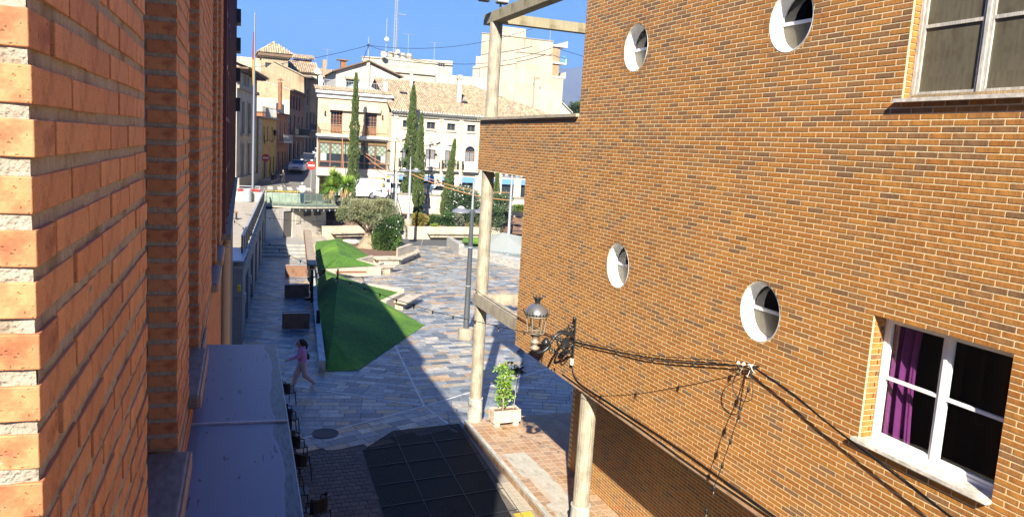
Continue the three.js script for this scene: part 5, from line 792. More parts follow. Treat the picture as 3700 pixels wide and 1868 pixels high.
  const gh = thing('white_gable_house', 'white gabled house with two awnings behind the glazed gallery house', 'building'); facade(gh, M.whiteWall, [[12.6, 10], [19.5, 10], [19.5, 15.5], [16.05, 16.75], [12.6, 15.5]], [[13.7, 15.0, 13.6, 14.7], [16.9, 18.2, 13.6, 14.7]], -88, .3); part(gh, 'wall', M.whiteWall, [bx(12.6, 12.9, 10, 15.5, -98, -88.3), bx(19.2, 19.5, 10, 15.5, -98, -88.3), bx(12.9, 19.2, 10, 13, -98, -97)]); part(gh, 'roof', M.roofTileA, [beam([12.2, 15.45, -87.9], [16.05, 16.9, -87.9], .7, .14), beam([16.05, 16.9, -87.9], [20, 15.45, -87.9], .7, .14), faces([[[12.2, 15.4, -88], [16.05, 16.85, -88], [16.05, 16.85, -98], [12.2, 15.4, -98]], [[20, 15.4, -88], [16.05, 16.85, -88], [16.05, 16.85, -98], [20, 15.4, -98]]])]); for (const x of [13.7, 16.9]) { win(gh, x, x + 1.3, 13.6, 14.7, -88.1, M.shutter); part(gh, 'awning', M.concrete, box(1.6, .1, .7, x + .65, 14.85, -87.7, 0, .3)); } part(gh, 'pilaster', M.whiteWall, bx(15.85, 16.2, 12, 17.0, -87.99, -87.7)); part(gh, 'chimney', M.rust, [bx(13.6, 14.2, 15.9, 17.0, -92, -91.4), bx(13.2, 14.4, 17, 17.1, -92.2, -91.2)]); part(gh, 'chimney', mat([.5, .3, .18], .9), bx(12.0, 12.4, 15.2, 17.2, -95, -94.6));
  // flat roof blocks and the tall party-wall block
  const mbm = mat([.64, .55, .39], .9, { map: 'plaster', scale: 8 }), mb = thing('flat_roof_block', 'long cream flat roofed block with grey patch and round vents under the mast', 'building'); facade(mb, mbm, [[20.1, 8], [33.6, 8], [33.6, 20.7], [20.1, 20.1]], [[31.4, 32.5, 19.7, 20.25]], -115, .4); part(mb, 'wall', mbm, [prism([[20.1, -115.4], [20.5, -115.4], [22.4, -125], [22, -125]], 8, 20), bx(33.2, 33.6, 8, 20.6, -125, -115.4)]); part(mb, 'grey_patch', M.cement, bx(23.9, 27.6, 19.2, 20.35, -114.998, -114.95)); win(mb, 31.4, 32.5, 19.7, 20.25, -115.1, M.white, 3, 1); for (let i = 0; i < 5; i++) part(mb, 'roof_vent', mbm, cyl(.42, .42, 1.0, 23.9 + i * .95 - .5, 20.2, -116, 12)); part(mb, 'ledge', mbm, [bx(20, 33.7, 18.3, 18.5, -114.998, -114.7), bx(20, 33.7, 20.0, 20.06, -114.998, -114.85)]); part(mb, 'parapet', M.cement, [bx(26.5, 31.2, 15.2, 17.1, -98.3, -98)]); part(mb, 'parapet', M.whiteWall, [bx(31.4, 36, 13, 17.3, -100.5, -100)]);
  const tb = thing('tall_block', 'tall blank cream apartment block with balconies on its right edge', 'building'), tm2 = mat([.58, .49, .35], .9, { map: 'plaster', scale: 9 }); part(tb, 'wall', tm2, [prism([[38, -115], [49.8, -115], [49.8, -128], [42.6, -128]], 4, 25.2), prism([[36.9, -115.2], [37.99, -115.2], [42, -127], [41, -127]], 4, 20.3), bx(49.81, 52, 4, 19.7, -127, -115.1), prism([[41.6, -116], [45.5, -116], [45.5, -121], [43.4, -121]], 25.2, 26.75)]); part(tb, 'wall_step', tm2, [bx(43.8, 49.81, 4, 23.0, -114.995, -114.75)]); part(tb, 'coping', M.concrete, [prism([[37.9, -114.9], [49.9, -114.9], [49.9, -128.1], [42.5, -128.1]], 25.2, 25.32), bx(43.7, 49.85, 23.0, 23.1, -114.99, -114.65)]);
  part(tb, 'side_wall', mat([.50, .30, .16], .9, { map: 'plaster' }), bx(49.81, 51.2, 19.72, 24.7, -126, -115.3)); for (const y of [19.75, 21.9, 24.5]) part(tb, 'balcony', M.white, [bx(49.85, 52.3, y, y + .22, -125, -115.0), bx(52.2, 52.3, y + .22, y + .95, -125, -115.0)]); part(tb, 'blue_screen', mat([.12, .3, .6], .5), bx(51.25, 52.15, 22.2, 23.2, -115.2, -115.1)); part(tb, 'vent', tm2, [bx(46.3, 47.1, 14.5, 19.0, -113.5, -112.9), bx(46.2, 47.2, 19.1, 19.2, -113.6, -112.8), bx(46.2, 47.2, 19.35, 19.45, -113.6, -112.8)]); part(tb, 'roof_shed', M.whiteWall, prism([[37.9, -117], [38.9, -117], [40.6, -121], [39.4, -121]], 20.3, 22));
  const wh = thing('white_cottage', 'small white gabled house far off beside the brick wall', 'building'); facade(wh, M.whiteWall, [[66, 8], [71, 8], [71, 16.5], [68.5, 18.4], [66, 16.5]], [], -152, 8); part(wh, 'coping', M.cement, [beam([65.8, 16.5, -151.8], [68.5, 18.6, -151.8], .5, .2), beam([68.5, 18.6, -151.8], [71.2, 16.5, -151.8], .5, .2)]);
  // mast, antennas
  const ms = thing('lattice_mast', 'tall lattice radio mast with antennas on the flat roofed block', 'mast', { pos: [25.1, 20.3, -116] }); for (const [a, c] of [[-.25, -.2], [.25, -.2], [0, .25]]) part(ms, 'leg', M.galv, rod([a, 0, c], [a * .8, 12, c * .8], .045, 5)); const br2 = []; for (let i = 0; i < 24; i++) { const y = i * .5; br2.push(rod([-.25, y, -.2], [.25, y + .5, -.2], .02, 4), rod([.25, y, -.2], [0, y + .5, .25], .02, 4), rod([0, y, .25], [-.25, y + .5, -.2], .02, 4)); } part(ms, 'lattice', M.galv, merge(br2)); part(ms, 'dish', M.white, [new THREE.SphereGeometry(.34, 12, 8).scale(1, 1, .4).translate(-1.4, 2.6, .3), new THREE.SphereGeometry(.32, 12, 8).scale(1, 1, .4).translate(.3, 1.0, .5)]); part(ms, 'antenna', M.galv, [rod([0, 8.6, 0], [2.3, 8.6, 0], .04, 5), rod([0, 6.4, 0], [1.4, 6.4, 0], .05, 5), rod([-1.4, 0, 0], [-1.4, 5.6, 0], .05, 5), box(.3, .7, .2, .6, 10.6, 0), box(.25, .5, .2, .45, 9.8, 0)]);
  const aer = (x, y, z, h, lab) => { const g = thing('tv_aerial', lab, 'aerial', { pos: [x, y, z], group: 'television aerials' }); part(g, 'pole', M.galv, rod([0, 0, 0], [0, h, 0], .04, 5)); part(g, 'boom', M.galv, [rod([-.9, h, 0], [.9, h, 0], .03, 4), ...[-.8, -.4, 0, .4, .8].map(x2 => rod([x2, h, -.4], [x2, h, .4], .02, 4))]); };
  aer(18.2, 20, -138, 3, 'television aerial on the roofs left of the glazed gallery house'); aer(27.0, 20.6, -116, 3.4, 'television aerial on the flat roofed block right of the mast'); aer(31, 20.6, -116, 2.6, 'television aerial near the right end of the flat roofed block'); aer(50.5, 25.2, -118, 2.4, 'television aerial on the right edge of the tall block');
  const pst = thing('cable_post', 'slim roof post gathering blue black cables', 'post', { pos: [20.95, 20.2, -115] }); part(pst, 'pole', M.galv, rod([0, 0, 0], [0, 2.7, 0], .07, 6, .04)); part(pst, 'insulator', M.cable, [box(.5, .1, .1, 0, 1.55, 0), box(.12, .5, .1, 0, 1.5, 0)]);
  const cab = mat([.02, .045, .10], .6), cb = (a, bb, dr, lab, r = .045) => tag(part(scene, 'overhead_cable', cab, tube(sag(a, bb, dr, 14), r, 40, 5)), lab, 'cable');
  cb([20.95, 21.7, -115], [-2, 17.0, -128], .8, 'dark overhead cable running left from the roof post over the old roofs'); cb([20.95, 21.7, -115], [45, 26.3, -112], 1.4, 'dark overhead cable rising right from the roof post to the concrete beam'); cb([20.95, 21.7, -115], [49.5, 24.2, -113.9], 2.6, 'lower dark overhead cable running right from the roof post to the tall block'); cb([20.95, 21.7, -115], [16.5, 15.6, -100], .3, 'short dark cable dropping from the roof post to the gable house');
  cb([49.5, 24.2, -113.9], [75, 22, -112], .8, 'dark overhead cable leaving the tall block to the right');
}
// road climbing between the houses
{
  const P = [[4.3, -79, 2.905], [4.9, -90, 2.95], [7.5, -100, 3.45], [9.8, -109, 4.6], [13.2, -121.7, 5.7], [17, -136, 6.7], [24, -160, 8.5]]; const F = []; for (let i = 0; i < P.length - 1; i++) { const [x, z, y] = P[i], [x2, z2, y2] = P[i + 1]; F.push([[x - 1, y, z], [x + 9, y, z], [x2 + 9, y2, z2], [x2 - 1, y2, z2]]); }
  struct('side_street', M.asphalt, faces(F.map(f => f.slice().reverse())), 'sunlit street climbing between the old houses');
  for (let i = 0; i < 5; i++) { const x = 5.1 + i * .95; struct('crosswalk_stripe', mat([.62, .58, .5], .8, { map: 'grain' }), prism([[x, -79.6], [x + .5, -79.6], [x + .8, -84.2], [x + .3, -84.2]], 2.9, 2.93), 'cream painted crosswalk stripe'); }
  struct('sidewalk', M.pave, prism([[4.9, -89.5], [6.1, -89.5], [8.9, -100], [7.6, -100]], 2.6, 3.2), 'narrow pavement along the old houses');
  for (let i = 0; i < 4; i++) { const t = i / 3; const b = thing('bollard', 'small black kerb bollard, number ' + ['one', 'two', 'three', 'four'][i] + ' going up the old street', 'bollard', { pos: [6.2 + t * 2.0, 3.0 + t * .4, -90.5 - t * 7], group: 'kerb bollards' }); part(b, 'post', M.iron, cyl(.06, .05, .8, 0, 0, 0, 8)); part(b, 'cap', M.iron, new THREE.SphereGeometry(.08, 8, 6).translate(0, .85, 0)); }
  const sg = (x, y, z, lab, h) => { const g = thing('no_entry_sign', lab, 'road sign', { pos: [x, y, z], group: 'no entry signs' }); part(g, 'post', M.galv, rod([0, 0, -.04], [0, h, -.04], .035, 6)); part(g, 'disc', mat([.5, .03, .03], .5), cyl(.42, .42, .03, 0, 0, 0, 24).rotateX(Math.PI / 2).translate(0, h, 0)); part(g, 'bar', M.white, box(.6, .14, .012, 0, h, .04)); };
  sg(5.55, 2.9, -90.6, 'red no entry sign on the left pavement', 2.75); sg(9.0, 2.9, -77.6, 'red no entry sign at the corner of the glazed gallery house', 2.6);
}
// hills
{
  const W = 120, D = 14, P = [], I = [], base = x => 130 + Math.max(0, x + 400) * 0.15 + 60 * (NZ(x / 9000 + .5, .2, 24) - .5);
  for (let j = 0; j <= D; j++) for (let i = 0; i <= W; i++) { const x = -2500 + i * 60, t = j / D, n = fbm(i / 120 + .3, j / 40, 10, 5); P.push(x, -20 + (base(x)) * Math.sin(t * 1.57) * (0.8 + .4 * n), -3000 - t * 1600); }
  for (let j = 0; j < D; j++) for (let i = 0; i < W; i++) { const a = j * (W + 1) + i; I.push(a, a + 1, a + W + 2, a, a + W + 2, a + W + 1); }
  const g = new THREE.BufferGeometry(); g.setAttribute('position', new THREE.Float32BufferAttribute(P, 3)); g.setIndex(I); const U = []; for (let i = 0; i < P.length; i += 3) U.push(P[i], P[i + 1] * 2 + P[i + 2]); g.setAttribute('uv', new THREE.Float32BufferAttribute(U, 2)); g.computeVertexNormals();
  struct('hills', mat([.16, .13, .085], 1, { map: 'stain', scale: 420, double: true }), g, 'hazy mountain ridge far behind the town');
}

// ================================================================ VEGETATION
M.leaf = mat([1, 1, 1], .62, { vc: true, double: true });
M.bark = mat([.20, .145, .095], .9, { map: 'stain', scale: .6, bump: 'grain', bs: .02 });
const q4 = new THREE.Quaternion(), vA = new THREE.Vector3(), vB = new THREE.Vector3(), vC = new THREE.Vector3();
class Leaves {
  constructor() { this.P = []; this.C = []; this.N = []; }
  // folded diamond leaf at p, along d, half width w, length l
  add(p, d, l, w, c, r) {
    vA.set(...d).normalize(); vB.set(r() - .5, r() - .5, r() - .5).cross(vA).normalize(); vC.crossVectors(vA, vB);
    const f = .25 * w, m = [p[0] + vA.x * l * .5 + vC.x * f, p[1] + vA.y * l * .5 + vC.y * f, p[2] + vA.z * l * .5 + vC.z * f], t = [p[0] + vA.x * l, p[1] + vA.y * l, p[2] + vA.z * l], a = [m[0] + vB.x * w, m[1] + vB.y * w, m[2] + vB.z * w], b = [m[0] - vB.x * w, m[1] - vB.y * w, m[2] - vB.z * w];
    this.P.push(...p, ...a, ...t, ...p, ...t, ...b); for (let i = 0; i < 6; i++) this.C.push(...c);
  }
  strap(pts, w, c, side) { // long blade along pts
    for (let i = 0; i < pts.length - 1; i++) { const a = pts[i], b = pts[i + 1], wa = w * (1 - i / (pts.length - 1)) + .004, wb = w * (1 - (i + 1) / (pts.length - 1)) + .002; const q = [[a[0] + side[0] * wa, a[1] + side[1] * wa, a[2] + side[2] * wa], [b[0] + side[0] * wb, b[1] + side[1] * wb, b[2] + side[2] * wb], [b[0] - side[0] * wb, b[1] - side[1] * wb, b[2] - side[2] * wb], [a[0] - side[0] * wa, a[1] - side[1] * wa, a[2] - side[2] * wa]]; for (const k of [0, 1, 2, 0, 2, 3]) { this.P.push(...q[k]); this.C.push(...c); } }
  }
  geo() { const g = new THREE.BufferGeometry(); g.setAttribute('position', new THREE.Float32BufferAttribute(this.P, 3)); g.setAttribute('color', new THREE.Float32BufferAttribute(this.C, 3)); g.computeVertexNormals(); return g; }
}
const vary = (c, r, k = .35) => { const b = 1 + (r() - .5) * 2 * k; return [c[0] * b * (1 + (r() - .5) * .25), c[1] * b, c[2] * b * (1 + (r() - .5) * .25)]; };
function cypress(label, x, y, z, H, R, seed, n = 7000, lean = 0) {
  const r = rng(seed), g = thing('cypress_tree', label, 'tree', { group: 'columnar cypresses', pos: [x, y, z] });
  part(g, 'trunk', M.bark, rod([0, 0, 0], [lean, H * .5, 0], .12, 8, .05));
  const prof = t => R * Math.min(1, .55 + t * 3) * Math.pow(1 - t, .62) * (1 + .16 * Math.sin(t * 31 + seed) + .1 * Math.sin(t * 57));
  const L = new Leaves();
  for (let i = 0; i < n; i++) { const t = Math.pow(r(), 1.25), a = r() * 6.283, bump = 1 + .22 * NZ(a / 6.283 + seed * .1, t * 2.2, 14) - .1, rad = prof(t) * bump * (.45 + .55 * Math.sqrt(r())); const cl = NY(a / 6.283 * 1 + .1, t * 3, 20); if (cl < .2 && rad > prof(t) * .55) continue; const p = [Math.cos(a) * rad + lean * t, t * H, Math.sin(a) * rad]; L.add(p, [Math.cos(a) * .35, 1, Math.sin(a) * .35], rr(r, .16, .34), rr(r, .035, .06), vary([.085, .125, .032], r, .5), r); }
  for (let i = 0; i < n * .01; i++) { const t = r() * .8, a = r() * 6.283, rad = prof(t); L.add([Math.cos(a) * rad + lean * t, t * H, Math.sin(a) * rad], [Math.cos(a), 1, Math.sin(a)], .2, .05, [.16, .12, .05], r); }
  part(g, 'crown', M.leaf, L.geo()); return g;
}
cypress('slender cypress rising in front of the glazed gallery house', 12.1, 2.9, -72, 11.1, .58, 3);
cypress('tall dense cypress, the tallest of the pair before the arcade house', 17.15, 2.7, -70.9, 10.6, .82, 5, 10000);
cypress('dark cypress leaning against the tallest one', 17.0, 1.9, -66.9, 8.8, .52, 8, 6500);
cypress('crooked narrow cypress in front of the law office windows', 19.75, 1.9, -68, 6.75, .48, 12, 5000, .7);
cypress('narrow cypress between the column and the brick wall', 25.6, 2, -70.5, 4.6, .3, 15, 3000);
function blob(L, r, n, cx, cy, cz, rx, ry, rz, col, l0, l1, w, shell = .5, gap = .3, seed = 1, down = 0) {
  for (let i = 0; i < n; i++) { vA.set(r() - .5, r() - .5, r() - .5).normalize(); const k = Math.pow(shell + (1 - shell) * r(), .6), nz = NZ(vA.x * .5 + .5 + seed, vA.y * .5 + .5 + vA.z * .3, 12); if (nz < gap && k > .72) continue; const b = k * (.82 + .34 * nz), p = [cx + vA.x * rx * b, cy + vA.y * ry * b, cz + vA.z * rz * b]; L.add(p, [vA.x + r() - .5, vA.y + .3 + r() - .5 - down, vA.z + r() - .5], rr(r, l0, l1), w * rr(r, .7, 1.2), vary(col, r), r); }
}
function shrub(name, label, x, y, z, rx, ry, rz, col, n, seed, o = {}) {
  const r = rng(seed), g = thing(name, label, 'shrub', { group: 'planted shrubs', pos: [x, y, z] }), L = new Leaves(); const k = o.lobes || 5;
  for (let i = 0; i < k; i++) blob(L, r, n / k, rr(r, -.42, .42) * rx, ry * rr(r, .65, 1.2), rr(r, -.4, .4) * rz, rx * rr(r, .5, .8), ry * rr(r, .55, .85), rz * rr(r, .5, .8), col, o.l0 || .1, o.l1 || .2, o.w || .04, .3, .26, seed + i);
  part(g, 'foliage', M.leaf, L.geo()); const st = []; for (let i = 0; i < 5; i++) st.push(rod([rr(r, -.1, .1), -.1, rr(r, -.1, .1)], [rr(r, -.5, .5) * rx, ry, rr(r, -.5, .5) * rz], .035, 5, .012)); part(g, 'stem', M.bark, st);
  if (o.flowers) { const F = new Leaves(); for (let i = 0; i < o.flowers; i++) { vA.set(r() - .5, r() * .9 - .2, r() - .5).normalize(); const p = [vA.x * rx * 1.02, ry * (.9 + vA.y * .9), vA.z * rz * 1.02]; for (let j = 0; j < 3; j++) F.add(p, [r() - .5, r() - .2, r() - .5], .09, .05, [.75, .73, .66], r); } part(g, 'flowers', M.leaf, F.geo()); }
  return g;
}
shrub('oleander', 'large loose oleander with white flowers left of the concrete column', 21.6, .9, -67.6, 1.9, 2.1, 1.5, [.075, .125, .05], 9000, 31, { flowers: 150, l0: .14, l1: .26, lobes: 7 });
shrub('oleander', 'large dense oleander seen right of the concrete column', 24.3, .6, -66.9, 1.6, 2.0, 1.4, [.07, .12, .045], 8000, 32, { flowers: 30, l0: .14, l1: .24, lobes: 6 });
shrub('yellow_shrub', 'yellowish autumn shrub at the foot of the garden stair', 16.9, .95, -66.3, .95, .75, .8, [.24, .20, .035], 3800, 33);
shrub('green_shrub', 'rounded green shrub below the dark cypress', 18.6, .95, -66.9, .75, .65, .7, [.07, .13, .03], 3000, 34);
shrub('green_shrub', 'rounded dark green shrub with few white blooms', 20.0, .95, -66.9, .85, .75, .7, [.05, .11, .028], 3600, 35, { flowers: 10 });
shrub('grey_shrub', 'grey green shrub between the dark shrub and oleander', 20.7, .95, -66.6, .45, .8, .5, [.20, .22, .15], 1600, 36);
shrub('lime_shrub', 'tiny lime green shrub on the planter wall', 21.9, .98, -66.3, .3, .28, .3, [.22, .32, .03], 500, 37);
shrub('lime_shrub', 'low lime green plant at the planter edge below the cypress', 18.3, .98, -66.1, .35, .16, .3, [.22, .30, .03], 400, 43);
shrub('leafy_bush', 'leafy dark bush beside the brick wall edge', 26.0, .7, -62.5, .8, 1.3, .8, [.06, .13, .03], 4000, 38, { l0: .14, l1: .24, flowers: 14 });
shrub('leafy_bush', 'small pale bush by the silver garden railing', 7.6, .9, -64.2, .4, .35, .4, [.28, .27, .14], 500, 39);
shrub('clipped_hedge', 'low clipped hedge behind the pool railing', 27.3, 2.4, -68.6, 1.1, .35, .5, [.12, .2, .03], 1800, 40);
{ // round flowering bush beside the olive
  const r = rng(51), g = thing('round_bush', 'tall rounded green bush with white flowers beside the olive', 'shrub', { pos: [12.0, .22, -56.0] }), L = new Leaves();
  blob(L, r, 9000, 0, .95, 0, 1.02, 1.0, .95, [.075, .14, .028], .1, .17, .045, .55, .12, 2); blob(L, r, 6500, .05, 1.75, 0, .9, .95, .85, [.05, .11, .028], .1, .17, .045, .5, .15, 3); blob(L, r, 1500, .7, 2.1, 0, .5, .7, .5, [.06, .12, .03], .1, .18, .045, .3, .3, 4);
  part(g, 'foliage', M.leaf, L.geo()); part(g, 'stem', M.bark, rod([0, -.2, 0], [0, 1.6, 0], .12, 7, .05)); const F = new Leaves(); for (let i = 0; i < 28; i++) { const a = r() * 6.283, y = rr(r, .7, 2.5); for (let j = 0; j < 3; j++) F.add([Math.cos(a) * .95, y, Math.sin(a) * .9], [r() - .5, r() - .2, r() - .5], .09, .045, [.75, .73, .66], r); } part(g, 'flowers', M.leaf, F.geo());
  const o = thing('olive_tree', 'old olive tree with thick pale trunk and silvery crown', 'tree', { pos: [10.75, .3, -57] }), r2 = rng(52);
  part(o, 'trunk', mat([.36, .27, .18], .95, { map: 'stain', scale: .5, bump: 'grain', bs: .03 }), (() => { const P = []; for (let k = 0; k <= 12; k++) { const t = k / 12; P.push([.62 * Math.pow(1 - t, 1.6) + .24, t * 1.25]); } const q = lathe(P, 22), p = q.attributes.position; for (let i = 0; i < p.count; i++) { const a = Math.atan2(p.getZ(i), p.getX(i)), m = 1 + .16 * Math.sin(a * 5 + p.getY(i) * 3) + .08 * Math.sin(a * 11); p.setX(i, p.getX(i) * m + p.getY(i) * .08); p.setZ(i, p.getZ(i) * m); } q.computeVertexNormals(); return q; })());
  for (const [a, b, c] of [[-1.3, 2.4, .2], [-.6, 2.9, -.6], [.5, 3, .4], [1.4, 2.6, -.2], [.1, 3.2, 0], [-.9, 2.3, .7], [.9, 2.5, .7]]) part(o, 'limb', M.bark, tube([[.08, 1.1, 0], [a * .25 + .06, 1.5, c * .3], [a * .6, 1.95, c * .7], [a, b, c]], .09, 14, 6));
  const O = new Leaves(); const lob = []; for (let i = 0; i < 44; i++) { const a = r2() * 6.283, e = Math.sqrt(r2()); lob.push([Math.cos(a) * e * 2.05 + .05, 2.75 + rr(r2, -.6, 1.0) * (1 - e * .5), Math.sin(a) * e * 1.5]); } for (const [x, y, z] of lob) blob(O, r2, 620, x, y, z, .55, .5, .55, r2() < .45 ? [.27, .275, .13] : [.16, .19, .075], .1, .19, .025, .15, .2, x + 3); for (let i = 0; i < 46; i++) { const a = r2() * 6.283; blob(O, r2, 60, Math.cos(a) * 1.9 + .1, rr(r2, 1.85, 3.5), Math.sin(a) * 1.5, .3, .35, .3, [.26, .27, .16], .1, .2, .022, .1, .2, i); }
  part(o, 'crown', M.leaf, O.geo());
}
{ // yucca
  const r = rng(61), y = thing('yucca_tree', 'branched yucca with spiky green heads and hanging dead straw leaves', 'tree', { pos: [9.8, 1.05, -65] });
  const tm = mat([.40, .30, .20], .9, { map: 'stain', scale: .7, bump: 'grain', bs: .02 }); part(y, 'trunk', tm, tube([[.15, -.1, 0], [0, .7, 0], [-.25, 1.3, .1], [-.55, 2.3, .1]], .17, 16, 8)); part(y, 'trunk', tm, tube([[.25, -.1, 0], [.2, .8, -.2], [.35, 1.8, -.2], [.5, 2.6, -.1]], .14, 16, 8));
  const heads = [[-.62, 3.3, .1, 1.0], [.45, 3.4, 0, 1.0], [-.1, 3.75, -.5, .95], [1.0, 3.45, -.3, .85], [-1.0, 2.9, -.3, .75], [-.5, 4.1, -.2, .8]];
  for (const [hx, hy, hz, s] of heads) {
    const h = new THREE.Group(); h.name = 'leaf_head'; y.add(h); part(h, 'branch', tm, rod([hx * .6, 2.0, hz], [hx, hy, hz], .1, 7, .08)); const L = new Leaves(), Dd = new Leaves();
    for (let i = 0; i < 240; i++) { const a = r() * 6.283, e = rr(r, -.6, 1.35), len = rr(r, .85, 1.25) * s, ca = Math.cos(a), sa = Math.sin(a); const pts = []; for (let k = 0; k <= 4; k++) { const t = k / 4; pts.push([hx + ca * Math.cos(e) * len * t, hy + Math.sin(e) * len * t - .22 * t * t * len * Math.cos(e), hz + sa * Math.cos(e) * len * t]); } L.strap(pts, .045, vary(e > .2 ? [.30, .46, .06] : [.14, .27, .035], r, .35), [-sa, .0, ca]); }
    for (let i = 0; i < 80; i++) { const a = r() * 6.283, len = rr(r, .5, 1.05) * s, ca = Math.cos(a), sa = Math.sin(a), pts = []; for (let k = 0; k <= 4; k++) { const t = k / 4; pts.push([hx + ca * (.1 + .24 * Math.sin(t * 2.2)), hy - .15 - len * t, hz + sa * (.1 + .24 * Math.sin(t * 2.2))]); } Dd.strap(pts, .032, vary([.70, .45, .17], r, .3), [-sa, 0, ca]); }
    part(h, 'green_leaves', M.leaf, L.geo()); part(h, 'dead_leaves', M.leaf, Dd.geo());
  }
}
{ // ficus in the trough
  const r = rng(71), f = thing('potted_ficus', 'glossy bright green ficus growing in the cream concrete planter', 'plant', { pos: [8.05, .62, -20.55] }), L = new Leaves();
  const st = []; for (const [a, b, c] of [[-.08, 1.0, .05], [.1, 1.05, -.05], [.0, 1.2, 0]]) st.push(tube([[0, 0, 0], [a * .3, .35, c], [a, .7, -c], [a * 1.5, b, c]], .018, 12, 6)); part(f, 'stem', mat([.5, .4, .3], .9), st);
  for (let i = 0; i < 15; i++) blob(L, r, 75, rr(r, -.13, .13) + (i % 3 - 1) * .06, .28 + i * .075, rr(r, -.12, .12), .17, .13, .17, [.20, .36, .035], .06, .10, .026, .3, .1, i); part(f, 'leaves', mat([1, 1, 1], .35, { vc: true, double: true }), L.geo());
  const p = thing('potted_sapling', 'thin dark leaved sapling at the right end of the planter', 'plant', { pos: [8.4, .62, -20.6] }), K = new Leaves(); part(p, 'stem', mat([.5, .42, .28], .9), tube([[0, 0, 0], [.04, .5, 0], [.09, 1.0, 0], [.12, 1.3, 0]], .012, 12, 5)); for (let i = 0; i < 40; i++) { const a = r() * 6.283; K.add([.12, 1.25 + rr(r, -.12, .08), 0], [Math.cos(a), rr(r, -.7, .5), Math.sin(a)], rr(r, .16, .28), .026, vary([.03, .05, .02], r), r); } part(p, 'leaves', M.leaf, K.geo());
}
{ const r = rng(88); for (let i = 0; i < 3; i++) { const g = thing('distant_tree', ['dark distant tree behind the white cottage', 'distant tree right of the white cottage', 'distant tree beyond the brick wall'][i], 'tree', { pos: [[66, 72, 79][i], 8, -165], group: 'distant trees' }), L = new Leaves(); for (let k = 0; k < 8; k++) blob(L, r, 260, rr(r, -2.4, 2.4), 8.5 + rr(r, -1, 2), rr(r, -2, 2), 2, 1.6, 2, [.045, .075, .022], .4, .8, .2, .3, .2, k + i); part(g, 'crown', M.leaf, L.geo()); part(g, 'trunk', M.bark, cyl(.3, .2, 8, 0, 0, 0, 8)); } }

// ================================================================ PEOPLE
// continuous body: smooth union of tapered capsules meshed on a grid
function sdfGeo(bones, res, k = 0.02) {
  const lo = [1e9, 1e9, 1e9], hi = [-1e9, -1e9, -1e9];
  for (const b of bones) for (let i = 0; i < 3; i++) { lo[i] = Math.min(lo[i], b.a[i] - b.r, b.b[i] - (b.q ?? b.r)); hi[i] = Math.max(hi[i], b.a[i] + b.r, b.b[i] + (b.q ?? b.r)); }
  const c = lo.map((v, i) => (v + hi[i]) / 2), half = Math.max(...lo.map((v, i) => hi[i] - v)) / 2 * (1 + 8 / res) + .01, n = res;
  const mc = new MarchingCubes(n, new THREE.MeshStandardMaterial(), false, false, 400000); mc.isolation = 0; const F = mc.field, hs = n / 2;
  const near = new Int16Array(n * n * n);
  F.fill(-9);
  for (let z = 0; z < n; z++) for (let y = 0; y < n; y++) for (let x = 0; x < n; x++) {
    const X = c[0] + (x - hs) / hs * half, Y = c[1] + (y - hs) / hs * half, Z = c[2] + (z - hs) / hs * half; let d = 9, bd = 9, bi = 0;
    for (let i = 0; i < bones.length; i++) { const b = bones[i], ex = b.b[0] - b.a[0], ey = b.b[1] - b.a[1], ez = b.b[2] - b.a[2], fx = X - b.a[0], fy = Y - b.a[1], fz = Z - b.a[2], ll = ex * ex + ey * ey + ez * ez; let t = ll ? (fx * ex + fy * ey + fz * ez) / ll : 0; t = t < 0 ? 0 : t > 1 ? 1 : t; const gx = fx - ex * t, gy = fy - ey * t, gz = (fz - ez * t) * (b.fz || 1), e = Math.sqrt(gx * gx + gy * gy + gz * gz) - (b.r + ((b.q ?? b.r) - b.r) * t); if (e < bd) { bd = e; bi = i; } const kk = b.k ?? k, h = Math.max(kk - Math.abs(d - e), 0) / kk; d = Math.min(d, e) - h * h * kk * .25; }
    const o = x + y * n + z * n * n; F[o] = -d; near[o] = bi;
  }
  mc.update(); const N = mc.count, P = new Float32Array(N * 3), Nn = new Float32Array(N * 3), C = new Float32Array(N * 3);
  for (let i = 0; i < N; i++) { const p = [0, 1, 2].map(j => mc.positionArray[i * 3 + j]); for (let j = 0; j < 3; j++) { P[i * 3 + j] = c[j] + p[j] * half; Nn[i * 3 + j] = mc.normalArray[i * 3 + j]; } const ix = p.map(v => Math.max(0, Math.min(n - 1, Math.round(v * hs + hs)))); const cc = bones[near[ix[0] + ix[1] * n + ix[2] * n * n]].c; C.set(cc, i * 3); }
  const g = new THREE.BufferGeometry(); g.setAttribute('position', new THREE.BufferAttribute(P, 3)); g.setAttribute('color', new THREE.BufferAttribute(C, 3)); g.computeVertexNormals(); return g;
}
const B = (a, b, r, q, c, o = {}) => ({ a, b, r, q, c, ...o });
M.person = mat([1, 1, 1], .75, { vc: true });
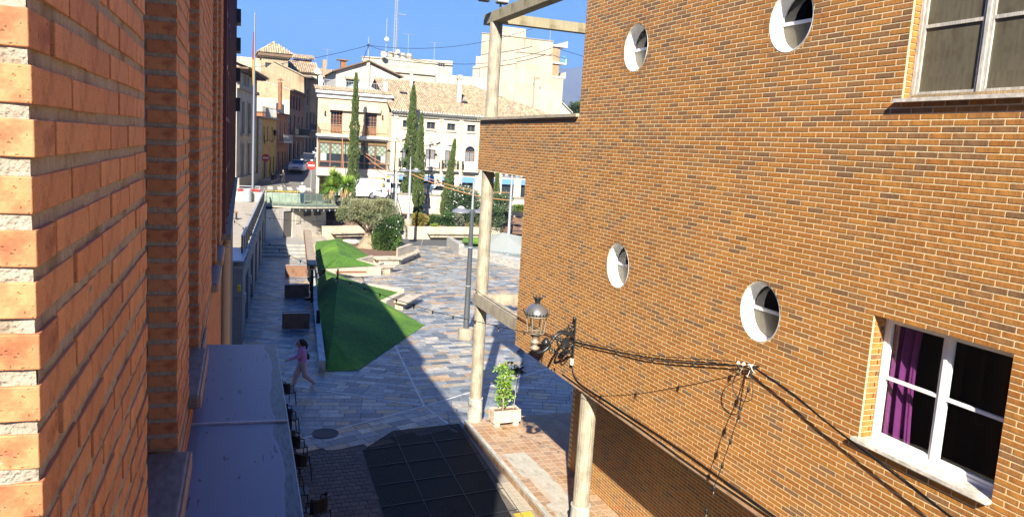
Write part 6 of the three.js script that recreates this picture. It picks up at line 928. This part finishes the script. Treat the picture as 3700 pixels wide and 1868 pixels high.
function hand(w, dir, sk) { // wrist point, finger direction (unit-ish, mostly down/forward); five fingers
  const d = new THREE.Vector3(...dir).normalize(), up = Math.abs(d.y) > .8 ? new THREE.Vector3(1, 0, 0) : new THREE.Vector3(0, 1, 0), s = new THREE.Vector3().crossVectors(d, up).normalize(), n = new THREE.Vector3().crossVectors(s, d); const at = (l, a, b) => [w[0] + d.x * l + s.x * a + n.x * b, w[1] + d.y * l + s.y * a + n.y * b, w[2] + d.z * l + s.z * a + n.z * b];
  const L = [B(at(-.03, 0, 0), at(.02, 0, 0), .024, .026, sk), B(at(.02, -.018, 0), at(.075, -.022, 0), .018, .015, sk), B(at(.02, .012, 0), at(.075, .018, 0), .018, .015, sk)];
  [[-.030, .058], [-.011, .068], [.010, .063], [.029, .05]].forEach(([o, l]) => { L.push(B(at(.078, o, 0), at(.078 + l * .5, o * 1.1, -.008), .0085, .008, sk, { k: .006 }), B(at(.078 + l * .5, o * 1.1, -.008), at(.078 + l * .9, o * 1.1, -.03), .008, .0065, sk, { k: .006 })); });
  L.push(B(at(.02, -.03, 0), at(.055, -.055, -.012), .011, .009, sk, { k: .008 }), B(at(.055, -.055, -.012), at(.085, -.058, -.028), .009, .0075, sk, { k: .008 })); return sdfGeo(L, 48, .012);
}
function head(c, f, sk, s = 1) { // centre, facing yaw-pitch vector (local x forward)
  const fw = new THREE.Vector3(...f).normalize(), sd = new THREE.Vector3(0, 0, 1), up = new THREE.Vector3().crossVectors(sd, fw).normalize(); const at = (a, b, z) => [c[0] + fw.x * a * s + up.x * b * s, c[1] + fw.y * a * s + up.y * b * s, c[2] + z * s]; const dk = [.03, .02, .015], lip = [sk[0] * .75, sk[1] * .5, sk[2] * .5];
  return sdfGeo([B(at(-.01, .03, 0), at(.01, .025, 0), .088, .082, sk), B(at(.015, -.02, 0), at(.045, -.075, 0), .066, .042, sk), B(at(.085, .012, 0), at(.108, -.022, 0), .011, .015, sk, { k: .012 }), B(at(.075, .015, .03), at(.076, .015, .033), .011, .011, dk, { k: .004 }), B(at(.075, .015, -.03), at(.076, .015, -.033), .011, .011, dk, { k: .004 }), B(at(.08, -.055, -.018), at(.08, -.055, .018), .009, .009, lip, { k: .006 }), B(at(-.005, .01, .08), at(-.012, -.02, .082), .014, .011, sk, { k: .01 }), B(at(-.005, .01, -.08), at(-.012, -.02, -.082), .014, .011, sk, { k: .01 })], 60, .03);
}
{ // woman in pink
  const g = thing('person', 'woman in pink sweatshirt and pale trousers walking left with a black shoulder bag', 'person', { pos: [2.85, 0, -25.75], ry: Math.PI });
  const pk = [.56, .24, .46], tr = [.55, .43, .42], sk = [.42, .24, .16], shoe = [.66, .55, .52];
  const body = [B([0, .9, -.05], [0, .9, .05], .125, .125, tr), B([0, .92, 0], [.03, 1.1, 0], .145, .148, pk, { fz: .82 }), B([.03, 1.1, 0], [.03, 1.28, 0], .148, .14, pk, { fz: .75 }), B([.03, 1.32, -.12], [.03, 1.32, .12], .062, .062, pk), B([.03, 1.34, 0], [.07, 1.43, 0], .05, .045, sk),
    // left (near) leg forward, right leg back
    B([.01, .86, .085], [.17, .47, .09], .115, .098, tr), B([.17, .47, .09], [.26, .13, .09], .096, .068, tr), B([.26, .06, .09], [.42, .035, .09], .042, .034, shoe),
    B([-.01, .86, -.085], [-.08, .46, -.09], .115, .095, tr), B([-.08, .46, -.09], [-.36, .2, -.09], .092, .064, tr), B([-.40, .17, -.09], [-.32, .04, -.09], .043, .034, shoe), B([-.32, .05, -.09], [-.26, .03, -.09], .033, .03, shoe),
    // arms
    B([.03, 1.31, .16], [-.06, 1.06, .2], .075, .066, pk), B([-.06, 1.06, .2], [.04, .86, .19], .064, .05, pk), B([.05, 1.3, -.16], [.2, 1.12, -.2], .075, .066, pk), B([.2, 1.12, -.2], [.42, 1.05, -.2], .062, .046, pk)];
  const G = [sdfGeo(body, 140, .05), hand([.05, .82, .19], [.25, -1, 0], sk), hand([.47, 1.035, -.2], [1, -.25, 0], sk), head([.11, 1.52, 0], [1, -.22, .1], sk)];
  part(g, 'body', M.person, merge(G));
  const hr = [.018, .012, .010]; part(g, 'hair', M.person, sdfGeo([B([.07, 1.565, 0], [.03, 1.57, 0], .098, .1, hr), B([0, 1.53, 0], [.0, 1.47, 0], .085, .07, hr), B([-.07, 1.55, 0], [-.12, 1.44, .02], .05, .045, hr), B([-.12, 1.44, .02], [-.12, 1.3, .05], .045, .02, hr)], 56, .03));
  part(g, 'sunglasses', M.black, box(.02, .035, .13, .205, 1.515, 0, 0, 0, -.2));
  const bag = thing('shoulder_bag', 'small black shoulder bag hanging at the woman\'s side', 'bag', { pos: [2.85, 0, -25.75], ry: Math.PI }); part(bag, 'bag', M.black, rbox(.3, .2, .09, .03, -.1, .98, .27)); part(bag, 'strap', M.black, tube([[-.2, 1.06, .28], [-.06, 1.3, .2], [.02, 1.39, .12], [.06, 1.25, .2], [.02, 1.07, .28]], .012, 24, 5));
}
function simplePerson(label, pos, ry, cols, pose, scale = 1) {
  const g = thing('person', label, 'person', { pos, ry }), [top, bot, shoe, sk, hr] = cols; const P = pose, b = [B([0, .95, -.06], [0, .95, .06], .12, .12, bot), B([0, .98, 0], [.02, 1.25, 0], .14, .155, top, { fz: .72 }), B([.02, 1.38, -.15], [.02, 1.38, .15], .07, .07, top), B([.02, 1.4, 0], [.03, 1.5, 0], .055, .05, sk), B([0, .92, .09], [P.k1, .5, .09], .1, .07, bot), B([P.k1, .5, .09], [P.f1, .1, .1], .068, .05, bot), B([P.f1, .05, .1], [P.f1 + .16, .035, .1], .045, .035, shoe), B([0, .92, -.09], [P.k2, .5, -.09], .1, .07, bot), B([P.k2, .5, -.09], [P.f2, .1, -.1], .068, .05, bot), B([P.f2, .05, -.1], [P.f2 + .16, .035, -.1], .045, .035, shoe)];
  for (const s of [1, -1]) { const [e, h] = P.arms; b.push(B([.02, 1.38, .19 * s], [e[0], e[1], (e[2] ?? .25) * s], .062, .05, top), B([e[0], e[1], (e[2] ?? .25) * s], [h[0], h[1], h[2] * s], .05, .036, top)); }
  const G = [sdfGeo(b, 84, .05)]; for (const s of [1, -1]) { const [e, h] = P.arms; G.push(hand([h[0], h[1], h[2] * s], [h[0] - e[0], h[1] - e[1] - .02, 0], sk)); } G.push(head([.05 + (P.hx || 0), 1.62, 0], P.face || [1, -.1, 0], sk)); part(g, 'body', M.person, merge(G)); part(g, 'hair', M.person, sdfGeo([B([.0 + (P.hx || 0), 1.66, 0], [.03 + (P.hx || 0), 1.66, 0], .095, .09, hr), B([-.02, 1.62, 0], [-.03, 1.58, 0], .085, .075, hr)], 40, .03)); g.scale.setScalar(scale); return g;
}
simplePerson('man in pale hooded top and blue jeans seen from behind on the footbridge', [6.75, 2.912, -63.9], 75 * RAD, [[.52, .55, .60], [.06, .09, .15], [.6, .58, .55], [.42, .26, .18], [.45, .44, .42]], { k1: .04, f1: -.02, k2: .02, f2: .06, arms: [[.03, 1.12], [.22, 1.05, .1]], hx: .02 }, 1.0);
simplePerson('person in black looking at a phone while crossing the street', [7.05, 2.93, -85.2], 215 * RAD, [[.015, .015, .017], [.018, .018, .02], [.6, .6, .6], [.42, .26, .18], [.02, .015, .012]], { k1: .1, f1: .12, k2: -.06, f2: -.2, arms: [[.1, 1.14], [.3, 1.2, .08]], face: [1, -.5, 0] }, .98);
simplePerson('person in dark trousers and beige shoes standing under the brick overhang', [12.0, 0, -28.9], 200 * RAD, [[.05, .05, .06], [.025, .028, .035], [.45, .40, .33], [.42, .26, .18], [.03, .02, .015]], { k1: .0, f1: -.03, k2: .05, f2: .02, arms: [[-.02, 1.14], [.06, .92, .25]] }, 1.0);

// ================================================================ VEHICLES
M.tyre = mat([.015, .015, .016], .8); M.carGlass = mat([.02, .025, .03], .05); M.lamp = mat([.75, .75, .72], .15); M.redLamp = mat([.45, .02, .02], .25);
function ext(pts, w, bev = .05) { const s = new THREE.Shape(pts.map(p => new THREE.Vector2(...p))); const g = new THREE.ExtrudeGeometry(s, { depth: w - 2 * bev, bevelEnabled: true, bevelSize: bev, bevelThickness: bev, bevelSegments: 2 }); g.translate(0, 0, -w / 2 + bev); return g; }
function car(name, label, cat, color, pos, ry, k) {
  const g = thing(name, label, cat, { pos, ry, group: 'vehicles in the streets' }), pm = mat(color, .3, { physical: { clearcoat: 1, clearcoatRoughness: .05 } }); const { L, W, body, cab, roof } = k;
  part(g, 'body', pm, ext(body, W)); const c = part(g, 'cabin', M.carGlass, ext(cab, W * .86, .06)); part(c, 'roof', pm, ext(roof, W * .84, .04));
  const pil = []; for (const s of [-1, 1]) for (const [a, b] of k.pillars) pil.push(beam([a[0], a[1], s * W * .425], [b[0], b[1], s * W * .40], .05, .07)); part(c, 'pillar', pm, pil);
  for (const x of k.wheels) for (const s of [-1, 1]) { const w = part(g, 'wheel', M.tyre, cyl(k.wr, k.wr, .2, 0, -.1, 0, 20).rotateX(Math.PI / 2).translate(x, k.wr, s * (W / 2 - .09))); part(w, 'rim', M.steel, cyl(k.wr * .62, k.wr * .6, .03, 0, -.015, 0, 14).rotateX(Math.PI / 2).translate(x, k.wr, s * (W / 2 + .012))); }
  for (const s of [-1, 1]) { part(g, 'headlight', M.lamp, rbox(.1, .13, .36, .03, L / 2 - .03, k.ly, s * (W / 2 - .28))); part(g, 'tail_light', M.redLamp, rbox(.08, k.tl || .16, .2, .02, -L / 2 + .02, k.ly + .12, s * (W / 2 - .14))); part(g, 'mirror', pm, rbox(.12, .12, .18, .03, k.mx, k.my, s * (W / 2 + .05))); }
  part(g, 'grille', M.black, rbox(.06, .14, W * .42, .02, L / 2 + .0, k.ly - .08, 0)); part(g, 'lower_intake', M.black, box(.05, .1, W * .7, L / 2 + .0, .27, 0)); part(g, 'plate', M.white, box(.02, .1, .5, L / 2 + .03, .4, 0)); return g;
}
const SEDAN = { L: 4.6, W: 1.8, wr: .32, wheels: [1.4, -1.4], ly: .66, mx: .75, my: 1.0, body: [[-2.25, .25], [2.2, .25], [2.26, .55], [2.1, .78], [1.0, .95], [-1.5, .97], [-2.2, .95], [-2.27, .6]], cab: [[1.0, .95], [.3, 1.38], [-1.0, 1.38], [-1.7, .97]], roof: [[.3, 1.36], [.25, 1.43], [-.95, 1.43], [-1.05, 1.36]], pillars: [[[.98, .97], [.3, 1.38]], [[-.35, .98], [-.35, 1.4]], [[-1.0, 1.38], [-1.65, .98]]] };
const SUVK = { L: 4.5, W: 1.85, wr: .36, wheels: [1.35, -1.35], ly: .82, mx: .75, my: 1.15, body: [[-2.2, .32], [2.15, .32], [2.22, .7], [2.0, .98], [1.05, 1.1], [-2.15, 1.12], [-2.22, .7]], cab: [[1.05, 1.1], [.45, 1.58], [-1.8, 1.58], [-2.12, 1.12]], roof: [[.45, 1.56], [.4, 1.65], [-1.8, 1.65], [-1.88, 1.56]], pillars: [[[1.0, 1.12], [.45, 1.58]], [[-.35, 1.12], [-.35, 1.6]], [[-1.8, 1.6], [-2.1, 1.12]]] };
const VANK = { L: 4.3, W: 1.8, wr: .31, wheels: [1.35, -1.3], ly: .8, tl: .5, mx: 1.0, my: 1.15, body: [[-2.1, .28], [2.1, .28], [2.15, .75], [1.75, 1.0], [1.1, 1.15], [.55, 1.72], [.3, 1.8], [-1.95, 1.8], [-2.1, 1.65]], cab: [[1.08, 1.12], [.52, 1.66], [.2, 1.66], [.2, 1.12]], roof: [[.5, 1.72], [.45, 1.79], [.1, 1.79], [.1, 1.72]], pillars: [[[1.08, 1.12], [.52, 1.68]]] };
const HATCH = { L: 4.2, W: 1.78, wr: .32, wheels: [1.3, -1.25], ly: .72, mx: .7, my: 1.05, body: [[-2.05, .27], [2.05, .27], [2.1, .6], [1.9, .85], [.95, .98], [-2.0, 1.02], [-2.1, .65]], cab: [[.95, .98], [.2, 1.45], [-1.5, 1.45], [-1.98, 1.02]], roof: [[.2, 1.43], [.15, 1.51], [-1.5, 1.51], [-1.6, 1.43]], pillars: [[[.93, 1.0], [.2, 1.46]], [[-.45, 1.0], [-.45, 1.47]], [[-1.5, 1.47], [-1.95, 1.02]]] };
car('sedan_car', 'white sedan parked facing down the old street', 'car', [.72, .73, .75], [10.3, 3.78, -102.6], -105 * RAD, SEDAN).rotation.z = 0;
car('suv_car', 'black off-road car parked behind the white sedan', 'car', [.02, .02, .022], [12.25, 4.36, -108], -105 * RAD, SUVK);
car('compact_car', 'white compact car parked uphill of the black off-road car', 'car', [.74, .74, .74], [14.5, 5.0, -114], -105 * RAD, SUVK);
car('delivery_van', 'white delivery van parked below the yellow shop sign', 'van', [.78, .79, .82], [12.55, 2.905, -72.6], Math.PI, VANK);
car('hatchback_car', 'white hatchback parked in front of the blue shop awnings', 'car', [.76, .77, .80], [21.2, 2.905, -71.8], 0, HATCH);
car('hatchback_car', 'white car half hidden behind the tall cypress pair', 'car', [.74, .74, .76], [16.9, 2.905, -73.0], 0, HATCH);
function scooter(label, pos, ry, pm) { const g = thing('motor_scooter', label, 'scooter', { pos, ry }); for (const x of [-.62, .62]) { const w = part(g, 'wheel', M.tyre, new THREE.TorusGeometry(.2, .07, 8, 18).translate(x, .27, 0)); part(w, 'rim', M.steel, cyl(.15, .15, .06, 0, -.03, 0, 12).rotateX(Math.PI / 2).translate(x, .27, 0)); } part(g, 'body', pm, [ext([[-.85, .45], [-.2, .3], [.25, .3], [.45, .5], [.5, .95], [.38, .98], [.25, .5], [-.15, .5], [-.3, .75], [-.85, .78]], .32, .05)]); part(g, 'seat', M.black, rbox(.75, .12, .28, .05, -.5, .82, 0)); part(g, 'handlebar', M.iron, [rod([.42, 1.0, -.33], [.42, 1.0, .33], .02, 6), rod([.6, .3, 0], [.42, 1.02, 0], .035, 6)]); part(g, 'headlight', M.lamp, new THREE.SphereGeometry(.09, 10, 8).translate(.52, .92, 0)); for (const s of [-1, 1]) part(g, 'mirror', M.black, [new THREE.SphereGeometry(.06, 8, 6).translate(.36, 1.25, s * .3), rod([.42, 1.0, s * .28], [.36, 1.25, s * .3], .012, 4)]); return g; }
scooter('black motor scooter parked by the yellow house', [6.5, 2.93, -92.0], -100 * RAD, M.black);
scooter('white and orange motor scooter parked by the garden stair top', [14.7, 2.905, -71.2], 20 * RAD, mat([.7, .68, .66], .35)).add((() => { const m = sh(new THREE.Mesh(rbox(.3, .2, .34, .04, .46, .8, 0), mat([.6, .12, .02], .4))); m.name = 'fairing'; return m; })());

// ================================================================ LANTERN, STRING LIGHTS, CABLES, STREET IRONWORK
{ // ornate wall lantern: bracket local frame at the wall, arm reaches -x
  const g = thing('ornate_lantern', 'ornate black iron lantern on a scrolled bracket on the brick wall', 'lantern', { pos: [XR - 0.01, 0, -14.35] });
  const im = mat([.045, .048, .052], .35, { metal: .55, map: 'grain' });
  part(g, 'back_plate', im, [rbox(.03, .84, .07, .01, -.015, 4.42, 0), new THREE.SphereGeometry(.04, 10, 8).translate(-.03, 4.84, 0)]);
  const sc = (cx, cy, r0, turns, a0, dir, th) => { const P = []; for (let i = 0; i <= 30; i++) { const t = i / 30, a = a0 + dir * t * turns * 6.283, r = r0 * (1 - .8 * t); P.push([cx + Math.cos(a) * r, cy + Math.sin(a) * r, 0]); } return tube(P, th, 48, 6); };
  const arm = part(g, 'arm', im, [tube([[-.03, 4.46, 0], [-.14, 4.52, 0], [-.3, 4.55, 0], [-.42, 4.5, 0], [-.52, 4.38, 0], [-.6, 4.25, 0], [-.7, 4.18, 0], [-.8, 4.18, 0], [-.88, 4.24, 0]], .032, 48, 8), tube([[-.03, 4.52, 0], [-.16, 4.57, 0], [-.3, 4.6, 0], [-.4, 4.57, 0]], .016, 24, 6)]);
  for (const s of [sc(-.13, 4.36, .14, 1.25, 1.2, -1, .018), sc(-.27, 4.36, .13, 1.3, 1.9, 1, .02), sc(-.1, 4.68, .09, 1.4, -1.3, 1, .016), sc(-.19, 4.62, .06, 1.3, 0, -1, .013), sc(-.62, 4.31, .1, 1.5, -2, 1, .02), sc(-.16, 4.16, .09, 1.3, 2.2, 1, .014), sc(-.5, 4.2, .07, 1.3, .5, -1, .012)]) part(arm, 'scroll', im, s);
  part(arm, 'leaf', im, [lathe([[0, 0], [.07, .05], [.09, .1], [.05, .17], [.01, .2]], 7).translate(-.64, 4.27, 0), ...[0, 1, 2, 3].map(i => rod([-.62 + i * .03 - .06, 4.35, .03 - (i % 2) * .06], [-.66 + i * .05 - .06, 4.47, .06 - (i % 2) * .12], .012, 4, .003)), rod([-.38, 4.2, 0], [-.38, 4.05, 0], .02, 5, .004)]); part(arm, 'rosette', im, cyl(.09, .09, .03, 0, -.015, 0, 18).rotateX(Math.PI / 2).translate(-.2, 4.34, 0));
  part(g, 'strut', im, tube([[-.02, 4.1, 0], [-.12, 4.15, 0], [-.25, 4.22, 0], [-.36, 4.3, 0]], .02, 20, 6));
  const cx = -.88, st = mat([.34, .30, .23], .6, { metal: .2, map: 'grain', scale: .3 });
  part(g, 'stem', st, lathe([[0, 4.2], [.05, 4.21], [.095, 4.25], [.10, 4.28], [.05, 4.31], [.045, 4.34], [.09, 4.37], [.095, 4.40], [.055, 4.43], [.06, 4.47], [.10, 4.52], [.115, 4.56], [0, 4.56]], 20).translate(cx, 0, 0));
  const cage = part(g, 'glass_cage', st, [new THREE.TorusGeometry(.17, .014, 6, 28).rotateX(Math.PI / 2).translate(cx, 4.58, 0), new THREE.TorusGeometry(.21, .02, 6, 32).rotateX(Math.PI / 2).translate(cx, 4.92, 0), ...[0, 1, 2, 3, 4, 5].map(i => { const a = i / 6 * 6.283 + .3; return rod([cx + Math.cos(a) * .165, 4.58, Math.sin(a) * .165], [cx + Math.cos(a) * .205, 4.92, Math.sin(a) * .205], .011, 6); })]);
  part(cage, 'glass', glassPane([.95, .95, .92], .05), new THREE.CylinderGeometry(.195, .157, .32, 24, 1, true).translate(cx, 4.75, 0));
  part(g, 'dome', mat([.34, .34, .34], .3, { metal: .7 }), lathe([[.0, 5.17], [.06, 5.165], [.12, 5.14], [.18, 5.09], [.225, 5.02], [.24, 4.97], [.235, 4.94], [.2, 4.93]], 32).translate(cx, 0, 0));
  const crown = [lathe([[.055, 5.16], [.05, 5.2], [.06, 5.23], [.085, 5.27], [.075, 5.27], [.05, 5.23]], 16).translate(cx, 0, 0)]; for (let i = 0; i < 8; i++) { const a = i / 8 * 6.283; crown.push(rod([cx + Math.cos(a) * .08, 5.26, Math.sin(a) * .08], [cx + Math.cos(a) * .105, 5.33, Math.sin(a) * .105], .016, 4, .004)); } part(g, 'crown', im, crown);
  const rim = []; for (let i = 0; i < 22; i++) { const a = i / 22 * 6.283; rim.push(rod([cx + Math.cos(a) * .235, 4.95, Math.sin(a) * .235], [cx + Math.cos(a) * (i % 4 ? .255 : .285), i % 4 ? 5.0 : 5.05, Math.sin(a) * (i % 4 ? .255 : .285)], .018, 4, .004)); } part(g, 'rim_ornament', im, rim).userData.kind = 'stuff';
  { g.scale.set(1.02, 1.04, 1.06); g.position.y = -4.42 * .04; }
  tag(part(scene, 'junction_box', M.white, rbox(.06, .14, .07, .012, XR - .045, 3.93, -14.33)), 'small white junction box below the ornate lantern bracket', 'box');
}
// string lights
M.bulb = glassPane([.97, .95, .9], .02);
function stringLights(label, pts, spacing, r = .009, drop = .06, bs = 1, start = .4) {
  const g = thing('string_lights', label, 'string lights'); const cv = new THREE.CatmullRomCurve3(pts.map(p => new THREE.Vector3(...p))); part(g, 'cable', M.cable, new THREE.TubeGeometry(cv, pts.length * 8, r, 5)); const Lg = cv.getLength();
  for (let s = start; s < Lg - .15; s += spacing) { const p = cv.getPointAt(s / Lg); const k = part(g, 'socket', M.cable, lathe([[0, .03], [.022, .025], [.028, -.02], [.024, -.085], [0, -.085]].map(q => [q[0] * bs, q[1] * bs]), 10)); k.position.copy(p); const b = part(k, 'bulb', M.bulb, lathe([[.018, -.085], [.024, -.1], [.036, -.135], [.034, -.165], [.018, -.19], [0, -.196]].map(q => [q[0] * bs, q[1] * bs]), 12)); part(b, 'filament', mat([.6, .5, .32], .5), lathe([[0, -.09], [.008, -.1], [.006, -.14], [0, -.145]].map(q => [q[0] * bs, q[1] * bs]), 6)); }
  return g;
}
stringLights('string of bulbs sagging across the lane to the tied anchor on the brick wall', [[.62, 5.3, -28.9], [1.11, 5.04, -27.48], [1.62, 4.88, -25.84], [2.1, 4.74, -24.31], [2.56, 4.66, -22.85], [3.08, 4.59, -21.2], [3.38, 4.58, -20.22], [3.99, 4.57, -18.29], [4.68, 4.64, -16.09], [5.12, 4.75, -14.71], [5.53, 4.86, -13.4], [5.82, 4.97, -12.48], [6.3, 5.09, -10.95], [6.5, 5.15, -10.29], [6.76, 5.3, -9.46], [6.96, 5.44, -8.83], [7.05, 5.5, -8.56]], .8, .007, .06, .68);
stringLights('string of bulbs from the terrace railing over the grey door to the yucca', [[1.69, 3.99, -43.66], [1.99, 3.86, -44.46], [3.16, 3.42, -47.5], [4.47, 2.96, -50.91], [6.01, 2.47, -54.93], [9.67, 1.6, -64.46]], 3.4, .012, .06, .9, .9);
stringLights('string of bulbs hanging down from the tied anchor on the brick wall', [[7.04, 5.49, -8.56], [6.93, 5.2, -8.46], [6.87, 4.82, -8.52], [6.86, 4.42, -8.63], [6.85, 3.99, -8.75], [6.84, 3.43, -8.92], [6.83, 2.7, -9.1]], .42, .006, .06, .72, .3);
{
  const cb = (label, pts, r, n = 40) => tag(part(scene, 'wall_cable', M.cable, tube(pts, r, n, 6)), label, 'cable');
  cb('thick black cable climbing from the tie beam past the lantern to the anchor', [[7.12, 4.2, -21.0], [7.12, 4.16, -17.6], [7.11, 4.24, -15.25], [7.11, 4.65, -12.4], [7.11, 4.83, -11.25], [7.1, 5.35, -9.1], [7.08, 5.49, -8.6]], .010);
  cb('thin black cable running beside the thick one to the anchor', [[7.1, 4.42, -14.3], [7.11, 4.73, -12.3], [7.11, 4.95, -11.1], [7.1, 5.45, -8.95], [7.08, 5.53, -8.55]], .007);
  cb('thick black cable dropping from the anchor below the white window', [[7.06, 5.49, -8.56], [7.035, 5.36, -7.7], [7.03, 5.2, -6.97], [7.025, 5.02, -6.06], [7.02, 4.865, -5.28], [7.02, 4.65, -4.2]], .013);
  cb('thin black cable twisted round the lower thick cable', [[7.05, 5.5, -8.56], [7.03, 5.385, -7.7], [7.02, 5.21, -6.97], [7.01, 5.055, -6.06], [7.01, 4.885, -5.28], [7.01, 4.7, -4.2]], .006);
  cb('black cable pinned along the bottom edge of the brick wall', [[7.12, 3.86, -14.33], [7.13, 3.64, -14.2], [7.13, 3.6, -12.5], [7.13, 3.63, -10.2], [7.13, 3.6, -8.0], [7.13, 3.6, -3]], .012, 60);
  cb('second black cable hugging the lower edge of the brick wall', [[7.13, 3.53, -14.8], [7.13, 3.5, -12.8], [7.13, 3.53, -11.5], [7.13, 3.5, -9.8], [7.13, 3.54, -8], [7.13, 3.5, -3]], .009, 60);
  cb('looped spare cable hanging under the tied anchor', [[7.04, 5.47, -8.57], [6.95, 5.28, -8.8], [6.92, 5.1, -8.76], [6.92, 5.02, -8.55], [6.92, 5.1, -8.36], [6.96, 5.3, -8.42], [7.04, 5.47, -8.57]], .006);
  const a = thing('cable_anchor', 'white string ties holding the light cables to a wall hook', 'anchor', { pos: [7.05, 5.5, -8.55] }); part(a, 'hook', M.iron, rod([.11, 0, 0], [0, 0, 0], .012, 6)); const r = rng(3), tw = []; for (let i = 0; i < 5; i++) { const z = rr(r, -.4, .06), y = -Math.abs(z) * .12; tw.push(tube([[rr(r, -.03, .03), y + .03, z], [rr(r, -.03, .03), y - .02, z + .02], [rr(r, -.03, .03), y - rr(r, .04, .2), z + rr(r, -.06, .06)]], .005, 8, 4), new THREE.TorusGeometry(.022, .005, 5, 12).rotateY(rr(r, -.4, .4)).translate(0, y, z)); } part(a, 'tie', M.white, tw);
}
// orange ropes over the far terrace
{ const om = mat([.62, .30, .12], .7), rp = (l, a, b, d, r = .035) => tag(part(scene, 'festoon_rope', om, tube(sag(a, b, d, 10), r, 30, 4)), l, 'rope'); rp('orange rope hanging straight down from the gallery balcony', [11.39, 8.79, -74.6], [11.6, 5.4, -74.6], 0); rp('upper orange rope slanting from the gallery balcony to the right', [11.97, 8.36, -74.6], [15.6, 6.1, -74.6], .3); rp('lower orange rope slanting from the gallery balcony to the right', [11.97, 8.3, -74.6], [15.65, 5.46, -74.6], .25); rp('yellow orange rope from the street lamp over the shrubs to the concrete column', [14.5, 6.0, -62], [24, 3.9, -62], .45); rp('thin orange rope above the shrubs between the lamps', [15, 6.03, -62], [23.6, 4.6, -61.5], .5, .025); }
// ornate double lamp posts along the parapet
function ornPost(label, x, z, H, lx) {
  const g = thing('ornate_lamp_post', label, 'lamp post', { pos: [x, 2.905, z] }); part(g, 'post', M.iron, [rod([0, 0, 0], [0, H, 0], .07, 10, .04), cyl(.16, .12, .9, 0, 0, 0, 12), cyl(.2, .2, .12, 0, 0, 0, 12)]); part(g, 'cross_bar', M.iron, rod([-.75, H - .1, 0], [.75, H - .02, 0], .025, 6)); for (const s of [.15, .75]) part(g, 'floodlight', M.dark, box(.42, .05, .3, s, H + .18, .05, 0, .3, s > .5 ? .5 : -.7)); for (const s of [-1, 1]) { part(g, 'arm', M.iron, tube([[0, H * .52, 0], [s * .3, H * .5, 0], [s * .5, H * .53, 0], [s * .58, H * .6, 0]], .035, 14, 6)); const l = part(g, 'lantern', M.iron, [cyl(.25, .04, .22, s * .58, H * .82, 0, 8), cyl(.08, .16, .06, s * .58, H * .6, 0, 8)]); part(l, 'glass', glassPane(), new THREE.CylinderGeometry(.2, .12, H * .17, 8, 1, true).translate(s * .58, H * .72, 0)); }
}
ornPost('black ornate lamp post with floodlights in front of the law office banner', 18.42, -69.0, 5.25, .5); ornPost('black ornate lamp post with floodlights left of the tall cypress', 15.3, -69.2, 5.4, .5);
// kiosk-like totem and wind-bag seen among the trees
{ const t = thing('info_totem', 'white street totem with yellow top near the garden stair', 'totem', { pos: [15.25, 2.905, -71.6] }); part(t, 'panel', M.whitePaint, rbox(.5, 2.3, .18, .03, 0, 1.3, 0)); part(t, 'yellow_top', mat([.8, .55, .03], .5), box(.36, .36, .02, 0, 2.2, .1)); part(t, 'dark_band', M.dark, box(.36, .3, .02, 0, 1.75, .1)); }

scene.traverse(o => { if (o.isMesh) { o.castShadow = true; o.receiveShadow = true; } });
renderer.render(scene, camera);
